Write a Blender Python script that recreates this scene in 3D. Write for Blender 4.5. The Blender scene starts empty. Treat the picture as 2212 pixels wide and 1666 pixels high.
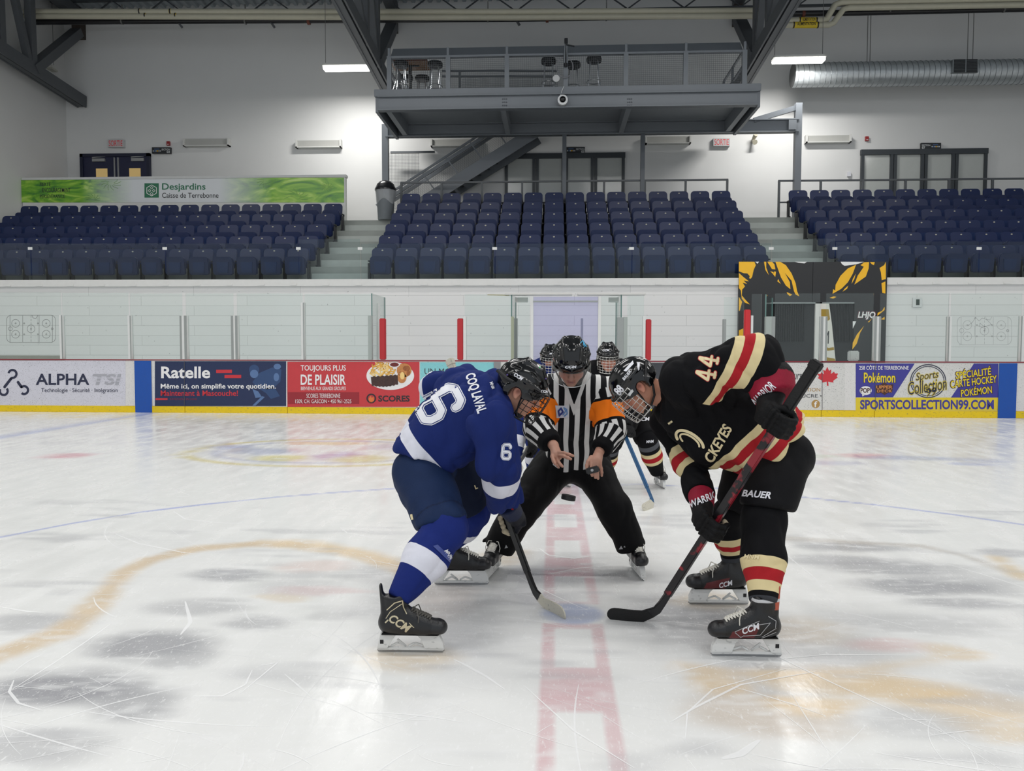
import bpy, bmesh, math, random
import numpy as np
from mathutils import Vector, Matrix
from mathutils.bvhtree import BVHTree
random.seed(7); RNG = np.random.RandomState(11)
SC = bpy.context.scene
COL = SC.collection
# ------------------------------------------------------------------ camera, world, lamps, exposure
FPX, CX, CY = 1680.0, 1106.0, 833.0
EYE = Vector((0, 0, 1.38))
_pitch = math.atan((833 - 752) / FPX)
_yaw = math.atan((1196 - 1106) / FPX * math.cos(_pitch))
CAMR = Matrix.Rotation(_yaw, 3, 'Z') @ Matrix.Rotation(math.pi / 2 - _pitch, 3, 'X') @ Matrix.Rotation(0.0019, 3, 'Z')
cam = bpy.data.cameras.new('camera'); cam_o = bpy.data.objects.new('camera', cam); COL.objects.link(cam_o)
cam_o.matrix_world = Matrix.Translation(EYE) @ CAMR.to_4x4()
cam.sensor_width = 36.0; cam.sensor_fit = 'HORIZONTAL'; cam.lens = FPX * 36.0 / 2212.0
cam.clip_start = 0.05; cam.clip_end = 200
SC.camera = cam_o
world = bpy.data.worlds.new('hall_air'); SC.world = world; world.use_nodes = True
world.node_tree.nodes['Background'].inputs[0].default_value = (0.86, 0.93, 1.0, 1)
world.node_tree.nodes['Background'].inputs[1].default_value = 0.85
SC.view_settings.view_transform = 'Standard'; SC.view_settings.look = 'None'
SC.view_settings.gamma = 1.0; SC.view_settings.use_curve_mapping = False
SC.view_settings.exposure = 0.0
RINK_LAMPS = [(x, y) for y in (-2.5, 3.5, 9.5, 15.0) for x in (-11.5, -3.8, 3.8, 11.5)]
for _i, (_x, _y) in enumerate(RINK_LAMPS):
    _l = bpy.data.lights.new('rink_lamp', 'AREA'); _l.shape = 'RECTANGLE'; _l.size = 4.2; _l.size_y = 0.5
    _l.energy = 172.0 if _y < 12 else 145.0; _l.color = (1.0, 0.985, 0.96)
    _o = bpy.data.objects.new('rink_lamp', _l); COL.objects.link(_o); _o.location = (_x, _y, 9.6)
STAND_LAMPS = [(-6.05, 22.9), (6.90, 22.9)]
for _x, _y in STAND_LAMPS:
    _l = bpy.data.lights.new('stand_lamp', 'AREA'); _l.shape = 'RECTANGLE'; _l.size = 1.4; _l.size_y = 0.3
    _l.energy = 180.0; _l.color = (1.0, 0.985, 0.95)
    _o = bpy.data.objects.new('stand_lamp', _l); COL.objects.link(_o); _o.location = (_x, _y, 9.46)


def ray(px, py):
    return CAMR @ Vector(((px - CX) / FPX, -(py - CY) / FPX, -1.0))
def P(px, py, Y):                       # a photo point, at the depth Y its thing stands at
    d = ray(px, py); return EYE + d * ((Y - EYE.y) / d.y)
def PZ(px, py, z=0.0):                  # a photo point on the level z
    d = ray(px, py); return EYE + d * ((z - EYE.z) / d.z)

# ------------------------------------------------------------------ colours and materials
def lin(c): return c / 12.92 if c <= 0.04045 else ((c + 0.055) / 1.055) ** 2.4
def C(h):
    h = h.lstrip('#'); return tuple(lin(int(h[i:i + 2], 16) / 255) for i in (0, 2, 4))
_MATS = {}
def M(name, hexc='#808080', rough=0.5, metal=0.0, spec=0.5, var=0.06, scale=8.0, bump=0.0, bscale=60.0, emit=0.0,
      attr=False, specks=0.0, coat=0.0, sscale=26.0):
    if name in _MATS: return _MATS[name]
    m = bpy.data.materials.new(name); m.use_nodes = True
    nt = m.node_tree; N = nt.nodes; L = nt.links; b = N['Principled BSDF']
    col = C(hexc)
    tc = N.new('ShaderNodeTexCoord')
    no = N.new('ShaderNodeTexNoise'); no.inputs['Scale'].default_value = scale; no.inputs['Detail'].default_value = 4
    L.new(tc.outputs['Object'], no.inputs['Vector'])
    mr = N.new('ShaderNodeMapRange'); mr.inputs[3].default_value = 1 - var; mr.inputs[4].default_value = 1 + var
    L.new(no.outputs[0], mr.inputs[0])
    mul = N.new('ShaderNodeMix'); mul.data_type = 'RGBA'; mul.blend_type = 'MULTIPLY'; mul.inputs[0].default_value = 1
    if attr:
        at = N.new('ShaderNodeAttribute'); at.attribute_name = 'Col'; L.new(at.outputs['Color'], mul.inputs[6])
    else: mul.inputs[6].default_value = (*col, 1)
    L.new(mr.outputs[0], mul.inputs[7])
    out = mul.outputs[2]
    if specks > 0:                      # puck and scuff marks
        mp = N.new('ShaderNodeMapping'); mp.inputs['Scale'].default_value = (1.0, 1.0, 1.9)
        mp.inputs['Rotation'].default_value = (0, 0.5, 0)
        L.new(tc.outputs['Object'], mp.inputs[0])
        n2 = N.new('ShaderNodeTexNoise'); n2.inputs['Scale'].default_value = sscale; n2.inputs['Detail'].default_value = 2
        L.new(mp.outputs[0], n2.inputs['Vector'])
        r2 = N.new('ShaderNodeMapRange'); r2.inputs[1].default_value = 0.635; r2.inputs[2].default_value = 0.68
        r2.inputs[3].default_value = 0; r2.inputs[4].default_value = specks
        L.new(n2.outputs[0], r2.inputs[0])
        mx = N.new('ShaderNodeMix'); mx.data_type = 'RGBA'; L.new(r2.outputs[0], mx.inputs[0]); L.new(out, mx.inputs[6])
        mx.inputs[7].default_value = (0.09, 0.09, 0.10, 1); out = mx.outputs[2]
    L.new(out, b.inputs['Base Color'])
    b.inputs['Roughness'].default_value = rough; b.inputs['Metallic'].default_value = metal
    b.inputs['Specular IOR Level'].default_value = spec
    if coat: b.inputs['Coat Weight'].default_value = coat; b.inputs['Coat Roughness'].default_value = 0.06
    if bump > 0:
        n3 = N.new('ShaderNodeTexNoise'); n3.inputs['Scale'].default_value = bscale; n3.inputs['Detail'].default_value = 3
        L.new(tc.outputs['Object'], n3.inputs['Vector'])
        bp = N.new('ShaderNodeBump'); bp.inputs['Strength'].default_value = bump; bp.inputs['Distance'].default_value = 0.01
        L.new(n3.outputs[0], bp.inputs['Height']); L.new(bp.outputs[0], b.inputs['Normal'])
    if emit:
        b.inputs['Emission Color'].default_value = (*col, 1); b.inputs['Emission Strength'].default_value = emit
    _MATS[name] = m; return m
def glass_mat(name, tint=(0.93, 0.98, 0.96), gloss=0.10, rough=0.02, haze=0.0, hazecol=(0.8, 0.9, 0.88)):
    if name in _MATS: return _MATS[name]
    m = bpy.data.materials.new(name); m.use_nodes = True; nt = m.node_tree; N = nt.nodes; L = nt.links
    N.remove(N['Principled BSDF']); o = N['Material Output']
    tr = N.new('ShaderNodeBsdfTransparent'); tr.inputs[0].default_value = (*tint, 1)
    gl = N.new('ShaderNodeBsdfGlossy'); gl.inputs['Roughness'].default_value = rough
    fr = N.new('ShaderNodeFresnel'); fr.inputs[0].default_value = 1.5
    ml = N.new('ShaderNodeMath'); ml.operation = 'MULTIPLY_ADD'; ml.inputs[1].default_value = 0.5; ml.inputs[2].default_value = gloss * .5
    L.new(fr.outputs[0], ml.inputs[0])
    mx = N.new('ShaderNodeMixShader'); L.new(ml.outputs[0], mx.inputs[0]); L.new(tr.outputs[0], mx.inputs[1]); L.new(gl.outputs[0], mx.inputs[2])
    last = mx
    if haze:
        df = N.new('ShaderNodeBsdfDiffuse'); df.inputs[0].default_value = (*hazecol, 1)
        no = N.new('ShaderNodeTexNoise'); no.inputs['Scale'].default_value = 1.3; no.inputs['Detail'].default_value = 6
        tc = N.new('ShaderNodeTexCoord'); L.new(tc.outputs['Object'], no.inputs['Vector'])
        mr = N.new('ShaderNodeMapRange'); mr.inputs[3].default_value = haze * 0.4; mr.inputs[4].default_value = haze * 1.6; L.new(no.outputs[0], mr.inputs[0])
        m2 = N.new('ShaderNodeMixShader'); L.new(mr.outputs[0], m2.inputs[0]); L.new(mx.outputs[0], m2.inputs[1]); L.new(df.outputs[0], m2.inputs[2]); last = m2
    L.new(last.outputs[0], o.inputs['Surface'])
    _MATS[name] = m; return m

# ------------------------------------------------------------------ scene graph helpers
def tag(o, label=None, cat=None, group=None, kind=None):
    if label: o['label'] = label
    if cat: o['category'] = cat
    if group: o['group'] = group
    if kind: o['kind'] = kind
    return o
def thing(name, label, cat, loc=(0, 0, 0), group=None):
    o = bpy.data.objects.new(name, None); COL.objects.link(o); o.location = Vector(loc); o.empty_display_size = 0.1
    return tag(o, label, cat, group)
def root_of(o):
    while o.parent: o = o.parent
    return o
def link_mesh(name, verts, faces, mat, parent=None, smooth=False, cols=None, origin=None):
    me = bpy.data.meshes.new(name)
    verts = np.asarray(verts, dtype=np.float64).reshape(-1, 3)
    if parent is not None: off = np.array(root_of(parent).location)
    elif origin is not None: off = np.array(origin, dtype=float)
    elif len(verts):
        mn, mx = verts.min(0), verts.max(0); off = np.array(((mn[0] + mx[0]) / 2, (mn[1] + mx[1]) / 2, mn[2]))
    else: off = np.zeros(3)
    me.from_pydata((verts - off).tolist(), [], [list(f) for f in faces])
    if isinstance(mat, (list, tuple)):
        for m_ in mat: me.materials.append(m_)
    else: me.materials.append(mat)
    if cols is not None:
        a = me.color_attributes.new('Col', 'FLOAT_COLOR', 'POINT')
        c4 = np.ones((len(verts), 4), np.float32); c4[:, :3] = cols; a.data.foreach_set('color', c4.ravel())
    if smooth: me.polygons.foreach_set('use_smooth', np.ones(len(me.polygons), bool))
    me.update()
    o = bpy.data.objects.new(name, me); COL.objects.link(o)
    if parent is not None: o.parent = parent
    else: o.location = Vector(off)
    return o
def copy_tree(o, parent=None):
    c = o.copy(); COL.objects.link(c)
    if parent is not None: c.parent = parent
    for ch in list(o.children): copy_tree(ch, c)
    return c

def basis(d, up=(0, 0, 1)):
    d = Vector(d).normalized(); u = Vector(up)
    if abs(d.dot(u.normalized())) > 0.99: u = Vector((0, 1, 0)) if abs(d.y) < 0.9 else Vector((1, 0, 0))
    x = d.cross(u).normalized(); z = x.cross(d).normalized()
    return x, d, z
class MB:
    def __init__(s): s.v = []; s.f = []; s.sm = []
    def add(s, verts, faces):
        n = len(s.v); s.v += [tuple(p) for p in verts]; s.f += [tuple(i + n for i in f) for f in faces]
        return s
    def box(s, c, size, R=None):
        c = Vector(c); hx, hy, hz = size[0] / 2, size[1] / 2, size[2] / 2
        vs = [Vector((x, y, z)) for x in (-hx, hx) for y in (-hy, hy) for z in (-hz, hz)]
        if R is not None: vs = [R @ v for v in vs]
        return s.add([c + v for v in vs], [(0, 1, 3, 2), (4, 6, 7, 5), (0, 4, 5, 1), (2, 3, 7, 6), (0, 2, 6, 4), (1, 5, 7, 3)])
    def bb(s, x0, x1, y0, y1, z0, z1):
        return s.box(((x0 + x1) / 2, (y0 + y1) / 2, (z0 + z1) / 2), (abs(x1 - x0), abs(y1 - y0), abs(z1 - z0)))
    def bar(s, a, b, w, h, up=(0, 0, 1)):
        a = Vector(a); b = Vector(b); x, d, z = basis(b - a, up)
        vs = [p + x * sx * w / 2 + z * sz * h / 2 for p in (a, b) for sx in (-1, 1) for sz in (-1, 1)]
        return s.add(vs, [(0, 2, 3, 1), (4, 5, 7, 6), (0, 1, 5, 4), (2, 6, 7, 3), (0, 4, 6, 2), (1, 3, 7, 5)])
    def cyl(s, a, b, r0, r1=None, n=12, caps=True):
        a = Vector(a); b = Vector(b); r1 = r0 if r1 is None else r1; x, d, z = basis(b - a)
        vs = []
        for p, r in ((a, r0), (b, r1)):
            for i in range(n):
                t = 2 * math.pi * i / n; vs.append(p + x * math.cos(t) * r + z * math.sin(t) * r)
        fs = [(i, (i + 1) % n, n + (i + 1) % n, n + i) for i in range(n)]
        if caps: fs += [tuple(range(n - 1, -1, -1)), tuple(range(n, 2 * n))]
        return s.add(vs, fs)
    def tube(s, pts, r, n=8, caps=True, closed=False):
        pts = [Vector(p) for p in pts]; k = len(pts); vs = []; x = None
        for i, p in enumerate(pts):
            if closed: d = pts[(i + 1) % k] - pts[i - 1]
            else: d = pts[min(i + 1, k - 1)] - pts[max(i - 1, 0)]
            if d.length < 1e-9: d = Vector((0, 0, 1))
            d.normalize()
            if x is None: x, _, z = basis(d)
            else:
                x = (x - d * x.dot(d))
                if x.length < 1e-6: x = basis(d)[0]
                x.normalize(); z = x.cross(d).normalized()
            rr = r[i] if isinstance(r, (list, tuple)) else r
            for j in range(n):
                t = 2 * math.pi * j / n; vs.append(p + x * math.cos(t) * rr + z * math.sin(t) * rr)
        fs = []
        for i in range(k if closed else k - 1):
            i2 = (i + 1) % k
            for j in range(n): fs.append((i * n + j, i * n + (j + 1) % n, i2 * n + (j + 1) % n, i2 * n + j))
        if caps and not closed: fs += [tuple(range(n - 1, -1, -1)), tuple(range((k - 1) * n, k * n))]
        return s.add(vs, fs)
    def lathe(s, c, prof, n=24, R=None):
        c = Vector(c); vs = []; k = len(prof)
        for r, z in prof:
            for j in range(n):
                t = 2 * math.pi * j / n; v = Vector((r * math.cos(t), r * math.sin(t), z)); vs.append(c + (R @ v if R is not None else v))
        fs = [(i * n + j, i * n + (j + 1) % n, (i + 1) * n + (j + 1) % n, (i + 1) * n + j) for i in range(k - 1) for j in range(n)]
        fs += [tuple(range(n - 1, -1, -1)), tuple(range((k - 1) * n, k * n))]
        return s.add(vs, fs)
    def prism(s, poly, o, ux, uy, depth):   # polygon in the plane (ux, uy), pushed along ux x uy
        o = Vector(o); ux = Vector(ux); uy = Vector(uy); w = ux.cross(uy).normalized() * depth
        a = [o + ux * p[0] + uy * p[1] for p in poly]; n = len(a)
        return s.add(a + [p + w for p in a], [tuple(range(n - 1, -1, -1)), tuple(range(n, 2 * n))] + [(i, (i + 1) % n, n + (i + 1) % n, n + i) for i in range(n)])
    def ball(s, c, r, n=12, m=8, sc=(1, 1, 1)):
        c = Vector(c); vs = [c + Vector((0, 0, r * sc[2]))]
        for i in range(1, m):
            for j in range(n):
                a, t = math.pi * i / m, 2 * math.pi * j / n
                vs.append(c + Vector((r * sc[0] * math.sin(a) * math.cos(t), r * sc[1] * math.sin(a) * math.sin(t), r * sc[2] * math.cos(a))))
        vs.append(c - Vector((0, 0, r * sc[2])))
        fs = [(0, 1 + j, 1 + (j + 1) % n) for j in range(n)]
        for i in range(m - 2):
            for j in range(n): fs.append((1 + i * n + j, 1 + (i + 1) * n + j, 1 + (i + 1) * n + (j + 1) % n, 1 + i * n + (j + 1) % n))
        e = len(vs) - 1; fs += [(e, 1 + (m - 2) * n + (j + 1) % n, 1 + (m - 2) * n + j) for j in range(n)]
        return s.add(vs, fs)
    def quad(s, a, b, c, d): return s.add([a, b, c, d], [(0, 1, 2, 3)])
    def xf(s, mat):
        s.v = [tuple(mat @ Vector(p)) for p in s.v]; return s
    def build(s, name, mat, parent=None, smooth=False, bevel=0.0, origin=None):
        o = link_mesh(name, s.v, s.f, mat, parent, False, None, origin)
        me = o.data
        bm = bmesh.new(); bm.from_mesh(me)
        bmesh.ops.recalc_face_normals(bm, faces=bm.faces)
        if bevel > 0:
            es = [e for e in bm.edges if len(e.link_faces) == 2 and e.calc_face_angle(0) > 0.6]
            bmesh.ops.bevel(bm, geom=es, offset=bevel, segments=2, affect='EDGES', clamp_overlap=True)
        bm.to_mesh(me); bm.free()
        if smooth:
            me.polygons.foreach_set('use_smooth', np.ones(len(me.polygons), bool))
            me.set_sharp_from_angle(angle=math.radians(40))
        return o

# ------------------------------------------------------------------ lettering
_TXT = {}
def text2d(s, bold=0.0, shear=0.0, space=1.0):
    key = (s, bold, shear, space)
    if key in _TXT: return _TXT[key]
    cu = bpy.data.curves.new('lettering', 'FONT'); cu.body = s; cu.offset = bold; cu.shear = shear; cu.space_character = space
    cu.resolution_u = 3; cu.fill_mode = 'BOTH'
    o = bpy.data.objects.new('lettering', cu); COL.objects.link(o)
    me = bpy.data.meshes.new_from_object(o.evaluated_get(bpy.context.evaluated_depsgraph_get()))
    V = np.array([v.co[:2] for v in me.vertices]).reshape(-1, 2); F = [tuple(p.vertices) for p in me.polygons]
    bpy.data.objects.remove(o); bpy.data.curves.remove(cu); bpy.data.meshes.remove(me)
    _TXT[key] = (V, F); return V, F
def fit2d(V, w, h):
    mn, mx = V.min(0), V.max(0); return (V - (mn + mx) / 2) / np.maximum(mx - mn, 1e-6) * np.array((w, h))
def stroke2d(path, width, step=None):
    """thick polyline as small quads with octagonal joints"""
    V = []; Fc = []
    for (a, b) in zip(path[:-1], path[1:]):
        a = np.array(a, float); b = np.array(b, float); L_ = np.linalg.norm(b - a)
        if L_ < 1e-9: continue
        d = (b - a) / L_; n = np.array((-d[1], d[0])) * width / 2
        k = max(1, int(math.ceil(L_ / step))) if step else 1
        for i in range(k):
            p, q = a + (b - a) * i / k, a + (b - a) * (i + 1) / k; m = len(V)
            V += [p - n, q - n, q, p, p + n, q + n]; Fc += [(m, m + 1, m + 2, m + 3), (m + 3, m + 2, m + 5, m + 4)]
    for p in path:
        m = len(V); V += [np.array(p, float) + width / 2 * 1.02 * np.array((math.cos(t), math.sin(t))) for t in np.arange(8) * math.pi / 4 + math.pi / 8]
        Fc.append(tuple(range(m, m + 8)))
    return np.array(V), Fc
def star2d(cx, cy, r0, r1, n):
    return [(cx + (r0 if i % 2 == 0 else r1) * math.sin(math.pi * i / n), cy + (r0 if i % 2 == 0 else r1) * math.cos(math.pi * i / n)) for i in range(2 * n)]
class Sign:
    """a flat panel at depth Y with printed shapes, all given at photo points of that plane"""
    def __init__(s, name, label, cat, Y, box, mat, thick=0.012, group=None, root=None):
        s.Y = Y; s.k = 0; s.box = box; x0, y0, x1, y1 = box
        a, b, c, d = P(x0, y1, Y), P(x1, y1, Y), P(x1, y0, Y), P(x0, y0, Y)
        bk = Vector((0, thick, 0))
        mb = MB().add([a, b, c, d, a + bk, b + bk, c + bk, d + bk], [(0, 1, 2, 3), (5, 4, 7, 6), (0, 4, 5, 1), (1, 5, 6, 2), (2, 6, 7, 3), (3, 7, 4, 0)])
        s.o = mb.build(name, mat, root)
        if root is None: tag(s.o, label, cat, group)
        s.parts = {}
    def _mb(s, part, mat):
        s.k += 1
        return s.parts.setdefault((part, mat.name, 0 if part.endswith(('picture', 'drawing')) else s.k), (MB(), mat, part))[0]
    def shape(s, pts, faces, mat, part='emblem', layer=1):
        s._mb(part, mat).add([P(x, y, s.Y - 0.002 * layer) for x, y in pts], faces); return s
    def poly(s, pts, mat, part='colour_field', layer=1):
        return s.shape(pts, [tuple(range(len(pts)))], mat, part, layer)
    def rect(s, x0, y0, x1, y1, mat, part='colour_field', layer=1): return s.poly([(x0, y1), (x1, y1), (x1, y0), (x0, y0)], mat, part, layer)
    def disc(s, cx, cy, rx, ry, mat, part='emblem', layer=1, n=28):
        return s.poly([(cx + rx * math.cos(-2 * math.pi * i / n), cy + ry * math.sin(-2 * math.pi * i / n)) for i in range(n)], mat, part, layer)
    def ring(s, cx, cy, rx, ry, w, mat, part='emblem', layer=1, n=36, a0=0, a1=360):
        t = [math.radians(a0 + (a1 - a0) * i / n) for i in range(n + 1)]; pts = []
        for a in t: pts += [(cx + rx * math.cos(a), cy - ry * math.sin(a)), (cx + (rx - w) * math.cos(a), cy - (ry - w) * math.sin(a))]
        return s.shape(pts, [(2 * i, 2 * i + 2, 2 * i + 3, 2 * i + 1) for i in range(n)], mat, part, layer)
    def line(s, path, w, mat, part='emblem', layer=1):
        V, F = stroke2d(path, w); return s.shape(V, F, mat, part, layer)
    def text(s, t, x0, y0, x1, y1, mat, bold=0.0, shear=0.0, rot=0.0, layer=2, part='lettering', space=1.0):
        V, F = text2d(t, bold, shear, space); V = fit2d(V, x1 - x0, y1 - y0)
        c, n = math.cos(math.radians(rot)), math.sin(math.radians(rot))
        V = np.stack([V[:, 0] * c - V[:, 1] * n, V[:, 0] * n + V[:, 1] * c], 1)
        return s.shape([((x0 + x1) / 2 + x, (y0 + y1) / 2 - y) for x, y in V], F, mat, part, layer)
    def done(s):
        for mb, mat, part in s.parts.values(): link_mesh(part, mb.v, mb.f, mat, s.o)
        return s.o
# ------------------------------------------------------------------ the ice sheet with its painted lines and logos
YB, YW, YBACK, XL, XR = 16.0, 18.3, 25.0, -15.95, 19.5
XC = 0.10
def sstep(a, b, x): t = np.clip((x - a) / (b - a), 0, 1); return t * t * (3 - 2 * t)
def vnoise(p, seed=0):
    """smooth value noise, p (n, 3) -> (n,) in -1..1"""
    i = np.floor(p).astype(np.int64); f = p - i; f = f * f * (3 - 2 * f)
    def h(dx, dy, dz):
        n = (i[:, 0] + dx) * 374761393 + (i[:, 1] + dy) * 668265263 + (i[:, 2] + dz) * 2147483647 + seed * 1274126177
        n = (n ^ (n >> 13)) * 1274126177; n = n ^ (n >> 16)
        return (n & 0xffff) / 32767.5 - 1
    r = 0
    for dx in (0, 1):
        for dy in (0, 1):
            for dz in (0, 1):
                r = r + h(dx, dy, dz) * (f[:, 0] if dx else 1 - f[:, 0]) * (f[:, 1] if dy else 1 - f[:, 1]) * (f[:, 2] if dz else 1 - f[:, 2])
    return r
def build_ice():
    xs = np.concatenate([np.arange(-19, -4.6, 0.2), np.arange(-4.6, 4.9, 0.02), np.arange(4.9, 21, 0.2)])
    ys = np.concatenate([np.arange(-11, 1.2, 0.5), np.arange(1.2, 7.0, 0.02), np.arange(7.0, YB + 0.001, 0.06), [YB + 0.05]])
    X, Y = np.meshgrid(xs, ys, indexing='ij'); x = X.ravel(); y = Y.ravel(); n = len(x)
    p3 = np.stack([x, y, np.zeros(n)], 1)
    wob = vnoise(p3 * (2.3, 2.3, 1), 3) * 0.6 + vnoise(p3 * (7, 7, 1), 4) * 0.4
    wx = x + 0.045 * vnoise(p3 * (3, 9, 1), 5); wy = y + 0.045 * vnoise(p3 * (3, 9, 1), 6)
    col = np.tile(np.array(C('#e7e7e5')), (n, 1))
    def over(mask, hexc, a=1.0):
        nonlocal col
        m = np.clip(mask * a, 0, 1)[:, None]; col = col * (1 - m) + np.array(C(hexc)) * m
    def blob(px, py, rx, ry, hexc, a=0.8, soft=0.55, rot=0.0):
        c = PZ(px, py); Rx = rx * c.y / FPX; Ry = ry * c.y * c.y / (FPX * EYE.z)
        dx = wx - c.x; dy = wy - c.y
        if rot: cr, sr = math.cos(rot), math.sin(rot); dx, dy = dx * cr + dy * sr, -dx * sr + dy * cr
        d = np.sqrt((dx / Rx) ** 2 + (dy / Ry) ** 2) + wob * 0.10
        over(1 - sstep(1 - soft, 1 + soft * 0.6, d), hexc, a)
    def stroke(pts, w, hexc, a=0.9, soft=0.03, px=True, jit=0.6):
        g = [PZ(*q) for q in pts] if px else [Vector((*q, 0)) for q in pts]
        d = np.full(n, 1e9)
        for q0, q1 in zip(g[:-1], g[1:]):
            bx, by = q1.x - q0.x, q1.y - q0.y; L2 = bx * bx + by * by + 1e-9
            t = np.clip(((x - q0.x) * bx + (y - q0.y) * by) / L2, 0, 1)
            d = np.minimum(d, np.hypot(x - q0.x - t * bx, y - q0.y - t * by))
        over(1 - sstep(w / 2 - soft, w / 2 + soft, d + wob * soft * jit), hexc, a)
    # centre ice logo, faded under the ice: grey and tan fields
    G1, G2, TAN, OR = '#a9a9ac', '#939398', '#d8c3a4', '#dfc49a'
    for b in [(500, 1243, 95, 15, G1, .8), (430, 1312, 120, 22, G1, .55), (330, 1395, 150, 34, G2, .75), (400, 1420, 80, 22, G1, .5), (150, 1482, 200, 46, G2, .85), (300, 1520, 110, 40, G2, .6),
              (60, 1345, 110, 22, G1, .55), (560, 1345, 90, 20, G1, .6), (640, 1265, 120, 20, G1, .35), (730, 1330, 70, 14, G1, .35), (80, 1610, 190, 50, G1, .55),
              (860, 1235, 130, 30, G1, .55), (900, 1300, 130, 50, G1, .35), (960, 1290, 80, 60, '#c9b9b0', .4), (880, 1420, 110, 36, TAN, .6), (1010, 1350, 110, 60, G1, .38), (1180, 1245, 160, 16, G1, .55), (1090, 1200, 60, 20, TAN, .5), (1330, 1240, 90, 15, G1, .5),
              (1840, 1182, 120, 13, G1, .8), (1930, 1225, 160, 20, G1, .75), (2010, 1268, 170, 20, G2, .7), (1800, 1212, 110, 14, G1, .6), (2090, 1305, 120, 14, G1, .7), (1960, 1345, 220, 26, G1, .4), (2180, 1195, 60, 10, G1, .6), (2130, 1255, 90, 12, G1, .3),
              (1480, 1320, 130, 50, G1, .5), (1560, 1360, 200, 50, G1, .55), (1720, 1400, 230, 60, G1, .45), (1540, 1300, 90, 20, TAN, .5), (1700, 1360, 140, 30, TAN, .35), (1650, 1470, 180, 40, G1, .4),
              (1560, 1480, 70, 34, OR, .65), (1700, 1465, 80, 26, OR, .45), (1830, 1470, 170, 30, TAN, .55), (1650, 1540, 190, 54, '#c9bdb0', .75), (1760, 1520, 120, 22, OR, .7), (1950, 1490, 170, 30, OR, .6), (2080, 1520, 170, 34, OR, .6), (2170, 1570, 110, 30, OR, .5),
              (2060, 1410, 60, 22, OR, .5), (1920, 1390, 100, 14, '#d9b3b0', .5), (2190, 1470, 120, 24, G1, .4), (1990, 1560, 160, 30, G1, .35), (680, 1225, 90, 16, '#d8bcb4', .45), (610, 1290, 60, 12, TAN, .45), (700, 1275, 120, 10, '#d7b4b4', .4)]:
        blob(*b)
    stroke([(-40, 1428), (60, 1392), (130, 1368), (190, 1325), (232, 1275), (270, 1235), (330, 1208), (430, 1186), (540, 1176), (640, 1178), (740, 1192), (800, 1207), (880, 1235)], 0.16, '#d6bd98', .75, .06)
    stroke([(560, 1170), (680, 1174), (790, 1196), (880, 1225)], 0.14, '#e3cca8', .6, .07)
    stroke([(1700, 1163), (1840, 1172), (1990, 1180), (2080, 1200), (2190, 1238)], 0.10, '#b9b2aa', .6, .05)
    stroke([(2150, 1205), (2212, 1248)], 0.12, '#dcc7a4', .7, .06)
    stroke([(1480, 1440), (1660, 1460), (1850, 1450), (2020, 1425)], 0.10, '#e2c9a4', .5, .07)
    # logo towards the boards
    c = Vector((-2.95, 10.2, 0)); e = np.sqrt(((x - c.x) / 1.9) ** 2 + ((y - c.y) / 1.35) ** 2)
    over((1 - sstep(0.0, 0.09, np.abs(e - 1.0))), '#d9cd93', .9); over((1 - sstep(0.0, 0.08, np.abs(e - 0.8))), '#b9bcd0', .7)
    for b in [(560, 975, 90, 8, '#b9bdd0', .8), (610, 990, 70, 8, '#d8cf8e', .85), (730, 985, 60, 10, '#b9a0c4', .75), (780, 992, 70, 9, '#d9cf93', .8), (700, 958, 110, 4, '#e0c592', .7), (500, 966, 60, 4, '#b2b8d4', .7), (850, 965, 60, 8, '#c4b3c8', .6)]: blob(*b)
    for b in [(1750, 985, 60, 4, '#c9d6c4', .6), (1870, 985, 60, 6, '#d8a4a6', .8), (1980, 990, 110, 6, '#aeb6cc', .75), (2120, 995, 70, 6, '#b9bed2', .7), (1790, 1000, 80, 5, '#b9b9d4', .5), (2100, 1003, 60, 4, '#a9b4dc', .6), (140, 985, 56, 7, '#d79aa4', .85)]: blob(*b)
    # lines
    l = np.abs(x - XC + 0.008 * wob); bar = 1 - sstep(.150 - .012, .150 + .012, l)
    ph = np.mod(y - 2.415, 0.88); inn = (1 - sstep(.092 - .012, .092 + .012, l)) * sstep(0, .03, ph) * (1 - sstep(.47, .50, ph))
    gap = 1 - sstep(0.13, 0.17, np.abs(y - 4.0))
    over(bar * (1 - inn) * (1 - gap) * (0.85 + 0.3 * wob), '#d2a3a9', .66)
    over(1 - sstep(.13, .19, np.hypot(x - XC, y - 4.0)), '#b4bcd4', .9)
    stroke([(-420, 1232), (-200, 1198), (0, 1161), (150, 1132), (300, 1107), (440, 1090), (600, 1074), (740, 1063), (860, 1055), (1000, 1050), (1150, 1048), (1400, 1047), (1560, 1056), (1740, 1075), (1900, 1092), (2060, 1112), (2212, 1134), (2500, 1190)], 0.05, '#a6aeda', .85, .018)
    for lx in (-8.45, 9.25): over((1 - sstep(.13, .17, np.abs(x - lx))) * (y > 5), '#a9b2d6', .8)
    # worn snow over the paint
    sn = vnoise(p3 * (5, 17, 1), 9) * .5 + vnoise(p3 * (15, 40, 1), 10) * .5
    over(sstep(0.12, 0.75, sn), '#ececeb', .5); over(sstep(.15, .8, vnoise(p3 * (1.1, 3.5, 1), 14) * .6 + vnoise(p3 * (4, 14, 1), 15) * .4) * (y < 6.8), '#b9b9bc', .5)
    nx, ny = len(xs), len(ys); I = np.arange(n).reshape(nx, ny)
    f = np.stack([I[:-1, :-1], I[1:, :-1], I[1:, 1:], I[:-1, 1:]], -1).reshape(-1, 4)
    me = bpy.data.meshes.new('floor'); me.vertices.add(n); me.vertices.foreach_set('co', np.stack([x, y, 0 * x], 1).astype(np.float32).ravel())
    me.loops.add(f.size); me.loops.foreach_set('vertex_index', f.astype(np.int32).ravel())
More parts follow.
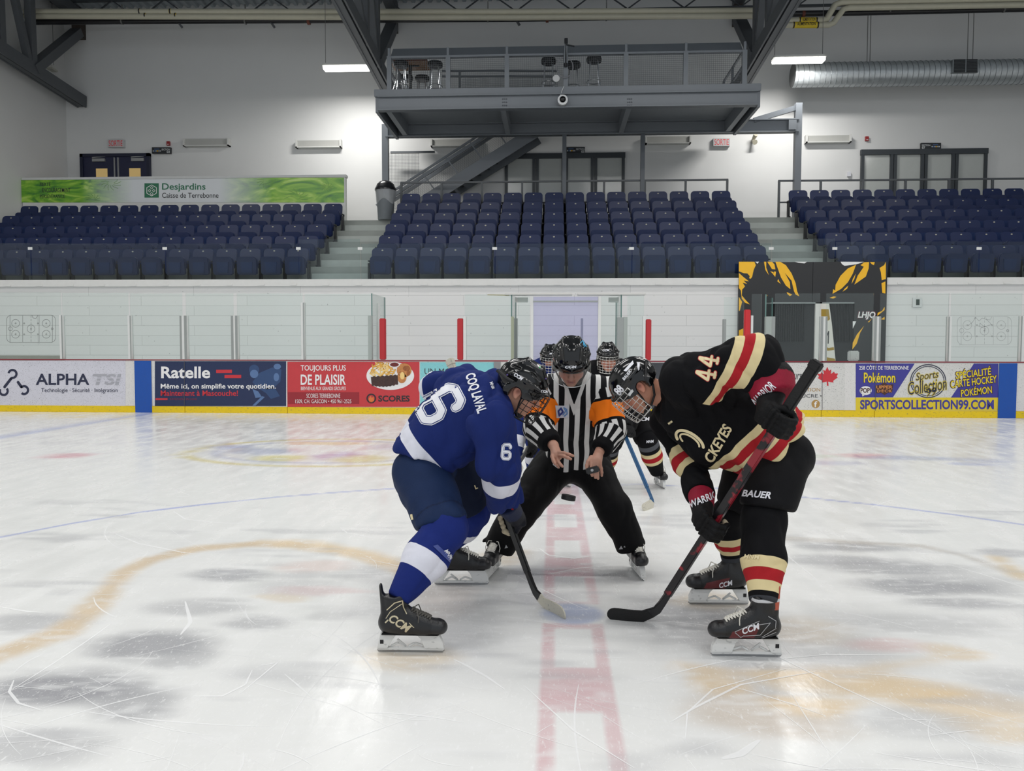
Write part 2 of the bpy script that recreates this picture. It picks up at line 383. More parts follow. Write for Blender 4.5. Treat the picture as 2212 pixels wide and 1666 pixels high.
    me.polygons.add(len(f)); me.polygons.foreach_set('loop_start', (np.arange(len(f)) * 4).astype(np.int32))
    me.update(calc_edges=True)
    a = me.color_attributes.new('Col', 'FLOAT_COLOR', 'POINT'); c4 = np.ones((n, 4), np.float32); c4[:, :3] = col; a.data.foreach_set('color', c4.ravel())
    m = bpy.data.materials.new('ice'); m.use_nodes = True; nt = m.node_tree; N = nt.nodes; L = nt.links; b = N['Principled BSDF']
    at = N.new('ShaderNodeAttribute'); at.attribute_name = 'Col'; tc = N.new('ShaderNodeTexCoord')
    def noise(scale, det, sc=(1, 1, 1), rot=0.0):
        mp = N.new('ShaderNodeMapping'); mp.inputs['Scale'].default_value = sc; mp.inputs['Rotation'].default_value = (0, 0, rot); L.new(tc.outputs['Object'], mp.inputs[0])
        no = N.new('ShaderNodeTexNoise'); no.inputs['Scale'].default_value = scale; no.inputs['Detail'].default_value = det; L.new(mp.outputs[0], no.inputs['Vector']); return no.outputs[0]
    def rng(v, a, b_, c_, d):
        mr = N.new('ShaderNodeMapRange'); L.new(v, mr.inputs[0])
        for k, q in zip((1, 2, 3, 4), (a, b_, c_, d)): mr.inputs[k].default_value = q
        return mr.outputs[0]
    def mix(fac, A, col_):
        mx = N.new('ShaderNodeMix'); mx.data_type = 'RGBA'; L.new(fac, mx.inputs[0]); L.new(A, mx.inputs[6]); mx.inputs[7].default_value = (*C(col_), 1); return mx.outputs[2]
    o = at.outputs['Color']
    o = mix(rng(noise(70, 3, (1, .35, 1), .3), .60, .72, 0, .55), o, '#f4f4f3')       # loose snow
    o = mix(rng(noise(160, 1), .69, .73, 0, .8), o, '#f8f8f8')                        # crumbs
    o = mix(rng(noise(9, 4, (.25, 1.6, 1), .15), .58, .8, 0, .35), o, '#f3f3f2')
    L.new(o, b.inputs['Base Color'])
    L.new(rng(noise(6, 5, (1, .3, 1)), .35, .75, .14, .38), b.inputs['Roughness'])
    b.inputs['IOR'].default_value = 1.31; b.inputs['Specular IOR Level'].default_value = 0.42
    bp = N.new('ShaderNodeBump'); bp.inputs['Strength'].default_value = 0.10; bp.inputs['Distance'].default_value = 0.004
    L.new(noise(35, 4, (1, .4, 1), .4), bp.inputs['Height']); L.new(bp.outputs[0], b.inputs['Normal'])
    me.materials.append(m)
    o = bpy.data.objects.new('floor', me); COL.objects.link(o); tag(o, 'white ice sheet with faded painted lines and logos', 'ice', kind='structure')
    # skate cuts: thin curved ribbons lying on the ice
    mb = MB()
    def cut(pts, w, z):
        g = [Vector((q[0], q[1], z)) for q in pts]; k = len(g); vs = []
        for i, q in enumerate(g):
            d = (g[min(i + 1, k - 1)] - g[max(i - 1, 0)]).normalized(); nn = Vector((-d.y, d.x, 0)) * w * 0.5 * (0.25 + 0.75 * math.sin(math.pi * (i + .5) / k)) 
            vs += [q - nn, q + nn]
        mb.add(vs, [(2 * i, 2 * i + 2, 2 * i + 3, 2 * i + 1) for i in range(k - 1)])
    z = 0.0006
    for i in range(560):
        yy = 1.7 + 9.5 * random.random() ** 1.7; xx = (random.random() - .5) * (1.5 * yy + 1.2) + 0.1
        ang = random.choice([random.gauss(0.25, .35), random.gauss(-0.45, .4), random.gauss(2.6, .5), random.random() * 6.28])
        ln = random.uniform(.12, .9) * (1 if random.random() < .8 else 1.8); cv = random.gauss(0, 1.1) / max(ln, .25) * .5; pts = []; px, py = xx, yy
        for k in range(14):
            pts.append((px, py)); px += math.cos(ang) * ln / 14; py += math.sin(ang) * ln / 14; ang += cv * ln / 14
        z += 0.0000012; cut(pts, random.choice([.0022, .003, .0035, .005, .008]), z)
    for pts, w in [([(980, 1425), (1010, 1440), (1050, 1462), (1090, 1490)], .016), ([(30, 1470), (20, 1495), (40, 1520), (92, 1536)], .012), ([(400, 1300), (412, 1345), (390, 1372)], .02), ([(1165, 1185), (1185, 1200), (1240, 1207), (1290, 1200)], .02),
                   ([(735, 1140), (750, 1152), (800, 1162), (900, 1168)], .012), ([(375, 1105), (400, 1122), (470, 1130), (545, 1133)], .014), ([(545, 1448), (530, 1480), (480, 1505), (420, 1505)], .01), ([(240, 1150), (300, 1175), (400, 1195), (440, 1198)], .012), ([(1450, 1560), (1500, 1530), (1600, 1480), (1760, 1452)], .012), ([(0, 1312), (60, 1322), (92, 1324)], .014), ([(0, 1253), (200, 1246), (420, 1236)], .008),
                   ([(1480, 1600), (1485, 1540), (1540, 1490), (1700, 1445)], .008), ([(1190, 1240), (1250, 1228), (1330, 1222)], .012), ([(1680, 1425), (1780, 1415), (1980, 1416)], .008), ([(1600, 1160), (1700, 1200), (1760, 1250), (1800, 1310)], .006), ([(560, 1440), (600, 1432), (520, 1498)], .008), ([(1130, 1480), (1240, 1580), (1370, 1660)], .008), ([(1640, 1600), (1600, 1630), (1560, 1640)], .03)]:
        g = [PZ(*q) for q in pts]; fine = []
        for q0, q1 in zip(g[:-1], g[1:]): fine += [q0.lerp(q1, k / 5) for k in range(5)]
        fine.append(g[-1]); z += 0.000002; cut([(q.x, q.y) for q in fine], w, z)
    sm = bpy.data.materials.new('ice_cut'); sm.use_nodes = True; nt = sm.node_tree; N = nt.nodes; L = nt.links
    b = N['Principled BSDF']; b.inputs['Base Color'].default_value = (.97, .97, .97, 1); b.inputs['Roughness'].default_value = .8
    tr = N.new('ShaderNodeBsdfTransparent'); mx = N.new('ShaderNodeMixShader'); mx.inputs[0].default_value = .7
    L.new(tr.outputs[0], mx.inputs[1]); L.new(b.outputs[0], mx.inputs[2]); L.new(mx.outputs[0], N['Material Output'].inputs[0])
    c = link_mesh('skate_cuts', mb.v, mb.f, sm, o); c['kind'] = 'stuff'
    return o
ICE = build_ice()

# ------------------------------------------------------------------ walls, roof, stand
def struct(o): o['kind'] = 'structure'; return o
WALL = M('painted_wall', '#d3d3d2', .55, var=.03, scale=1.5)
struct(MB().bb(XL - .3, XR, YBACK, YBACK + .3, 0, 14).build('wall_back', WALL))
struct(MB().bb(XL - .3, XL, -12, YBACK, 0, 14).build('wall_left', WALL))
struct(MB().bb(XR, XR + .3, -12, YBACK + .3, 0, 14).build('wall_right', WALL))
EAVE = 12.3
def roof_z(y): return EAVE + 0.075 * (YBACK - y)
def build_roof():
    mb = MB(); x = XL - .2; prof = []
    while x < XR: prof += [(x, 0), (x + .10, 0), (x + .135, .08), (x + .235, .08)]; x += .27
    for (xa, za), (xb, zb) in zip(prof[:-1], prof[1:]):
        mb.quad((xa, -12, roof_z(-12) + za), (xb, -12, roof_z(-12) + zb), (xb, YBACK, roof_z(YBACK) + zb), (xa, YBACK, roof_z(YBACK) + za))
    return struct(mb.build('ceiling', M('roof_deck', '#9da4a9', .5, .1)))
build_roof()
# low block wall under the stand
def block_mat():
    m = bpy.data.materials.new('painted_block'); m.use_nodes = True; nt = m.node_tree; N = nt.nodes; L = nt.links; b = N['Principled BSDF']
    tc = N.new('ShaderNodeTexCoord'); sx = N.new('ShaderNodeSeparateXYZ'); cx = N.new('ShaderNodeCombineXYZ')
    L.new(tc.outputs['Object'], sx.inputs[0]); L.new(sx.outputs[0], cx.inputs[0]); L.new(sx.outputs[2], cx.inputs[1])
    br = N.new('ShaderNodeTexBrick'); br.inputs['Color1'].default_value = (*C('#dcdad8'), 1); br.inputs['Color2'].default_value = (*C('#d8d7d5'), 1); br.inputs['Mortar'].default_value = (*C('#bdbcba'), 1)
    for k, v in (('Scale', 1.0), ('Mortar Size', .006), ('Brick Width', 2.6), ('Row Height', .238), ('Mortar Smooth', .3)): br.inputs[k].default_value = v
    L.new(cx.outputs[0], br.inputs['Vector'])
    no = N.new('ShaderNodeTexNoise'); no.inputs['Scale'].default_value = 16; no.inputs['Detail'].default_value = 2; L.new(tc.outputs['Object'], no.inputs['Vector'])
    mr = N.new('ShaderNodeMapRange'); mr.inputs[1].default_value = .70; mr.inputs[2].default_value = .74; mr.inputs[3].default_value = 0; mr.inputs[4].default_value = .6; L.new(no.outputs[0], mr.inputs[0])
    mx = N.new('ShaderNodeMix'); mx.data_type = 'RGBA'; L.new(mr.outputs[0], mx.inputs[0]); L.new(br.outputs[0], mx.inputs[6]); mx.inputs[7].default_value = (.2, .2, .2, 1)
    L.new(mx.outputs[2], b.inputs['Base Color']); b.inputs['Roughness'].default_value = .5
    return m
BLOCK = block_mat()
Z0 = 3.0
struct(MB().bb(XL, XR, YW, YW + .25, 0, Z0 - .16).build('wall_front', BLOCK))
cop = MB().bb(XL, XR, YW - .07, YW + .4, Z0 - .16, Z0)
for i in range(60): cop.bb(XL + .35 + i * .78, XL + .5 + i * .78, YW - .085, YW - .068, Z0 - .15, Z0 - .11)
struct(cop.build('trim_1', M('coping', '#d6d5d2', .5)))
CONC = M('concrete', '#8f938f', .8, var=.14, scale=3, bump=.2)
RISE, RUN, Y1 = 0.417, 0.78, 19.0
def tread(i): return Z0 + RISE * i
def build_stand():
    mb = MB()
    for i in range(6):
        y0 = Y1 - .34 + RUN * i if i else YW + .25
        mb.bb(XL, XR, y0, YBACK if i == 5 else y0 + RUN + .5, Z0 - .6 if i == 0 else tread(i - 1) - .3, tread(i))
    return struct(mb.build('floor_stand', CONC))
build_stand()
def aisle(x0, x1, label):
    mb = MB()
    for i in range(5):
        y0 = Y1 - .34 + RUN * i; 
        for h in (0, 1):
            ya = y0 + RUN * h * .5; zt = tread(i) + RISE * .5 * (h) + .002
            if h: mb.bb(x0, x1, ya, y0 + RUN + .02, tread(i) - .1, zt)
    o = mb.build('aisle_steps', M('worn_concrete', '#a9aeaa', .8, var=.12, scale=4)); struct(o)
aisle(-5.98, -4.52, ''); aisle(5.1, 6.66, '')
# ------------------------------------------------------------------ rink boards, adverts, glass
BW = M('board_plastic', '#dddbd9', .38, specks=.85, sscale=52)
KICK = M('kick_plastic', '#e6c60c', .4, specks=.5, sscale=26)
REDCAP = M('cap_rail', '#8c2f3a', .4)
BLUEP = M('blue_plastic', '#0f4ea6', .38, specks=.25)
STEEL = M('grey_post', '#9a9e9c', .4, .4); WPOST = M('white_post', '#d9dad8', .4); SEAM = M('dark_seam', '#55555a', .6)
REDPAD = M('red_pad', '#b3262e', .6); GLASS = glass_mat('rink_glass', (0.95, 0.98, 0.97), .0, .03, .012)
GEDGE = M('glass_edge', '#5f7f7a', .2)
zcap = P(1196, 780, YB).z; zk = P(1196, 882.5, YB).z
def X_at(px, Y=YB, py=780): return P(px, py, Y).x
def wx(px, py, Y): return P(px, py, Y).x
seams = [-700, -160, 398, 620, 925, 1240, 1500, 1776, 1891, 2350, 2900]
for i, (a, b) in enumerate(zip(seams[:-1], seams[1:])):
    x0, x1 = X_at(a) + .004, X_at(b) - .004
    if x0 > XR - .3: continue
    x0 = max(x0, XL + .02); x1 = min(x1, XR - .02)
    names = ['far left white board section left of the frame', 'white rink board section carrying the linked-circles advert and a blue stripe', 'white rink board section under the two double glass posts on the left',
             'white rink board section behind the red food advert', 'white rink board section with the turquoise advert', 'white rink board section hidden behind the crouching official',
             'white rink board section behind the black-jersey player', 'short white rink board section with the red maple leaf', 'white rink board section carrying the purple and yellow card shop advert', 'white board section beyond the right blue stripe']
    t = thing('rink_board', names[i], 'rink board', ((x0 + x1) / 2, YB, 0), 'dasher boards along the far side')
    MB().bb(x0, x1, YB, YB + .10, zk, zcap - .02).build('board_panel', BW, t)
    MB().bb(x0, x1, YB - .012, YB + .10, 0.0, zk - .003).build('kick_plate', KICK, t, bevel=.004)
    MB().bb(x0 - .003, x1 + .003, YB - .02, YB + .14, zcap - .014, zcap + .010).build('cap_rail', REDCAP, t, bevel=.006)
for a, b, lab in ((291, 327, 'blue vertical stripe on the boards between the linked-circles and navy adverts'), (2158, 2197, 'blue vertical stripe on the boards right of the purple card shop advert')):
    tag(MB().bb(X_at(a), X_at(b), YB - .018, YB - .0125, .001, zcap - .02).build('line_stripe', BLUEP), lab, 'stripe')
# printed adverts
def ink(n, h, **k): return M(n, h, k.pop('rough', .42), **k)
NAVY = ink('ink_navy', '#262b45'); WHITE = ink('ink_white', '#eceaea'); GREYI = ink('ink_grey', '#a9a9b1'); REDI = ink('ink_red', '#c9303a')
BLACKI = ink('ink_black', '#26262a'); YEL = ink('ink_yellow', '#e8cf2e'); PUR = ink('ink_purple', '#3d3b92'); DKG = ink('ink_dark_grey', '#3e4045')
GOLD = ink('ink_gold', '#b08a4c'); BROWN = ink('ink_brown', '#4a2a22'); CYAN = ink('ink_cyan', '#86ccd2', specks=.2)
# 1 linked circles
s = Sign('advertising_board', 'pale advert with dark linked-circle emblem and bold dark capitals', 'advert', YB - .004, (-150, 779, 271, 877.5), ink('vinyl_pale', '#d3d2dc', specks=.8, sscale=56))
s.ring(27, 808, 11, 11, 5, NAVY, a0=-110, a1=170); s.ring(8, 845, 11, 11, 5, NAVY, a0=150, a1=400); s.ring(52, 843, 11, 11, 5, NAVY, a0=-130, a1=140)
s.line([(24, 818), (10, 836)], 6, NAVY); s.line([(39, 826), (46, 836)], 6, NAVY)
s.text('ALPHA', 77, 807.5, 193, 832, NAVY, .02); s.text('TSI', 200, 808, 262, 832, GREYI, .03, .18); s.rect(198, 816, 264, 817.5, ink('vinyl_pale', ''), layer=3); s.rect(198, 823, 264, 824.5, ink('vinyl_pale', ''), layer=3)
s.text('Technologie · Sécurité · Intégration', 89, 838.5, 254, 850, NAVY, .004); s.done()
# 2 navy
s = Sign('advertising_board', 'navy advert with white lettering, red bars and a faded blue skater', 'advert', YB - .004, (334.5, 780.5, 618, 877.5), ink('vinyl_navy', '#1c2b52', specks=.15))
LB = ink('ink_slate', '#2d4873'); LB2 = ink('ink_pale_slate', '#5875a2')
s.text('Ratelle', 348, 792, 454, 817.5, WHITE, .025); s.rect(467, 799, 501, 806, REDI); s.rect(485, 810, 521, 817, REDI)
s.text('Même ici, on simplifie votre quotidien.', 347, 829, 596, 843, WHITE, .02); s.text('Maintenant à Mascouche!', 347, 843.5, 514, 855.5, REDI, .015)
s.rect(336, 860.5, 362, 864.5, REDI); s.text('SUIVEZ-NOUS EN LIGNE', 367, 860.5, 425, 864.5, ink('ink_dull_red', '#8d3040'))
s.disc(549, 799, 11, 11, LB, layer=1); s.disc(549, 808, 9, 9, LB2, layer=2); s.poly([(545, 826), (560, 806), (588, 794), (608, 798), (606, 824), (590, 840), (560, 842)], LB, 'emblem', 1)
s.poly([(560, 840), (592, 836), (605, 856), (585, 862), (575, 850)], LB, 'emblem', 1); s.poly([(545, 840), (558, 846), (566, 858), (552, 860)], LB2, 'emblem', 2); s.poly([(566, 856), (572, 858), (552, 876.5), (545, 876.5)], LB2, 'emblem', 2)
s.disc(599, 792, 8, 6, LB2, layer=2); s.disc(597, 815, 6, 9, LB2, layer=3); s.rect(397.6, 781, 398.6, 877, SEAM, 'board_joint', 6); s.done()
# 3 red food advert
s = Sign('advertising_board', 'red advert with a plate of fries and ribs', 'advert', YB - .004, (621, 781.5, 906, 879), ink('vinyl_red', '#c63a40', specks=.12))
s.text('TOUJOURS PLUS', 649.5, 789, 747, 804.5, WHITE, .012); s.text('DE PLAISIR', 649.5, 809, 747, 832, WHITE, .02); s.text('BIENVENUE AUX GRANDS GROUPES', 650, 835.5, 747, 843, WHITE, .006)
s.rect(622, 847.5, 776, 873, ink('ink_maroon', '#98242f')); s.text('SCORES TERREBONNE', 662, 850.5, 735, 860, WHITE); s.text('1509, CH. GASCON • 450 961-2525', 638, 863, 759, 872.5, WHITE)
s.poly([(843 + 51.5 * math.cos(t), 812 + 30.5 * math.sin(t)) for t in np.linspace(0, 2 * math.pi, 40, endpoint=False) if 812 + 30.5 * math.sin(t) > 782.5][::-1], WHITE, 'plate_picture', 1)
FRY, FRY2, RIB, CHK, CHK2 = ink('ink_fries', '#dfa848'), ink('ink_pale_fries', '#f0cd84'), ink('ink_ribs', '#402a26', var=.7, scale=30), ink('ink_chicken', '#c4834a', var=.5, scale=22), ink('ink_crust', '#9c5c30', var=.6, scale=30)
for i in range(46):
    cx_, cy_ = random.uniform(802, 850), random.uniform(786, 812); a = random.uniform(-1.2, 1.6); l_ = random.uniform(6, 10)
    s.line([(cx_ - l_ * math.cos(a), max(783.5, cy_ - l_ * math.sin(a))), (cx_ + l_ * math.cos(a), max(783.5, min(814, cy_ + l_ * math.sin(a))))], 2.6, random.choice([FRY, FRY2, FRY]), 'plate_picture', 2 + i * .02)
s.poly([(801 + 58 * u, 814 - 4 * u + 1.2 * math.sin(u * 40)) for u in np.linspace(0, 1, 24)][::-1] + [(803 + 57 * u, 833 + 4 * math.sin(u * 3.1) - 3 * u + 1.1 * math.sin(u * 47)) for u in np.linspace(0, 1, 24)], RIB, 'plate_picture', 4)
for k in range(5): s.line([(808 + k * 11, 815 - k * .6), (806 + k * 11.5, 833)], 1.0, BROWN, 'plate_picture', 4.4)
s.disc(873, 800, 16, 15, CHK, 'plate_picture', 3.5); s.disc(868, 815, 10, 13, CHK, 'plate_picture', 3.5); s.disc(878, 796, 8, 6, CHK2, 'plate_picture', 3.8); s.disc(869, 812, 5, 8, FRY2, 'plate_picture', 3.8); s.disc(882, 806, 4, 6, CHK2, 'plate_picture', 3.9)
s.disc(852, 788, 12, 6, WHITE, 'plate_picture', 4); s.disc(852, 788, 9.5, 4.5, ink('ink_sauce', '#6b2520'), 'plate_picture', 4.5)
s.ring(802, 861, 10.5, 10.5, 3, BLACKI, layer=2); s.poly([(799, 870), (796, 862), (801, 855), (803, 860), (807, 857), (808, 866), (804, 870)], ink('ink_flame', '#e0793a'), 'emblem', 2); s.text('SCORES', 817, 854.5, 885, 868, BLACKI, .03); s.done()
# 4 turquoise
s = Sign('advertising_board', 'turquoise advert with dark lettering behind the blue player', 'advert', YB - .004, (907.5, 783, 1067, 880), CYAN)
s.text('UN MOTEL DE', 917, 796, 1029, 809, DKG); s.text('CHOIX', 917, 816, 985, 829, DKG); s.text('infos', 917.5, 853, 940, 860, DKG, .015); s.text('motel.com', 917.5, 862, 966, 870, DKG, .015); s.done()
s = Sign('advertising_board', 'white advert right of the grey post behind the blue helmet', 'advert', YB - .004, (1082, 783, 1236, 881), ink('vinyl_white', '#d6d5d2', specks=.85, sscale=50)); s.ring(1102, 812, 18, 16, 2.5, GREYI, a0=60, a1=300); s.done()
tag(MB().bb(X_at(1067), X_at(1081), YB - .03, YB - .0045, zk, zcap - .02).build('gate_hinge_post', M('hinge_post', '#8b8c8e', .4, .3)), 'grey gate post on the boards right of the turquoise advert', 'post')
s = Sign('advertising_board', 'charcoal advert behind the black-jersey player', 'advert', YB - .004, (1400, 784, 1640, 883), ink('vinyl_charcoal', '#3b3d43', specks=.2)); s.done()
# 5 sugar shack
s = Sign('advertising_board', 'white advert with script lettering and a red maple leaf', 'advert', YB - .004, (1642, 784.5, 1825, 886), ink('vinyl_white', '#dad9d6'))
s.text('Érables & jours', 1560 + 90, 797, 1732, 826, DKG, .004, .35); s.text('SALLE DE RÉCEPTION', 1652, 836, 1772, 846, GOLD); s.text('CABANE À SUCRE •', 1652, 850, 1775, 859, DKG, .004)
s.disc(1762, 873, 9, 9, GOLD, layer=1); s.text('f', 1758.5, 867, 1765.5, 880, WHITE, .02, layer=2)
leaf = [(0, -20), (4, -11), (9, -14), (8, -4), (15, -9), (17, -5), (24, -5), (21, 1), (23, 4), (13, 11), (14, 15), (2, 13), (3, 22), (-1, 22), (-1, 13), (-12, 15), (-11, 11), (-21, 5), (-18, 2), (-22, -4), (-15, -4), (-13, -8), (-7, -3), (-9, -13), (-4, -11)]
s.poly([(1787 + .98 * x, 812 + .98 * y) for x, y in leaf][::-1], REDI, 'emblem', 1); s.rect(1775.6, 785, 1776.6, 885.5, SEAM, 'board_joint', 6); s.done()
# 6 card shop
s = Sign('advertising_board', 'purple, white and yellow advert with lettering about hockey cards', 'advert', YB - .004, (1848, 785, 2157, 888), ink('vinyl_white', '#dad9d6'))
s.poly([(1848.5, 858.5), (1929, 858.5), (1976, 785.5), (1848.5, 785.5)], PUR); s.poly([(2054, 859.5), (2156.5, 859.5), (2156.5, 785.5), (2104, 785.5)], PUR); s.rect(1848.5, 859, 2156.5, 887.5, ink('ink_gold_yellow', '#dfc62f'))
s.text('258 CÔTE DE TERREBONNE', 1856, 788.5, 1963, 799, WHITE, .012, layer=3); s.text('Pokémon', 1866, 805, 1934, 827, YEL, .02, layer=3); s.text('Pokémon', 1865, 804.5, 1935.5, 828, NAVY, .045, layer=2)
s.disc(1870, 844, 13, 9.5, WHITE, layer=3); s.poly([(1862, 850), (1870, 852), (1863, 857)], WHITE, 'emblem', 3); s.text('POP!', 1859, 838, 1881, 849, BROWN, .03, layer=4)
s.poly([(1891, 833), (1901, 832), (1910, 826), (1919, 832), (1930, 830), (1927, 848), (1917, 849), (1911, 854), (1904, 849), (1893, 850)], BROWN, 'emblem', 3); s.text('UPPER', 1893, 833, 1928, 840, ink('ink_copper', '#d98e4a'), .02, layer=4); s.text('D·E·C·K', 1895, 841.5, 1927, 848, ink('ink_copper', ''), .02, layer=4)
s.ring(2005, 823.5, 39, 36.5, 2, NAVY, layer=2, n=48); s.ring(2005, 823.5, 35, 32.5, 1.5, NAVY, layer=2, n=48)
for t_, bx in (('Sports', (1978, 803, 2028, 824)), ('Collection', (1961, 820, 2045, 848)), ('99', (2001, 838, 2023, 856))):
    s.text(t_, bx[0] - 1, bx[1] - 1, bx[2] + 1, bx[3] + 1, ink('ink_gold_yellow', ''), .04, .3, 8, layer=3); s.text(t_, *bx, NAVY, .0, .3, 8, layer=4)
for t_, bx in (('SPÉCIALITÉ', (2064, 795.5, 2141, 814.5)), ('CARTE HOCKEY', (2053, 817, 2154, 832.5)), ('POKÉMON', (2075, 834.5, 2143, 853.5))):
    s.text(t_, bx[0] - 1.5, bx[1] - 1.5, bx[2] + 1.5, bx[3] + 1.5, BROWN, .05, .1, 7, layer=3); s.text(t_, *bx, YEL, .012, .1, 7, layer=4)
s.text('SPORTSCOLLECTION99.COM', 1858, 864, 2147, 885, PUR, .03, layer=2); s.rect(1890.6, 785.5, 1891.6, 887.5, SEAM, 'board_joint', 6); s.done()

# glass panes and posts on the boards
GY = YB + .05
def pane(x0, x1, ytop, label, Y=GY, yb=None, mat=None):
    a, b = P(x0, 780, Y), P(x1, 780, Y); zt = P((x0 + x1) / 2, ytop, Y).z; zb = zcap + .016 if yb is None else P((x0 + x1) / 2, yb, Y).z
    return tag(MB().bb(a.x, b.x, Y - .006, Y + .006, zb, zt).build('rink_glass', mat or GLASS), label, 'glass pane', 'clear panes standing on the boards')
def post(x0, x1, ytop, label, mat=WPOST, Y=GY, d=.07, name='glass_post', split=None):
    a, b = P(x0, 780, Y), P(x1, 780, Y); zt = P((x0 + x1) / 2, ytop, Y).z; zb = zcap + .016 if abs(Y - GY) < .01 else 0.0
    o = MB().bb(a.x, b.x, Y - d, Y + d * .6, zb, zt).build(name, mat, bevel=.004); tag(o, label, 'post', 'posts between the glass panes')
    if split:
        m = MB()
        for sx0, sx1 in split: m.bb(P(sx0, 780, Y).x, P(sx1, 780, Y).x, Y - d - .006, Y - d + .002, zb, zt - .004)
        m.build('post_channel', STEEL, o)
    return o
pane(-330, -25, 632, 'glass pane left of the frame edge'); pane(-22, 135, 632, 'glass pane with the dark rink diagram at the far left'); pane(138, 280, 633, 'second glass pane from the left edge of the photo'); pane(284, 396, 634, 'glass pane between the single and the double post above the blue stripe')
pane(404, 506, 634, 'narrow glass pane between the two double posts'); pane(514, 655, 634, 'glass pane above the navy skater advert'); pane(660, 801, 635, 'glass pane above the red food advert, left of the first red pad')
post(134, 140.5, 681, 'slim white post right of the dark rink diagram', split=[(139, 141)]); post(281, 287.5, 682, 'slim white post above the pale advert, right end', split=[(286, 288)])
post(393, 408, 682, 'double grey post, left one of the pair above the navy advert', split=[(393, 397), (402.5, 408)]); post(503, 517, 682, 'double grey post above the middle of the navy advert', split=[(503, 508), (512, 517)]); post(653, 660, 654, 'tall slim white post above the red advert', split=[(658, 660)])
post(797, 805, 682, 'grey corner post left of the first red pad', M('corner_post', '#a0a8a4', .4))
def rpane(px0, Y0, px1, Y1, ytop, label):   # a pane running back from the boards
    a = P(px0, 780, Y0); b = P(px1, 780, Y1); zt = P(px0, ytop, Y0).z
    m = MB().bar((a.x, Y0, (zcap + zt) / 2 + .01), (b.x, Y1, (zcap + zt) / 2 + .01), .012, zt - zcap - .02)
    o = m.build('rink_glass', GLASS); tag(o, label, 'glass pane', 'clear panes standing on the boards')
    for q, Yq in ((a, Y0), (b, Y1)): MB().bb(q.x - .012, q.x + .012, Yq - .006, Yq + .006, zcap + .016, zt).build('pane_edge', GEDGE, o)
rpane(804, YB + .06, 832, 17.35, 634, 'glass pane turning back from the boards at the left bench opening')
post(815, 821, 655, 'perforated white post left of the first red pad', Y=YB + .7)
def pad(x0, x1, yt, lab, mat=REDPAD):
    a, b = P(x0, 780, YB), P(x1, 780, YB); zt = P(x0, yt, YB).z
    tag(MB().bb(a.x, b.x, YB - .03, YB + .07, zcap + .016, zt).build('post_pad', mat, bevel=.015), lab, 'pad', 'red foam pads on the bench opening posts')
pad(820.5, 833.5, 688, 'red post pad at the left end of the open bench gap'); pad(988, 1001, 688, 'red post pad above the turquoise advert'); pad(1394, 1406, 690, 'red post pad behind the white-caged dark player'); pad(1606.5, 1619.5, 669, 'bright red post pad in front of the black mural', M('bright_red_pad', '#c8272f', .6))
post(1001.5, 1007.5, 684, 'white perforated post beside the second red pad'); pane(1004, 1104, 636, 'glass pane right of the second red pad')
post(1104, 1110, 684, 'mossy grey post left of the timekeeper booth', M('moss_post', '#9aa08a', .5)); post(1111, 1118, 688, 'round grey post left of the timekeeper booth', STEEL, Y=GY + .3)
rpane(1105, YB + .06, 1114, 17.0, 636, 'glass pane turning back at the left side of the booth'); pane(1118, 1144, 640, 'slim glass pane left of the booth window')
LIL = glass_mat('lilac_acrylic', (0.86, 0.86, 0.97), .03, .04, .12, (.72, .72, .9))
post(1146, 1152, 640, 'white perforated post left of the lilac window'); post(1291, 1297, 640, 'white perforated post right of the lilac window')
pane(1152, 1291, 641, 'lilac tinted booth window behind the official', mat=LIL); pane(1297, 1335, 640, 'slim glass pane right of the lilac window')
post(1254, 1259, 688, 'thin grey post inside the lilac window', STEEL, Y=GY + .5); post(1332, 1346, 686, 'wide grey post right of the lilac window', STEEL); post(1346, 1354, 685, 'pale green-grey post beside the wide grey post', M('corner_post', ''))
rpane(1341, YB + .06, 1330, 17.0, 637, 'glass pane turning back at the right side of the booth'); pane(1354, 1390, 639, 'glass pane left of the third red pad'); post(1387, 1393, 683, 'white perforated post beside the third red pad')
# shelves over the booth
for x0, x1, lab in ((1091, 1236, 'white ledge over the left half of the booth window'), (1248, 1394, 'white ledge over the right half of the booth window')):
    a, b = P(x0, 634, YB + .1), P(x1, 634, YB + .1); z = P(x0, 634, YB + .1).z
    t = MB().bb(a.x, b.x, YB - .05, YB + .35, z - .035, z).build('booth_ledge', M('ledge', '#cfcecb', .5)); tag(t, lab, 'ledge')
a = P(1053, 637, YB + .1); b = P(1100, 638, YB + .1)
tag(MB().bar(a, b, .03, .02).build('wooden_batten', M('batten', '#b5a887', .7)), 'short wooden batten on top of the glass left of the booth', 'batten')
for x0, x1, lab in ((1113, 1140, 'white steel box under the left booth ledge'), (1315, 1336, 'white steel box under the right booth ledge')):
    a, b = P(x0, 643, YB + .3), P(x1, 653, YB + .3); tag(MB().bb(a.x, b.x, YB + .25, YB + .4, b.z, a.z).build('latch_box', M('ledge', '')), lab, 'box')
a, b = P(1152, 652, GY), P(1291, 652, GY)
tag(MB().bb(a.x, b.x, GY - .09, GY - .03, a.z - .016, a.z + .016).build('booth_crossbar', STEEL), 'thin grey crossbar over the lilac window', 'bar')
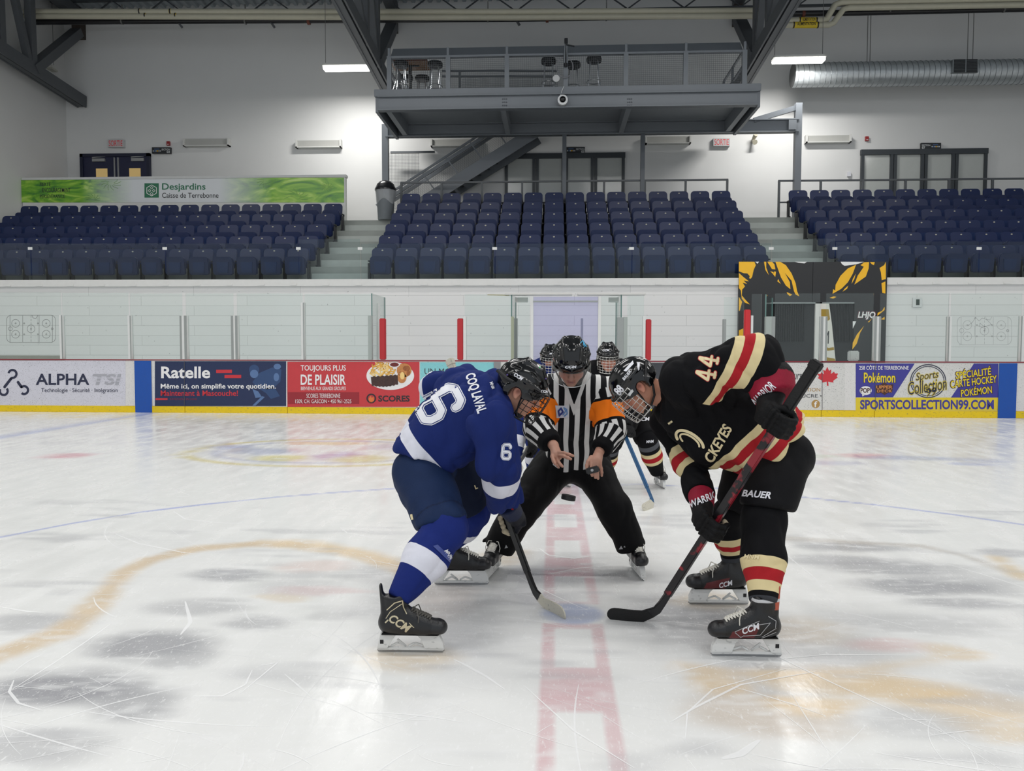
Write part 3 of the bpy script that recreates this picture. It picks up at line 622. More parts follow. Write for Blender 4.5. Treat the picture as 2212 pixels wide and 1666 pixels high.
# right side panes in front of the mural
pane(1562, 1605, 642, 'glass pane left of the bright red pad', Y=YB + .25); post(1560, 1566, 690, 'grey post left of the mural', STEEL, Y=YB + .25)
pane(1622, 1643, 635, 'narrow glass pane right of the bright red pad'); post(1619, 1624, 682, 'slim white post right of the bright red pad')
rpane(1652, YB + .06, 1666, 17.2, 636, 'thick edged glass pane turning back in front of the mural'); post(1651, 1671, 684, 'grey green corner post in front of the mural', M('corner_post', ''), split=[(1664, 1671)])
pane(1672, 1769, 634, 'glass pane in front of the dark doorway, left half'); pane(1782, 1884, 634, 'glass pane in front of the dark doorway, right half')
post(1769, 1783, 684, 'triple white post in front of the dark doorway', split=[(1769, 1774), (1779, 1783)]); post(1884, 1898, 684, 'triple white post at the right edge of the mural', split=[(1884, 1889), (1894, 1898)])
pane(1898, 2046, 634, 'glass pane in front of the small wall plaque'); pane(2051, 2203, 634, 'glass pane with the pale scribbled rink diagram'); pane(2208, 2420, 634, 'glass pane at the right edge of the photo')
post(2043, 2050, 684, 'white post left of the scribbled rink diagram', split=[(2043, 2045)]); post(2199, 2207, 683, 'white post right of the scribbled rink diagram', split=[(2199, 2201)])
# rink diagrams drawn on the panes
def diagram(x0, y0, x1, y1, mat, label, extra=False):
    Y = GY - .01; mb = MB(); w, h = x1 - x0, y1 - y0
    def ln(pts, wd=.75):
        V, F = stroke2d(pts, wd); mb.add([P(x0 + u * w, y0 + v * h, Y) for u, v in [(q[0] / w, q[1] / h) for q in V]], F)
    def c(cx, cy, r, n=20): ln([(cx * w + r * w * math.cos(2 * math.pi * i / n), cy * h + r * w * math.sin(2 * math.pi * i / n)) for i in range(n + 1)])
    rr = .1 * w; ol = []
    for (cx, cy, a0) in ((w - rr, rr, -90), (w - rr, h - rr, 0), (rr, h - rr, 90), (rr, rr, 180)):
        ol += [(cx + rr * math.cos(math.radians(a0 + k * 15)), cy + rr * math.sin(math.radians(a0 + k * 15))) for k in range(7)]
    ln(ol + [ol[0]])
    for fx in (.07, .33, .665, .935): ln([(fx * w, .02 * h), (fx * w, .98 * h)])
    for k in range(8): ln([(.5 * w, (.02 + k * .125) * h), (.5 * w, (.09 + k * .125) * h)])
    for cx, cy in ((.185, .3), (.185, .7), (.81, .3), (.81, .7), (.5, .5)): c(cx, cy, .08); c(cx, cy, .012, 8)
    for cx, cy in ((.36, .3), (.64, .3), (.36, .7), (.64, .7)): c(cx, cy, .012, 8)
    c(.08, .5, .04); c(.93, .5, .02); ln([(.52 * w, .01 * h), (.54 * w, .10 * h), (.6 * w, .12 * h), (.64 * w, .01 * h)])
    if extra:
        ln([(.2 * w, .32 * h), (.28 * w, .2 * h), (.34 * w, .03 * h), (.4 * w, .16 * h), (.46 * w, .05 * h), (.55 * w, .12 * h), (.63 * w, .28 * h), (.5 * w, .36 * h), (.42 * w, .24 * h), (.4 * w, .35 * h), (.52 * w, .42 * h), (.5 * w, .5 * h)], 1.0)
    tag(mb.build('rink_diagram', mat), label, 'drawing')
diagram(14, 681, 120, 740, M('marker_dark', '#5d605f', .7), 'dark line drawing of a rink on the far left glass pane')
diagram(2068, 684, 2185, 745, M('marker_pale', '#a3a7a7', .7), 'pale line drawing of a rink with scribbles on the right glass pane', True)
# things in the bench behind the boards
tag(MB().bb(P(0, 770, 16.7).x - 3, P(138, 770, 16.7).x, 16.6, 16.75, 0.6, P(60, 768, 16.7).z).build('bench_back', M('bench_top', '#a8a59c', .6)), 'grey bench back behind the far left pane', 'bench')
a = P(1832, 758, 16.25); b = P(1853, 780, 16.25)
tag(MB().bb(a.x, P(1853, 770, 16.25).x, 16.16, 16.3, b.z, a.z).build('white_board_box', M('white_box', '#dcdad8', .5, specks=.6), bevel=.02), 'small scuffed white box standing on the boards before the doorway', 'box')
a, b = P(1976, 645, YW - .05), P(1990, 660, YW - .05)
o = MB().bb(P(1973, 650, YW - .05).x, P(1993, 650, YW - .05).x, YW - .03, YW - .004, b.z - .03, a.z + .02).build('wall_plaque', M('plaque_rim', '#cfd0cf', .5)); tag(o, 'small pale wall plaque with a dark centre right of the mural', 'plaque')
MB().bb(P(1980, 650, YW - .05).x, P(1987, 650, YW - .05).x, YW - .04, YW - .028, P(1980, 659, YW).z, P(1980, 647, YW).z).build('plaque_face', M('plaque_dark', '#2c3a34', .4), o)

# mural with the doorway to the dressing rooms
MY = YW - .10
BLK = M('mural_black', '#232325', .45, specks=.0); MYEL = M('mural_yellow', '#efb51e', .45); MWH = M('mural_white', '#e6e6e4', .45)
t = thing('painted_mural', 'black mural panel with yellow flame shapes around the dressing room doorway', 'mural', (P(1755, 780, MY).x, MY, 0))
zt, zd = P(1755, 566, MY).z, P(1755, 653, MY).z
xl, xr, dl, dr = P(1595, 700, MY).x, P(1914, 700, MY).x, P(1664, 700, MY).x, P(1845, 700, MY).x
for n_, q in (('mural_panel', (xl, dl, 0, zd)), ('mural_panel', (dr, xr, 0, zd)), ('mural_panel', (xl, (xl + xr) / 2 - .004, zd, zt)), ('mural_panel', ((xl + xr) / 2 + .004, xr, zd, zt))):
    MB().bb(q[0], q[1], MY, MY + .09, q[2], q[3]).build(n_, BLK, t)
mk = MB(); mw = MB()
def sw(pts, m=None): link_mesh('painted_shape' if m is None else 'worn_patch', [P(1560 + x / 5.672, 550 + y / 5.672, MY - .003) for x, y in pts], [tuple(range(len(pts)))], MYEL if m is None else MWH, t)
sw([(205, 88), (395, 88), (412, 130), (385, 190), (368, 270), (350, 297), (330, 290), (338, 265), (310, 232), (262, 228), (205, 205)])
sw([(205, 225), (260, 275), (330, 330), (262, 318), (305, 360), (250, 345), (280, 390), (245, 430), (240, 500), (290, 560), (340, 612), (280, 590), (240, 540), (228, 440), (205, 410), (205, 300)])
sw([(205, 520), (245, 580), (215, 690), (205, 690)]); sw([(205, 930), (258, 905), (258, 1015), (205, 1015)])
sw([(512, 88), (540, 88), (540, 160), (572, 252), (530, 190)]); sw([(552, 88), (610, 88), (640, 120), (652, 182), (610, 178), (580, 130)])
sw([(590, 205), (630, 215), (628, 240), (640, 205), (660, 212), (650, 275), (620, 235)]); sw([(652, 88), (710, 88), (780, 130), (850, 230), (900, 350), (918, 450), (945, 512), (900, 490), (880, 450), (850, 320), (768, 225), (830, 340), (836, 425), (780, 380), (720, 280)])
sw([(688, 300), (700, 330), (720, 360), (675, 328)]); sw([(790, 460), (858, 490), (830, 510), (800, 485)])
sw([(1640, 125), (1600, 235), (1540, 340), (1460, 420), (1352, 482), (1360, 425), (1385, 440), (1390, 370), (1450, 260), (1540, 170)]); sw([(1800, 92), (1795, 170), (1760, 270), (1620, 368), (1660, 260), (1735, 150), (1695, 130), (1740, 95)])
sw([(1636, 235), (1620, 300), (1585, 360), (1600, 300)]); sw([(1545, 380), (1530, 420), (1475, 455), (1500, 420)]); sw([(1315, 530), (1370, 512), (1400, 520), (1360, 540)]); sw([(1810, 92), (1870, 92), (1860, 130), (1835, 120)])
sw([(2005, 90), (2005, 300), (1955, 315), (1945, 220), (1928, 165), (1985, 130)]); sw([(2000, 330), (2000, 478), (1962, 470), (1952, 350)]); sw([(1740, 872), (1690, 960), (1650, 1090), (1595, 1165), (1600, 1080), (1650, 980)])
sw([(1990, 640), (1990, 680), (1900, 752), (1905, 715), (1960, 690)]); sw([(1835, 785), (1800, 830), (1782, 828)]); sw([(1990, 762), (1990, 798), (1945, 795)])
#W
sw([(888, 88), (1040, 88), (1010, 108), (930, 100)], mw); sw([(1450, 88), (1740, 90), (1640, 120), (1500, 138), (1470, 120)], mw); sw([(405, 88), (452, 88), (432, 112)], mw); sw([(1600, 818), (1642, 820), (1600, 910)], mw)
lt = MB()
V, F = text2d('LHJQ', .03, .2); V = fit2d(V, 38, 17)
lt.add([P(1872 + x, 682 - y, MY - .006) for x, y in V], F); link_mesh('lettering', lt.v, lt.f, MWH, t)
lt = MB(); V, F = text2d('LHJQ', .07, .2); V = fit2d(V, 41, 20)
lt.add([P(1872 + x, 682 - y, MY - .003) for x, y in V], F); link_mesh('lettering', lt.v, lt.f, M('ink_plum', '#6b3b46', .5), t)
# doorway: a dark sheet on the solid wall paints the unlit interior
dt = thing('doorway', 'open dark doorway with black curtains in the middle of the mural', 'doorway', ((dl + dr) / 2, YW + .2, 0))
MB().bb(dl, dr, YW - .03, YW - .004, .05, zd).build('door_dark_sheet', M('doorway_shade', '#17181b', .7), dt)
cm = MB()
for x0, x1 in ((1671, 1740), (1792, 1838)):
    k = 14
    for i in range(k):
        a, b = P(x0 + (x1 - x0) * i / k, 655, YW).x, P(x0 + (x1 - x0) * (i + .6) / k, 655, YW).x
        cm.bb(a, b, YW - .06, YW - .032, P(1700, 738, YW).z, zd - .02)
cm.build('curtain', M('black_curtain', '#0e0f12', .8), dt)
MB().bb(P(1759, 655, YW).x, P(1773, 655, YW).x, YW - .09, YW - .03, .1, zd).build('door_jamb', M('jamb_white', '#d8d4cf', .5), dt)
MB().bb(dl, dr, YW - .09, YW - .03, zd - .03, zd).build('door_head', STEEL, dt)
jb = MB(); jb.add([P(x, y, YW - .095) for x, y in ((1774, 656), (1791, 656), (1797, 700), (1805, 780), (1774, 780))], [(0, 1, 2, 3, 4)])
ban = jb.build('hanging_banner', M('banner_white', '#d9d5cc', .6)); tag(ban, 'narrow white banner hanging in the dark doorway', 'banner')
b2 = MB()
for pts in ([(1774, 668), (1790, 668), (1793, 690), (1784, 696), (1774, 684)], [(1775, 745), (1790, 752), (1801, 750), (1802, 756), (1788, 758), (1775, 750)], [(1775, 770), (1803, 775), (1805, 780), (1775, 780)]): b2.add([P(x, y, YW - .098) for x, y in pts], [tuple(range(len(pts)))])
link_mesh('banner_print', b2.v, b2.f, M('print_gold', '#9c7f2c', .6), ban)
b3 = MB()
for pts in ([(1776, 700), (1781, 705), (1778, 722), (1785, 712), (1783, 735), (1790, 716), (1789, 742)],):
    V, F = stroke2d(pts, 2.0); b3.add([P(x, y, YW - .101) for x, y in V], F)
link_mesh('lettering', b3.v, b3.f, BLACKI, ban)
# ------------------------------------------------------------------ stadium seats
SEATM = M('seat_plastic', '#19254a', .36, var=.10, scale=5, spec=.3); SEATD = M('seat_recess', '#1a2c55', .4, spec=.3); SBLK = M('seat_iron', '#15161a', .5)
PLATE = M('seat_number_plate', '#a8a596', .5)
def rrect(w, h, r, n=5, bottom_r=None):
    pts = []
    rb = r if bottom_r is None else bottom_r
    for cx, cy, a0, rr in ((w / 2 - r, h / 2 - r, 0, r), (-w / 2 + r, h / 2 - r, 90, r), (-w / 2 + rb, -h / 2 + rb, 180, rb), (w / 2 - rb, -h / 2 + rb, 270, rb)):
        pts += [(cx + rr * math.cos(math.radians(a0 + 90 * k / n)), cy + rr * math.sin(math.radians(a0 + 90 * k / n))) for k in range(n + 1)]
    return pts
def make_seat():
    root = thing('stadium_seat', None, None)
    tl = Matrix.Rotation(math.radians(-9), 4, 'X')
    m = MB().prism(rrect(.53, .50, .10, bottom_r=.05), (0, -.0, 0), (1, 0, 0), (0, 0, 1), .035).xf(Matrix.Translation((0, .03, .58)) @ tl)
    m.build('backrest', SEATM, root, True, .012)
    m = MB().prism(rrect(.515, .44, .09, bottom_r=.07), (0, 0, 0), (1, 0, 0), (0, 0, 1), .075).xf(Matrix.Translation((0, -.155, .385)) @ Matrix.Rotation(math.radians(7), 4, 'X'))
    pan = m.build('seat_pan', SEATM, root, True, .02)
    m = MB().prism([(-.155, .10), (.155, .10), (.125, -.17), (-.125, -.17)], (0, 0, 0), (1, 0, 0), (0, 0, 1), .02).xf(Matrix.Translation((0, -.222, .372)) @ Matrix.Rotation(math.radians(7), 4, 'X'))
    m.build('pan_recess', SEATD, pan, False, .006)
    m = MB().prism([(.024 * math.cos(t), .017 * math.sin(t)) for t in np.linspace(0, 2 * math.pi, 10, endpoint=False)], (0, -.036, .185), (1, 0, 0), (0, 0, 1), .004).xf(Matrix.Translation((0, .03, .58)) @ tl)
    m.build('number_plate', PLATE, root)
    for sx in (-1, 1):
        m = MB()
        m.bb(sx * .30 - .024, sx * .30 + .024, -.16, -.02, .04, .44); m.bb(sx * .30 - .03, sx * .30 + .03, -.22, .05, .0, .05)
        m.bar((sx * .30, .03, .50), (sx * .30, -.18, .49), .035, .03); m.bar((sx * .30, -.05, .40), (sx * .30, .04, .50), .03, .05)
        m.build('side_frame', SBLK, root)
    return root
proto = make_seat(); first = True
ORD = ['first', 'second', 'third', 'fourth', 'fifth', 'sixth', 'seventh', 'eighth', 'ninth', 'tenth', 'eleventh', 'twelfth', 'thirteenth', 'fourteenth', 'fifteenth', 'sixteenth', 'seventeenth', 'eighteenth']
ROW = ['front', 'second', 'third', 'fourth', 'fifth', 'sixth']
def seat_at(x, i, label, group):
    global first
    o = proto if first else copy_tree(proto); first = False
    o.location = (x, Y1 + RUN * i, tread(i)); tag(o, label, 'seat', group)
for i in range(6):
    y = Y1 + RUN * i
    for j in range(16): seat_at(-4.207 + .6 * j, i, f'navy folding seat, {ORD[j]} from the left in the {ROW[i]} row of the centre stand', 'navy seats of the centre stand')
    for j in range(18):
        x = -6.31 - .6 * j
        if i > 4 or x < XL + .35 or x < -1.25 * y * .66 - .7: continue
        seat_at(x, i, f'navy folding seat, {ORD[j]} from the stairs in the {ROW[i]} row of the left stand', 'navy seats of the left stand')
    for j in range(14):
        x = 6.97 + .6 * j
        if x > (2240 - 1196) * y / FPX + .1: continue
        seat_at(x, i, f'navy folding seat, {ORD[j]} from the stairs in the {ROW[i]} row of the right stand', 'navy seats of the right stand')
# safety glass on the coping
SG = glass_mat('safety_glass', (0.90, 0.94, 0.94), .0, .03)
CLIP = M('white_clip', '#d8d8d6', .5)
edges = [(-520, -225, 526), (-222, 68, 526), (70, 358, 526), (360, 646, 526), (648, 779, 517), (781, 1069, 526), (1071, 1364, 526), (1366, 1665, 526), (1667, 1802, 516), (1804, 2113, 522), (2115, 2400, 522)]
for k, (a, b, yt) in enumerate(edges):
    Y = YW + .1; p, q = P(a, 600, Y), P(b, 600, Y)
    if q.x < XL: continue
    lab = ['safety glass panel at the left edge of the photo', 'safety glass panel, first of the left stand', 'safety glass panel, second of the left stand', 'safety glass panel before the seats next to the left stairs', 'taller safety glass panel at the foot of the left stairs', 'safety glass panel before the left third of the centre stand', 'safety glass panel before the middle of the centre stand', 'safety glass panel before the right third of the centre stand', 'taller safety glass panel at the foot of the right stairs', 'safety glass panel before the right stand, nearer the stairs', 'safety glass panel at the right edge of the photo'][k]
    zt = P((a + b) / 2, yt, Y).z
    o = MB().bb(max(p.x, XL + .02), q.x - .01, Y - .006, Y + .006, Z0, zt).build('safety_glass', SG); tag(o, lab, 'safety glass', 'glass panels along the foot of the stand')
    if 60 < b < 2300: MB().bb(q.x - .06, q.x + .05, Y - .016, Y - .0065, P(b, 540, Y).z, P(b, 534, Y).z).build('clip', CLIP, o)
# rails behind the seats
RAIL = M('rail_paint', '#4a4e52', .45)
def railing(pxs, Y, ytop, lab, low=True, xend=None):
    z = P(pxs[0], ytop, Y).z; t = thing('guard_rail', lab, 'railing', (wx(pxs[0], ytop, Y), Y, tread(5)))
    x0, x1 = wx(pxs[0], ytop, Y), xend or wx(pxs[-1], ytop, Y)
    MB().bar((x0 - .025, Y, z), (x1 + .025, Y, z), .05, .05).build('top_rail', RAIL, t)
    MB().bar((x0, Y, z - .62), (x1, Y, z - .62), .04, .04).build('middle_rail', RAIL, t)
    for p in pxs: MB().bb(wx(p, ytop, Y) - .03, wx(p, ytop, Y) + .03, Y - .03, Y + .03, tread(5), z).build('rail_post', RAIL, t)
railing([867, 954, 1041, 1128, 1217, 1305, 1393, 1481, 1571], 23.35, 395, 'grey guard rail behind the top row of the centre stand')
railing([1683, 1773, 1864, 1956, 2050, 2144, 2240], 23.35, 391, 'grey guard rail behind the top row of the right stand')
# green banner parapet
BY = 22.75
zt = P(600, 379, BY).z; zb = tread(4); x0, x1 = XL + .02, wx(746, 400, BY)
MB().bb(x0, x1, BY, BY + .16, zb, zt).build('parapet', M('parapet_white', '#d3d3d0', .5)); p_ = bpy.data.objects['parapet']; tag(p_, 'white parapet wall behind the left stand carrying the green banner', 'parapet')
MB().bb(x0, x1 + .03, BY - .03, BY + .19, zt - .07, zt).build('parapet_cap', M('parapet_cap', '#c4c5c4', .45), p_)
def green_mat():
    m = bpy.data.materials.new('banner_green'); m.use_nodes = True; nt = m.node_tree; N = nt.nodes; L = nt.links; b = N['Principled BSDF']
    tc = N.new('ShaderNodeTexCoord'); mp = N.new('ShaderNodeMapping'); mp.inputs['Scale'].default_value = (.5, 1, 1.5); mp.inputs['Rotation'].default_value = (0, .35, 0); L.new(tc.outputs['Object'], mp.inputs[0])
    wv = N.new('ShaderNodeTexNoise'); wv.inputs['Scale'].default_value = 1.6; wv.inputs['Detail'].default_value = 3; wv.inputs['Distortion'].default_value = 2.6; L.new(mp.outputs[0], wv.inputs['Vector'])
    cr = N.new('ShaderNodeValToRGB'); L.new(wv.outputs[0], cr.inputs[0]); e = cr.color_ramp.elements
    e[0].position = .28; e[0].color = (*C('#2f6a35'), 1); e[1].position = .78; e[1].color = (*C('#c3dc8e'), 1)
    for p, c in ((.42, '#5d9a2c'), (.55, '#86b83a'), (.64, '#a6cc55')): k = e.new(p); k.color = (*C(c), 1)
    sx = N.new('ShaderNodeSeparateXYZ'); L.new(tc.outputs['Object'], sx.inputs[0])
    ab = N.new('ShaderNodeMath'); ab.operation = 'ABSOLUTE'; L.new(sx.outputs[0], ab.inputs[0])
    mr = N.new('ShaderNodeMapRange'); mr.inputs[1].default_value = 1.3; mr.inputs[2].default_value = 2.9; mr.inputs[3].default_value = 1; mr.inputs[4].default_value = 0; L.new(ab.outputs[0], mr.inputs[0])
    mx = N.new('ShaderNodeMix'); mx.data_type = 'RGBA'; L.new(mr.outputs[0], mx.inputs[0]); L.new(cr.outputs[0], mx.inputs[6]); mx.inputs[7].default_value = (*C('#d2d5d8'), 1)
    L.new(mx.outputs[2], b.inputs['Base Color']); b.inputs['Roughness'].default_value = .25; return m
s = Sign('sponsor_banner', 'glossy green and white banner with a green hexagon emblem on the parapet', 'banner', BY - .012, (27, 384, 743, 437.5), green_mat(), .01)
GR = ink('ink_green', '#1f6b4b'); 
s.rect(312, 396, 343, 427, GR, 'emblem', 1); hx = lambda r: [(327.5 + r * math.sin(math.radians(60 * i)), 411.5 - r * math.cos(math.radians(60 * i))) for i in range(6)]
s.line(hx(12) + [hx(12)[0]], 1.2, WHITE, 'emblem', 2)
for q in ((327.5, 405.5), (323, 412), (332, 412), (327.5, 418.5)): s.line([(q[0], q[1] - 3), (q[0] + 3, q[1]), (q[0], q[1] + 3), (q[0] - 3, q[1]), (q[0], q[1] - 3)], .9, WHITE, 'emblem', 2)
s.text('Desjardins', 350, 396, 444, 414.5, GR, .015); s.text('Caisse de Terrebonne', 350, 416.5, 472, 427.5, BLACKI, .006)
for t_, a, b, y in (('FIERTÉ', 86, 109, 392.5), ('ENCOURAGEMENT', 91, 152, 406), ('PERSÉVÉRANCE', 86, 140, 418.5)): s.text(t_, a, y, b, y + 9.5, BLACKI, .004)
for cx_, cy_, r in ((240, 396, 22), (575, 392, 20), (640, 425, 26), (706, 404, 14), (200, 430, 16)):
    for k in range(12):
        a = 2 * math.pi * k / 12; pts = [(cx_ + u * r * math.cos(a + .25 * math.sin(u * 5)), cy_ + u * r * .7 * math.sin(a + .25 * math.sin(u * 5))) for u in (.3, .6, 1.0)]
        if all(385 < q[1] < 437 for q in pts): s.line(pts, .8, ink('ink_leaf', '#5d8a3a'), 'flower_drawing', 1)
s.done()
# rubbish bin at the head of the left stairs
bx = wx(833, 440, 22.6); t = thing('rubbish_bin', 'grey bin with a black dome lid and clear liner above the left stairs', 'bin', (bx, 22.6, tread(5)))
zz = tread(5)
MB().lathe((bx, 22.6, zz), [(.21, 0), (.225, .02), (.27, .86), (.28, .88), (.26, .88)], 28).build('bin_body', M('bin_grey', '#70757a', .5), t, True)
MB().lathe((bx, 22.6, zz), [(.31, .85), (.31, .90), (.285, .94), (.25, 1.03), (.17, 1.11), (.06, 1.14)], 28).build('bin_lid', M('bin_black', '#15161a', .25), t, True)
lm = MB(); prof = [(.262, .52), (.275, .60), (.288, .74), (.30, .87)]
n_ = 40; vs = []
for r, z in prof:
    for j in range(n_):
        a = 2 * math.pi * j / n_; rr = r * (1 + .02 * math.sin(5 * a + z * 9) + .015 * math.sin(11 * a)); vs.append((bx + rr * math.cos(a), 22.6 + rr * math.sin(a), zz + z + (.07 * math.sin(3 * a) if z < .55 else 0)))
lm.add(vs, [(i * n_ + j, i * n_ + (j + 1) % n_, (i + 1) * n_ + (j + 1) % n_, (i + 1) * n_ + j) for i in range(3) for j in range(n_)])
lm.build('bin_liner', glass_mat('clear_bag', (.85, .86, .87), .12, .2, .35, (.7, .72, .74)), t, True)
# ------------------------------------------------------------------ back wall fittings
FLOOR2 = tread(5)
FR = M('window_frame', '#33383d', .4); PANEG = M('grey_glass', '#b3b6b3', .12, spec=.6, var=.04)
def storefront(name, x0, x1, ytop, n, lab):
    Y = YBACK - .03; xs = [wx(x0 + (x1 - x0) * i / n, ytop + 30, Y) for i in range(n + 1)]; zt = P((x0 + x1) / 2, ytop, Y).z
    t = thing(name, lab, 'window', ((xs[0] + xs[-1]) / 2, Y, FLOOR2)); t['kind'] = 'structure'
    MB().bb(xs[0], xs[-1], Y - .02, Y + .02, FLOOR2 + .05, zt - .1).build('pane', PANEG, t)
    m = MB().bb(xs[0] - .06, xs[-1] + .06, Y - .09, Y + .02, zt - .16, zt)
    for i, x in enumerate(xs):
        for d in ((-.055, .055) if 0 < i < n else (0,)): m.bb(x + d - .045, x + d + .045, Y - .08, Y + .02, FLOOR2, zt)
    m.build('window_frame', FR, t)
    return t
storefront('window_1', 1094, 1346, 332, 4, 'dark framed glazed front of four grey panes behind the centre stand')
storefront('window_2', 1862, 2127, 323, 4, 'dark framed glazed front of four grey panes behind the right stand')
# blue double door
Y = YBACK - .03; x0, x1, zt = wx(176, 350, Y), wx(326, 350, Y), P(250, 333, Y).z
DB = M('door_navy', '#1d2140', .45); DBF = M('door_frame_navy', '#151a33', .45)
t = thing('door_1', 'navy double door with small lit windows behind the green banner', 'door', ((x0 + x1) / 2, Y, FLOOR2)); t['kind'] = 'structure'
MB().bb(x0, x1, Y - .10, Y + .02, zt - .10, zt).bb(x0, x0 + .10, Y - .10, Y + .02, FLOOR2, zt).bb(x1 - .10, x1, Y - .10, Y + .02, FLOOR2, zt).build('door_frame', DBF, t)
xm = (x0 + x1) / 2
for a, b, wxs, cl, hd in ((x0 + .10, xm - .008, (209.5, 234), (203, 230), 250), (xm + .008, x1 - .10, (281, 305.5), (287, 314), 258)):
    lf = MB().bb(a, b, Y - .05, Y + .02, FLOOR2 + .01, zt - .10).build('door_leaf', DB, t)
    MB().bb(wx(wxs[0], 370, Y), wx(wxs[1], 370, Y), Y - .056, Y - .0505, FLOOR2 + 1.0, P(220, 365, Y).z).build('lit_window', M('lit_window', '#d8b878', .5, emit=.25), lf)
    m = MB().bb(wx(cl[0], 345, Y), wx(cl[1], 345, Y), Y - .11, Y - .0505, P(220, 350.5, Y).z, P(220, 344, Y).z); m.bar((wx(cl[0], 345, Y), Y - .1, P(220, 342, Y).z), (wx(cl[1], 345, Y), Y - .06, P(220, 339.5, Y).z), .03, .03)
    m.build('door_closer', M('closer_metal', '#a5a6a6', .35, .6), lf)
    MB().bb(wx(hd, 350, Y) - .02, wx(hd, 350, Y) + .02, Y - .09, Y - .0505, FLOOR2 + .9, P(220, 342, Y).z).build('door_handle', M('closer_metal', ''), lf)
# unlit wall lamps
WL = M('lamp_housing', '#c9c9c6', .5); WG = M('lamp_louvre', '#a9a9a5', .6)
for cx_, cy_, lab in ((449, 309.5, 'unlit white wall lamp right of the section 03 sign'), (690.5, 312.5, 'unlit white wall lamp under the left lit fixture'), (981, 310.5, 'unlit white wall lamp behind the steel stair'), (1442, 304.5, 'unlit white wall lamp under the right end of the balcony'), (1786.5, 302, 'unlit white wall lamp left of the right fire alarm')):
    Y = YBACK - .02; x0, x1, z0, z1 = wx(cx_ - 49, cy_, Y), wx(cx_ + 49, cy_, Y), P(cx_, cy_ + 8.5, Y).z, P(cx_, cy_ - 7.5, Y).z
    t = thing('wall_lamp', lab, 'wall lamp', ((x0 + x1) / 2, Y, z0), 'unlit lamps along the back wall')
    MB().bb(x0 + .04, x1 - .04, Y - .10, Y + .02, z0 + .03, z1).build('louvre', WG, t)
    MB().bb(x0, x0 + .05, Y - .17, Y + .02, z0, z1 + .01).bb(x1 - .05, x1, Y - .17, Y + .02, z0, z1 + .01).bb(x0, x1, Y - .17, Y + .02, z0, z0 + .03).build('housing', WL, t)
# signs on the back wall
RL = M('exit_red', '#c81e28', .5, emit=.12); EXB = M('exit_box', '#b9babb', .4)
for bx_, lab in (((232.5, 301.5, 267, 318), 'SORTIE exit sign above the navy double door'), ((1541, 298.5, 1577, 315.5), 'SORTIE exit sign under the right end of the balcony')):
    s = Sign('exit_sign', lab, 'exit sign', YBACK - .12, bx_, EXB, .118, 'exit signs'); s.text('SORTIE', bx_[0] + 2.5, bx_[1] + 2, bx_[2] - 2.5, bx_[3] - 2, RL, .0, layer=1); s.done()
SG2 = M('sign_black', '#25282c', .4); SGW = M('sign_white', '#c6c8c9', .5); SGB = M('sign_blue', '#4a6da0', .5)
for bx_, num, lab, flip in (((328, 318, 368, 331.5), '03', 'black section 03 sign right of the navy double door', 0), ((1223, 317.5, 1263.5, 331.5), '05', 'black section 05 sign above the centre glazed front', 0), ((1990.5, 308.5, 2033, 323), '07', 'black section 07 sign above the right glazed front', 1)):
    s = Sign('section_sign', lab, 'sign', YBACK - .10, bx_, SG2, .09, 'section signs'); x0, y0, x1, y1 = bx_; w = x1 - x0
    if flip: s.text('SECTION', x0 + 1, y0 + 3.5, x0 + 19, y0 + 7.5, SGW, .02); s.text(num, x0 + 1, y0 + 8, x0 + 8, y0 + 13, SGW, .03); sx = x0 + 22
    else: s.text('SECTION', x1 - 19, y0 + 3, x1 - 1, y0 + 7, SGW, .02); s.text(num, x1 - 8, y0 + 7.5, x1 - 1, y0 + 12.5, SGW, .03); sx = x0 + 2
    for k in range(6): s.rect(sx + k * 3.1, y0 + 7, sx + k * 3.1 + 2, y0 + 9.5, [SGW, SGB, SGW, MYEL, SGW, SGW][k], 'icon', 2)
    s.rect(sx + 3, y0 + 3.5, sx + 14, y0 + 4.6, SGB, 'icon', 2); s.done()
for bx_, lab in (((359.5, 305, 366, 314), 'small red fire alarm above the section 03 sign'), ((1870, 294.5, 1877, 304), 'small red fire alarm left of the right glazed front')):
    s = Sign('fire_alarm', lab, 'fire alarm', YBACK - .07, bx_, M('alarm_red', '#8f1f22', .4), .068, 'fire alarms'); s.rect(bx_[0] + 1.5, bx_[3] - 3, bx_[2] - 1.5, bx_[3] - 1.6, SGW, 'alarm_plate', 1); s.done()
s = Sign('thermostat', 'small white control box left of the right glazed front', 'control box', YBACK - .06, (1831, 371, 1838.5, 381), M('thermostat', '#d3d4da', .4), .058); s.done()
c = P(1627, 303, YBACK - .1); t = thing('wall_floodlight', 'small cream twin floodlight right of the right exit sign', 'lamp', c)
MB().bb(c.x - .03, c.x + .03, YBACK - .1, YBACK, c.z - .05, c.z + .05).build('bracket', M('flood_cream', '#b9b4a2', .5), t)
MB().cyl(c + Vector((0, -.02, .03)), c + Vector((.04, -.14, .13)), .05, .07).build('lamp_head', M('flood_cream', ''), t, True); MB().cyl(c + Vector((0, -.02, -.03)), c + Vector((.02, -.15, -.1)), .05, .08).build('lamp_head', M('flood_cream', ''), t, True)
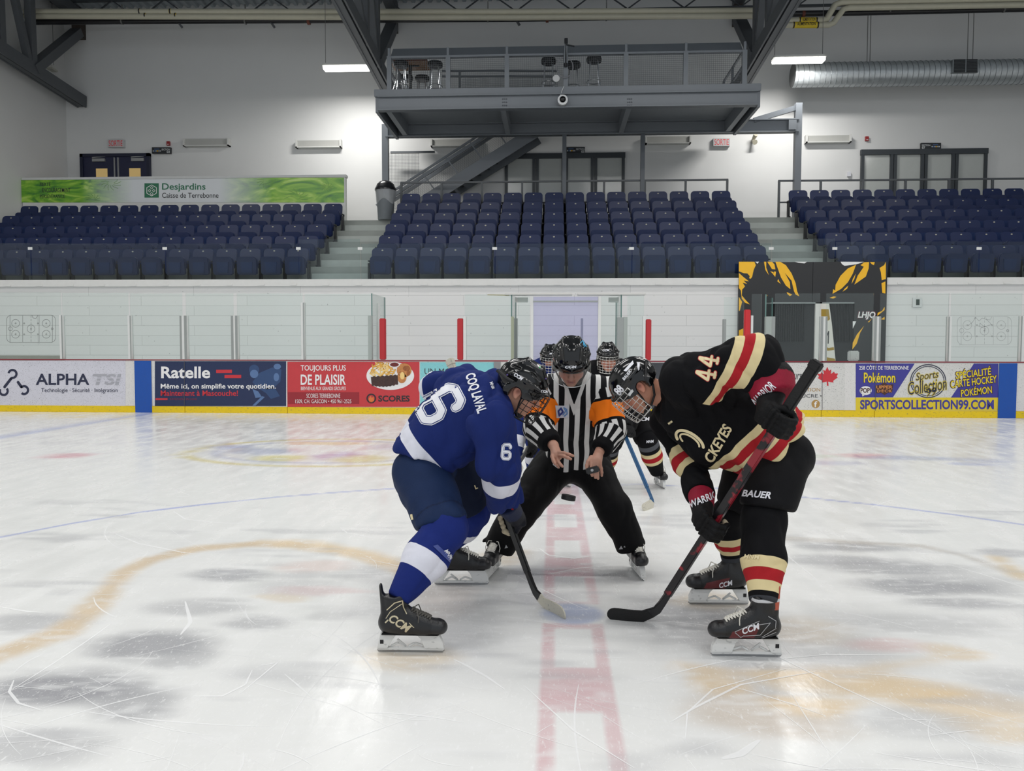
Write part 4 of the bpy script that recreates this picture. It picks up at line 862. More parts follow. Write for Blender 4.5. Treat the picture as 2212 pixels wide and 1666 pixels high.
# ------------------------------------------------------------------ lit and unlit hanging fixtures
LH = M('fixture_white', '#cfcfcb', .5); LE = M('fixture_glow', '#fffdf6', .5, emit=9.0); WIRE = M('wire', '#6d6d6b', .5)
def fixture(x, Y, z, lit, lab, L_=1.45):
    t = thing('hanging_light', lab, 'ceiling light', (x, Y, z), 'strip lights hanging over the hall')
    MB().bb(x - L_ / 2, x + L_ / 2, Y - .17, Y + .17, z + .03, z + .12).build('housing', LH, t, bevel=.02)
    if lit: MB().prism([(-.16, 0), (-.13, -.075), (.13, -.075), (.16, 0)], (x - L_ / 2 + .02, Y, z + .03), (0, 1, 0), (0, 0, 1), L_ - .04).build('diffuser', LE, t)
    else: MB().bb(x - L_ / 2 + .02, x + L_ / 2 - .02, Y - .15, Y + .15, z - .02, z + .03).build('diffuser', M('diffuser_off', '#b9b8ae', .5), t)
    m = MB()
    for sx in (-1, 1): m.cyl((x + sx * (L_ / 2 - .06), Y, z + .12), (x + sx * (L_ / 2 - .06), Y, roof_z(Y)), .008, n=5, caps=False)
    m.build('hanging_wire', WIRE, t)
fixture(STAND_LAMPS[0][0], STAND_LAMPS[0][1], 9.55, True, 'lit strip light hanging left of the balcony'); fixture(STAND_LAMPS[1][0], STAND_LAMPS[1][1], 9.55, True, 'lit strip light hanging right of the balcony')
q = P(72, 149, 24.2); fixture(q.x, 24.2, q.z - .04, False, 'unlit strip light hanging in the far left corner')
for i, (x, y) in enumerate(RINK_LAMPS):
    t = thing('hanging_light', 'long lit strip light hanging over the ice, outside the photo', 'ceiling light', (x, y, 9.6), 'lights over the ice')
    MB().bb(x - 2.1, x + 2.1, y - .25, y + .25, 9.62, 9.75).build('housing', LH, t)
# ------------------------------------------------------------------ roof trusses
TR = M('truss_steel', '#55585c', .55, .0)
def chz(y): return 9.25 + .075 * (YBACK - y)
def truss(X, side, lab):
    t = thing('roof_truss', lab, 'roof truss', (X, YBACK, 9.0), 'roof trusses')
    s_ = -side
    y0, y1 = 9.0, YBACK - .05
    m = MB(); m.bar((X - .10 * side * -1, y0, chz(y0) + .0), (X + .10 * side, y1, chz(y1)), .25, .12); m.build('bottom_chord', TR, t)
    MB().bar((X - side * .11, y0, chz(y0) + .10), (X - side * .11, y1, chz(y1) + .10), .05, .36).build('chord_flange', TR, t)
    MB().bar((X + side * .16, y0, chz(y0) + .05), (X + side * .16, y1, chz(y1) + .05), .05, .26).build('chord_flange', TR, t)
    MB().bar((X, y0, roof_z(y0) - .25), (X, y1, roof_z(y1) - .25), .3, .3).build('top_chord', TR, t)
    zt = lambda y: roof_z(y) - .3
    for y in (22.5, 21.2, 18.2, 14.0): MB().bar((X, y, chz(y)), (X, y - .05, zt(y)), .22, .2, (1, 0, 0)).build('web_post', TR, t)
    MB().bar((X, 22.5, chz(22.5) + .1), (X, YBACK - .25, zt(YBACK) - .5), .34, .26).build('end_brace', TR, t)
    for a, b in ((21.2, 18.4), (18.2, 14.2), (22.4, 21.5)): MB().bar((X, a, chz(a) + .1), (X, b, zt(b)), .18, .16).build('web_brace', TR, t)
    MB().bb(X - .14, X + .14, YBACK - .32, YBACK - .01, zt(YBACK) - .65, roof_z(YBACK) - .05).build('bearing_stub', M('stub_rust', '#3b322d', .7), t)
truss(-5.12, -1, 'dark steel roof truss left of the balcony'); truss(5.62, 1, 'dark steel roof truss right of the balcony'); truss(-15.35, -1, 'dark steel roof truss in the far left corner')
# joists along the wall under the deck
jm = M('joist_steel', '#3d4145', .5, .0)
for Yj in (24.35, 22.6):
    zt = roof_z(Yj) - .05; t = thing('roof_joist', 'open web joist running along the back wall' if Yj > 24 else 'open web joist one bay in from the back wall', 'joist', (0, Yj, zt - .6))
    MB().bar((XL, Yj, zt), (XR, Yj, zt), .10, .07).build('top_chord', jm, t); MB().bar((XL, Yj, zt - .62), (XR, Yj, zt - .62), .09, .06).build('bottom_chord', jm, t)
    m = MB(); x = XL + .3; k = 0
    while x < XR - 1: m.bar((x, Yj, zt - (.6 if k % 2 else 0)), (x + .85, Yj, zt - (0 if k % 2 else .6)), .035, .035); x += .85; k += 1
    m.build('web_bars', jm, t)
# ------------------------------------------------------------------ pipes
PW = M('pipe_white', '#bdb9a6', .45); PK = M('pipe_black', '#1c1c1f', .4); TAPE = M('pipe_label_yellow', '#d9bd2a', .5)
Yp = 23.12
def zat(px, py, Y=Yp): return P(px, py, Y).z
def pipe(pts, r, mat, name, lab, Y=Yp, tapes=(), brk=True):
    g = [P(x, y, Y) for x, y in pts]; g = [Vector((q.x, Y, q.z)) for q in g]
    o = MB().tube(g, r, 12).build(name, mat, smooth=True); tag(o, lab, 'pipe', 'pipes along the top of the back wall')
    for x0, x1, y in tapes:
        a, b = P(x0, y, Y), P(x1, y, Y); MB().cyl((a.x, Y, a.z), (b.x, Y, b.z), r + .004, n=12).build('pipe_label', TAPE, o, True)
        for xx in ((x0 + 2, x1 - 2) if x1 - x0 > 9 else ((x0 + x1) / 2,)): q = P(xx, y, Y); MB().cyl((q.x - .02, Y, q.z), (q.x + .02, Y, q.z), r + .007, n=12).build('label_arrow', BLACKI, o)
        if x1 - x0 < 9: continue
        w = P((x0 + x1) / 2, y, Y); V, F = text2d('ALIMENTATION', .01); V = fit2d(V, (b.x - a.x) * .7, r * 1.1); link_mesh('lettering', [(w.x + v[0], Y - r - .008, w.z + v[1]) for v in V], F, BLACKI, o)
    return o
pipe([(50, 25.5), (1106, 26), (1680, 23)], .088, PW, 'water_pipe', 'upper cream pipe along the wall top, left and centre', tapes=[(301, 304, 25.5), (367, 371, 25.5)])
pipe([(50, 35), (1106, 38), (1680, 34)], .082, PW, 'water_pipe', 'lower cream pipe along the wall top, left and centre', Y=Yp - .02, tapes=[(313, 316, 34.5), (378, 382, 34.5)])
pipe([(1700, 45), (1776, 44), (1785, 42), (1804, 10), (1818, 5), (2300, -4)], .088, PW, 'water_pipe', 'upper cream pipe stepping up at the right end', tapes=[(1725, 1765, 44.5)])
pipe([(1690, 54), (1790, 54), (1800, 50), (1822, 20), (1834, 17), (2300, 9)], .082, PW, 'water_pipe', 'lower cream pipe stepping up at the right end', Y=Yp - .02, tapes=[(1712, 1768, 54)])
o = pipe([(56, 47.5), (1106, 41), (1680, 31), (2300, 17)], .085, PK, 'sprinkler_pipe', 'black sprinkler pipe below the cream pipes', Y=23.4)
for px, py in ((264, 46), (530, 46), (1054, 41), (1310, 38), (1921, 24), (2168, 20)):
    q = P(px, py, 23.4); MB().cyl((q.x - .02, 23.4, q.z), (q.x + .02, 23.4, q.z), .095, n=12).bb(q.x - .015, q.x + .015, 23.38, 23.42, q.z, q.z + .5).build('pipe_hanger', WIRE, o)
for px, py in ((667, 46), (1182, 41), (1735, 31)):
    q = P(px, py, 23.4); MB().cyl((q.x - .04, 23.4, q.z), (q.x + .04, 23.4, q.z), .1, n=12).build('rust_coupling', M('rust', '#6b3a2c', .7), o, True)
for px, py in ((388, 50), (588, 50), (1118, 45)):
    q = P(px, py, 23.4); MB().bar((q.x - .1, 23.35, q.z + .12), (q.x + .06, 23.45, q.z - .12), .06, .05).build('pipe_brace', TR, o)
# ------------------------------------------------------------------ spiral duct
GALV = M('galvanised', '#bcc1c4', .34, .55, var=.25, scale=9); SEAMD = M('duct_seam_steel', '#7d8286', .45, .4)
Yd = 23.85; a = P(1712, 163, Yd); rd = 24.5 * Yd / FPX; xa, xb = a.x, XR - .05
t = thing('spiral_duct', 'galvanised spiral air duct along the right of the back wall', 'duct', (xa, Yd, a.z))
MB().cyl((xa, Yd, a.z), (xb, Yd, a.z), rd, n=40, caps=False).build('duct_tube', GALV, t, True)
MB().cyl((xa, Yd, a.z), (xa + .02, Yd, a.z), rd * .985, n=40).build('end_cap', M('duct_cap', '#6d6f70', .5, .5), t, True)
for k in range(int((xb - xa) / .155)):
    x = xa + .03 + k * .155; MB().tube([(x + .10 * (j / 24) , Yd + rd * 1.003 * math.cos(2 * math.pi * j / 24), a.z + rd * 1.003 * math.sin(2 * math.pi * j / 24)) for j in range(25)], .010, 4).build('duct_seam', SEAMD, t) if k < 60 else None
q0, q1 = P(2063, 122, Yd - .55), P(2119, 150, Yd - .55)
MB().bb(q0.x, q1.x, Yd - .42, Yd - .1, q1.z - .03, q0.z - .05).build('grille_box', M('grille_frame', '#8d9295', .4, .6), t)
m = MB()
for k in range(9): z = q1.z + (q0.z - q1.z) * (k + .5) / 9; m.bb(q0.x + .04, q1.x - .04, Yd - .435, Yd - .42, z - .05, z - .02)
m.build('grille_slats', M('grille_dark', '#25282b', .5), t); MB().bb((q0.x + q1.x) / 2 - .015, (q0.x + q1.x) / 2 + .015, Yd - .44, Yd - .42, q1.z - .03, q0.z - .05).build('grille_bar', M('grille_frame', ''), t)
for px in (1868, 1886, 2083, 2110):
    x = wx(px, 90, Yd); MB().cyl((x, Yd + (.2 if px in (1886, 2110) else -.2), a.z + rd * .8), (x, Yd + (.2 if px in (1886, 2110) else -.2), roof_z(Yd)), .012, n=6).build('hanger_rod', WIRE, t)
# ------------------------------------------------------------------ steel balcony
ST = M('steel_grey', '#70757b', .45, .0, var=.05, scale=2); STD = M('steel_dark', '#5d6268', .5, .0); SOF = M('steel_soffit_lit', '#878c92', .5)  # soffit steel is a lighter copy, painting in bounce light from below
Yf, Yc = 20.6, 23.3
t = thing('steel_balcony', 'grey steel viewing balcony hanging over the centre stand', 'balcony', (P(1222, 200, Yf).x, Yf, 7.6))
xl, xr = wx(809, 200, Yf), wx(1643, 200, Yf); zA = P(1106, 190, Yf).z; zB = P(1106, 205.5, Yf).z; zC = P(1106, 236.5, Yf).z; Zd = zA - .02
MB().bb(xl, xr, Yf - .06, Yf + .06, zB, zA).build('edge_channel', ST, t, bevel=.01)
MB().bb(xl + .1, xr - .08, Yf - .01, Yf + .02, zC, zB).bb(xl + .1, xr - .08, Yf - .11, Yf + .1, zC, zC + .025).bb(xl + .1, xr - .08, Yf - .11, Yf + .1, zB - .025, zB).build('front_beam', ST, t)
bm_ = MB()
for px in (1086, 1090, 1094, 1356, 1360, 1364):
    for k in range(3): q = P(px if px not in (1090, 1360) else px, 214 + k * 7, Yf - .01); bm_.ball((q.x, Yf - .012, q.z), .02, 8, 5)
bm_.build('bolt', STD, t)
MB().bb(xl + .08, xr - .06, Yf + .05, YBACK - .6, Zd - .12, Zd).build('deck', SOF, t)
for px in (842, 1087, 1357, 1612):
    x = wx(px, 250, Yf + .4); MB().bb(x - .07, x + .07, Yf + .02, Yc, zC + .06, Zd - .12).build('cross_beam', SOF, t)
for x, sx in ((xl + .06, -1), (xr - .04, 1)): MB().bb(x - .04, x + .04, Yf + .02, Yc, zC - .02, Zd).build('side_beam', ST, t)
xc0, xc1 = wx(833, 350, Yc), wx(1722, 350, Yc); zE, zF = P(1270, 264, Yc).z, P(1270, 292, Yc).z
MB().bb(xc0 + .02, xc1, Yc - .02, Yc + .02, zF, zE).bb(xc0 + .02, xc1, Yc - .12, Yc + .12, zF, zF + .03).bb(xc0 + .02, xc1, Yc - .12, Yc + .12, zE - .03, zE).build('rear_beam', ST, t)
MB().bb(xc0 - .09, xc0 + .09, Yc - .1, Yc + .1, FLOOR2, zE).build('column', ST, t); MB().bb(xc1 - .09, xc1 + .09, Yc - .1, Yc + .1, FLOOR2, P(1722, 224, Yc).z).build('column', ST, t)
MB().bar((wx(1628, 255, Yc), Yc, zE - .02), (xc1, Yc, P(1722, 232, Yc).z), .12, .14).build('tie_brace', STD, t); MB().bb(xc1 - .3, xc1 - .08, Yc - .14, Yc - .13, zF + .05, zE - .05).build('splice_plate', ST, t)
for px in (1219, 1388): x = wx(px, 350, Yc); MB().bb(x - .06, x + .06, Yc - .06, Yc + .06, FLOOR2, zF).build('slim_post', STD, t)
# railing of the balcony
zr = P(1106, 117.5, Yf).z; zp = P(1106, 96, Yf + .35).z
px_posts = [841, 968, 1095, 1222, 1352, 1481, 1608]; xs = [wx(p, 150, Yf) for p in px_posts]
rl = thing('balcony_railing', 'grey mesh railing along the front of the balcony', 'railing', ((xs[0] + xs[-1]) / 2, Yf, Zd))
MB().bb(xs[0] - .04, xs[-1] + .04, Yf - .03, Yf + .03, zr - .05, zr).build('top_rail', ST, rl)
for x in xs: MB().bb(x - .06, x + .06, Yf - .04, Yf + .04, Zd, zr).bb(x - .03, x + .03, Yf - .05, Yf + .02, zr, zr + .2).build('rail_post', ST, rl)
MB().add([(xs[0], Yf + .08, zr - .03), (xs[-1], Yf + .08, zr - .03), (xs[-1], Yf + .5, zp), (xs[0], Yf + .5, zp), (xs[0], Yf + .10, zr - .05), (xs[-1], Yf + .10, zr - .05), (xs[-1], Yf + .52, zp - .02), (xs[0], Yf + .52, zp - .02)], [(0, 1, 2, 3), (7, 6, 5, 4), (0, 4, 5, 1), (3, 2, 6, 7), (0, 3, 7, 4), (1, 5, 6, 2)]).build('counter_top', ST, rl)
MESHW = M('mesh_wire', '#5b5f63', .5)
def wire_panel(a, b, za, zb, Y, step=.05, r=.0025):
    m = MB(); x = a
    while x < b: m.bb(x - r, x + r, Y - r, Y + r, za, zb); x += step
    z = za
    while z < zb: m.bb(a, b, Y - r, Y + r, z - r, z + r); z += step
    return m
for a, b in zip(xs[:-1], xs[1:]): wire_panel(a + .06, b - .06, Zd, zr - .05, Yf).build('mesh_infill', MESHW, rl)
# side rail at the right end and stair well rail
for x, y0, y1 in ((xs[-1] - .02, Yf + .1, Yf + 2.4), (xs[0] + .02, Yf + .1, Yf + 2.4)):
    o = MB().bar((x, y0, zr), (x, y1, zr), .05, .05).bar((x, y0, Zd + .5), (x, y1, Zd + .5), .05, .05).bb(x - .03, x + .03, y1 - .05, y1, Zd, zr).bb(x - .03, x + .03, (y0 + y1) / 2 - .03, (y0 + y1) / 2 + .03, Zd, zr).build('side_rail', STD, rl)
a, b = P(955, 155, Yc + .2), P(1205, 155, Yc + .2)
o = MB().bar((a.x, Yc + .2, P(955, 153, Yc + .2).z), (b.x, Yc + .2, P(1205, 153, Yc + .2).z), .05, .05).bar((a.x, Yc + .2, P(955, 165, Yc + .2).z), (b.x, Yc + .2, P(1205, 165, Yc + .2).z), .05, .05).bb(a.x + .5, a.x + .56, Yc + .17, Yc + .23, Zd, P(955, 153, Yc + .2).z).build('stairwell_rail', STD); tag(o, 'dark two-bar rail around the stair well on the balcony', 'railing')
m = wire_panel(a.x + .6, b.x, Zd, P(1100, 166, Yc + .2).z, Yc + .2, .05, .003); m.build('mesh_infill', MESHW, o)
# bar stools and table on the balcony
SEATP = M('stool_vinyl', '#15161a', .4); CHR = M('chrome', '#c9ccd0', .15, .95)
def stool(x, y, lab=None, z=None):
    z = Zd if z is None else z; t = thing('bar_stool', lab, 'bar stool', (x, y, z), 'bar stools on the balcony')
    MB().lathe((x, y, z + .76), [(.18, 0), (.20, .02), (.205, .09), (.19, .13), (.10, .15), (.02, .155)], 20).build('seat', SEATP, t, True)
    for sx in (-1, 1):
        for sy in (-1, 1): MB().tube([(x + sx * .10, y + sy * .10, z + .76), (x + sx * .12, y + sy * .12, z + .3), (x + sx * .20, y + sy * .20, z)], .013, 6).build('leg', CHR, t, True)
    MB().tube([(x + .19 * math.cos(2 * math.pi * i / 18), y + .19 * math.sin(2 * math.pi * i / 18), z + .26) for i in range(18)], .011, 6, closed=True).build('foot_ring', CHR, t, True)
for px, Y, lab in ((1185, 21.0, 'bar stool left of the camera tripod on the balcony'), (1238, 21.3, 'bar stool half hidden by the camera tripod'), (1283, 20.95, 'bar stool standing alone right of the tripod'), (877, 22.1, 'bar stool behind the wooden table, at its left'), (912, 22.15, 'bar stool behind the wooden table, at its right'), (940, 21.1, 'bar stool at the right side of the wooden table'), (866, 20.98, 'bar stool in front of the wooden table')):
    stool(wx(px, 160, Y), Y, lab, Zd if px != 866 else Zd - .02)
q = P(886, 150, 21.55); x, y = q.x, 21.55
t = thing('bar_table', 'square wooden bar table with a black pedestal on the balcony', 'table', (x, y, Zd))
MB().bb(x - .5, x + .52, y - .34, y + .4, Zd + .98, Zd + 1.02).build('table_top', M('table_wood', '#8a6440', .5, var=.15, scale=12), t, bevel=.006); MB().bb(x - .505, x + .525, y - .345, y + .405, Zd + .985, Zd + 1.015).build('table_edge', M('table_edge', '#6a3c2c', .5), t)
MB().cyl((x, y, Zd), (x, y, Zd + .98), .045).bar((x - .25, y, Zd + .965), (x + .25, y, Zd + .965), .05, .03).build('pedestal', SEATP, t); MB().lathe((x, y, Zd), [(.28, 0), (.28, .02), (.06, .05)], 20).build('base', SEATP, t, True)
# tripod with camera, dome camera, cable and round reflector on the railing
x, y = xs[3], Yf - .12; zt = P(1222, 90, y).z
t = thing('camera_tripod', 'folded black and silver tripod with a small camera clamped to the balcony railing', 'tripod', (x, y, zr - .5))
for dx in (-.035, 0, .035): MB().cyl((x + dx, y, zr - .33), (x + dx * .6, y, zr + .22), .014, .018, 8).build('leg', CHR if dx else SEATP, t, True)
MB().cyl((x, y, zr - .38), (x, y, zr - .3), .05).build('clamp', SEATP, t, True); MB().cyl((x, y, zr + .2), (x, y, zt - .05), .022).build('centre_column', SEATP, t, True)
MB().bb(x - .04, x + .05, y - .05, y + .05, zt - .06, zt + .08).build('camera_body', SEATP, t, bevel=.01); MB().bar((x, y, zt - .08), (x + .22, y - .02, zt - .13), .03, .03).build('pan_handle', SEATP, t)
q = P(1215.5, 217, Yf - .15); t = thing('security_camera', 'white round security camera with a black eye on the balcony edge', 'camera', q)
MB().cyl(q + Vector((0, .08, 0)), q + Vector((0, -.06, 0)), .125, .13, 24).build('camera_housing', M('camera_white', '#d6d7d8', .35), t, True); MB().ball(q + Vector((0, -.05, .01)), .085, 16, 10).build('lens', M('lens_black', '#08090b', .08), t, True)
MB().tube([q + Vector((-.06, .05, .12)), q + Vector((-.03, .06, .25)), q + Vector((.03, .07, .38))], .008, 6).build('cable', M('camera_white', ''), t, True)
q = P(1201.5, 170, Yf - .06); o = MB().cyl(q + Vector((0, .02, 0)), q + Vector((0, -.03, 0)), .085, .09, 20).build('round_lamp', M('round_lamp', '#b9babb', .4), smooth=True); tag(o, 'small round white reflector hanging on the balcony mesh', 'reflector')
q = P(1220, 146, Yf - .09); o = MB().tube([q + Vector((.21 * math.cos(a), -.01 * (i % 3), .26 * math.sin(a))) for i, a in enumerate(np.linspace(0, 4 * math.pi, 48))], .012, 6).build('cable_coil', M('cable_grey', '#74757a', .5), smooth=True); tag(o, 'coil of grey cable hanging on the middle railing post', 'cable')
# ------------------------------------------------------------------ stair up to the balcony
Ys = 24.15; sa, sb = P(1148, 292, Ys), P(958, 421, Ys); d = (sb - sa); bot = sa + d * ((FLOOR2 - sa.z) / d.z); top = sa
t = thing('steel_stair', 'grey steel stair with mesh sides rising behind the centre stand', 'stair', (bot.x, Ys, FLOOR2))
for Yq, m_ in ((Ys - .45, ST), (Ys + .45, STD)): MB().bar((bot.x, Yq, FLOOR2 + .1), (top.x + .2, Yq, top.z + .02), .05, .36).build('stringer', m_, t)
m = MB()
for k in range(16): p = bot.lerp(top, (k + .5) / 16); m.bb(p.x - .15, p.x + .15, Ys - .43, Ys + .43, p.z + .02, p.z + .05)
m.build('tread', STD, t)
up = Vector((0, 0, .98)); r0, r1 = bot + Vector((-.1, -.45, .95)), top + Vector((.1, -.45, .95))
MB().bar(r0, r1, .05, .06).bar(r0 - Vector((0, 0, .14)), r1 - Vector((0, 0, .14)), .05, .10).build('hand_rail', ST, t)
MB().bar(r0 + Vector((0, .9, 0)), r1 + Vector((0, .9, 0)), .05, .1).build('hand_rail', ST, t)
nrm = Vector((d.x, 0, d.z)).normalized()
for k in range(7): p = bot.lerp(top, k / 6) + Vector((0, -.45, .05)); MB().bar(p, p + Vector((.30, 0, .88)) if False else p + Vector((-.45, 0, .62)), .04, .04).build('rail_post', ST, t)
m = MB(); L_ = (r1 - r0)
for k in range(70): p = r0 + L_ * k / 70 - Vector((0, 0, .14)); m.bar(p, p - Vector((0, 0, .72)), .004, .004)
for k in range(15): p = Vector((0, 0, -.16 - .05 * k)); m.bar(r0 + p, r1 + p, .004, .004)
m.build('mesh_infill', MESHW, t)
m = wire_panel(wx(838, 370, Ys + .3), wx(905, 370, Ys + .3), FLOOR2 + .1, P(860, 322, Ys).z, Ys + .4, .045, .003)
m.bar((wx(838, 322, Ys), Ys + .4, P(860, 322, Ys).z), (wx(935, 322, Ys), Ys + .4, P(860, 322, Ys).z), .06, .06); m.build('landing_guard', MESHW, t)
# ------------------------------------------------------------------ smooth solids for bodies, clothes and kit
def A(v): return np.array(v, dtype=np.float64)
class Solid:
    def __init__(s): s.p = []
    def cone(s, a, b, ra, rb=None, k=.02, op=0, flat=None, cap=None, capr=.012):
        a, b = A(a), A(b); rb = ra if rb is None else rb; r = max(ra, rb)
        s.p.append(dict(t='c', a=a, b=b, ra=ra, rb=rb, k=k, op=op, flat=flat, cap=cap, capr=capr, lo=np.minimum(a - ra, b - rb), hi=np.maximum(a + ra, b + rb))); return s
    def chain(s, pts, rs, **kw):
        for i in range(len(pts) - 1): s.cone(pts[i], pts[i + 1], rs[i], rs[i + 1], **kw)
        return s
    def ell(s, c, r, R=None, k=.02, op=0):
        c = A(c); r = A(r); R = np.eye(3) if R is None else A(R); e = np.sqrt(((R * r) ** 2).sum(1))
        s.p.append(dict(t='e', c=c, r=r, R=R, k=k, op=op, lo=c - e, hi=c + e)); return s
    def box(s, c, h, R=None, rad=.01, k=.01, op=0):
        c = A(c); h = A(h); R = np.eye(3) if R is None else A(R); e = np.abs(R) @ h
        s.p.append(dict(t='b', c=c, h=h, R=R, rad=rad, k=k, op=op, lo=c - e, hi=c + e)); return s
    @staticmethod
    def dist(p, x, y, z):
        if p['t'] == 'c':
            a, b = p['a'], p['b']; ba = b - a; qx, qy, qz = x - a[0], y - a[1], z - a[2]; ba2 = ba; sc = 1.0
            if p['flat'] is not None:
                n, f = A(p['flat'][0]), p['flat'][1]; n = n / np.linalg.norm(n); g = 1 / f - 1
                qn = qx * n[0] + qy * n[1] + qz * n[2]; qx, qy, qz = qx + n[0] * qn * g, qy + n[1] * qn * g, qz + n[2] * qn * g
                ba2 = ba + n * ba.dot(n) * g; sc = f
            L2 = ba2.dot(ba2) + 1e-12; t = np.clip((qx * ba2[0] + qy * ba2[1] + qz * ba2[2]) / L2, 0, 1)
            d = (np.sqrt((qx - t * ba2[0]) ** 2 + (qy - t * ba2[1]) ** 2 + (qz - t * ba2[2]) ** 2) - (p['ra'] + (p['rb'] - p['ra']) * t)) * (sc * .5 + .5)
            if p['cap'] is not None:
                u = ba / np.linalg.norm(ba) if p['cap'] is True else A(p['cap']) / np.linalg.norm(p['cap'])
                e = (x - b[0]) * u[0] + (y - b[1]) * u[1] + (z - b[2]) * u[2]; kk = p['capr']; h = np.clip(.5 + .5 * (e - d) / kk, 0, 1); d = d + (e - d) * h + kk * h * (1 - h)
            return d
        R = p['R']; c = p['c']; qx, qy, qz = x - c[0], y - c[1], z - c[2]
        l = [R[0, i] * qx + R[1, i] * qy + R[2, i] * qz for i in range(3)]
        if p['t'] == 'e':
            r = p['r']; k0 = np.sqrt(sum((l[i] / r[i]) ** 2 for i in range(3))); k1 = np.sqrt(sum((l[i] / r[i] ** 2) ** 2 for i in range(3))) + 1e-9
            return np.where(k0 < 1e-4, -r.min(), k0 * (k0 - 1) / k1)
        h = p['h'] - p['rad']; q = [np.abs(l[i]) - h[i] for i in range(3)]
        return np.sqrt(sum(np.maximum(v, 0) ** 2 for v in q)) + np.minimum(np.maximum(q[0], np.maximum(q[1], q[2])), 0) - p['rad']
    def mesh(s, res=.01, fine=(), disp=None, pad=.07):
        un = [p for p in s.p if p['op'] == 0]; lo = np.min([p['lo'] for p in un], 0) - pad; hi = np.max([p['hi'] for p in un], 0) + pad
        ax = []
        for i in range(3):
            v = [lo[i]]
            while v[-1] < hi[i]:
                q = v[-1]; st = res
                for f in fine:
                    if f[0][i] - res * .5 <= q <= f[1][i]: st = min(st, f[2])
                v.append(q + st)
            ax.append(np.array(v, dtype=np.float32))
        X, Y, Z = ax; F = np.full((len(X), len(Y), len(Z)), 10.0, np.float32)
        for p in s.p:
            m = p['k'] + 3 * res; ix = [slice(max(0, np.searchsorted(a, p['lo'][i] - m) - 1), np.searchsorted(a, p['hi'][i] + m) + 1) for i, a in enumerate(ax)]
            sub = F[ix[0], ix[1], ix[2]]
            if sub.size == 0: continue
            d = Solid.dist(p, X[ix[0], None, None], Y[None, ix[1], None], Z[None, None, ix[2]]); k = p['k']
            if p['op'] == 0: h = np.clip(.5 + .5 * (d - sub) / k, 0, 1); F[ix[0], ix[1], ix[2]] = d + (sub - d) * h - k * h * (1 - h)
            else: d = -d; h = np.clip(.5 + .5 * (d - sub) / k, 0, 1); F[ix[0], ix[1], ix[2]] = sub + (d - sub) * h + k * h * (1 - h)
        if disp is not None:
            near = np.argwhere(np.abs(F) < .06)
            if len(near):
                pts = np.stack([X[near[:, 0]], Y[near[:, 1]], Z[near[:, 2]]], 1).astype(np.float64); F[near[:, 0], near[:, 1], near[:, 2]] += disp(pts)
        return nets(F, X, Y, Z)
    def ids(s, V):
        un = [i for i, p in enumerate(s.p) if p['op'] == 0]; D = np.stack([Solid.dist(s.p[i], V[:, 0], V[:, 1], V[:, 2]) for i in un], 1)
        return np.array(un)[D.argmin(1)]
def nets(F, X, Y, Z):
    S = F < 0; nx, ny, nz = F.shape
    cnt = np.zeros((nx - 1, ny - 1, nz - 1), np.int8)
    for dx in (0, 1):
        for dy in (0, 1):
            for dz in (0, 1): cnt += S[dx:nx - 1 + dx, dy:ny - 1 + dy, dz:nz - 1 + dz]
    cells = np.argwhere((cnt > 0) & (cnt < 8)); n = len(cells)
    idx = np.full((nx - 1, ny - 1, nz - 1), -1, np.int32); idx[cells[:, 0], cells[:, 1], cells[:, 2]] = np.arange(n)
    acc = np.zeros((n, 3)); w = np.zeros(n); ax = (X, Y, Z)
    corners = [(a, b, c) for a in (0, 1) for b in (0, 1) for c in (0, 1)]
    for c0 in corners:
        for d in range(3):
            if c0[d]: continue
            c1 = list(c0); c1[d] = 1
            p0 = cells + c0; p1 = cells + c1
            f0 = F[p0[:, 0], p0[:, 1], p0[:, 2]]; f1 = F[p1[:, 0], p1[:, 1], p1[:, 2]]; m = (f0 < 0) != (f1 < 0)
            t = np.where(m, f0 / np.where(m, f0 - f1, 1), 0)
            for i in range(3):
                a = ax[i][p0[:, i]]; b = ax[i][p1[:, i]]; acc[:, i] += np.where(m, a + (b - a) * t, 0)
            w += m
    V = acc / w[:, None]; faces = []
    for d in range(3):
        e1, e2 = [(1, 2), (2, 0), (0, 1)][d]
        sl0 = [slice(None)] * 3; sl1 = [slice(None)] * 3; sl0[d] = slice(0, -1); sl1[d] = slice(1, None)
        a, b = S[tuple(sl0)], S[tuple(sl1)]; ed = np.argwhere(a != b)
        ok = (ed[:, e1] > 0) & (ed[:, e2] > 0) & (ed[:, e1] < F.shape[e1] - 1) & (ed[:, e2] < F.shape[e2] - 1); ed = ed[ok]
        q = []
        for o1, o2 in ((-1, -1), (0, -1), (0, 0), (-1, 0)):
            c = ed.copy(); c[:, e1] += o1; c[:, e2] += o2; q.append(idx[c[:, 0], c[:, 1], c[:, 2]])
        q = np.stack(q, 1); flip = ~a[ed[:, 0], ed[:, 1], ed[:, 2]]; q[flip] = q[flip][:, ::-1]; faces.append(q)
    return V, np.concatenate(faces)
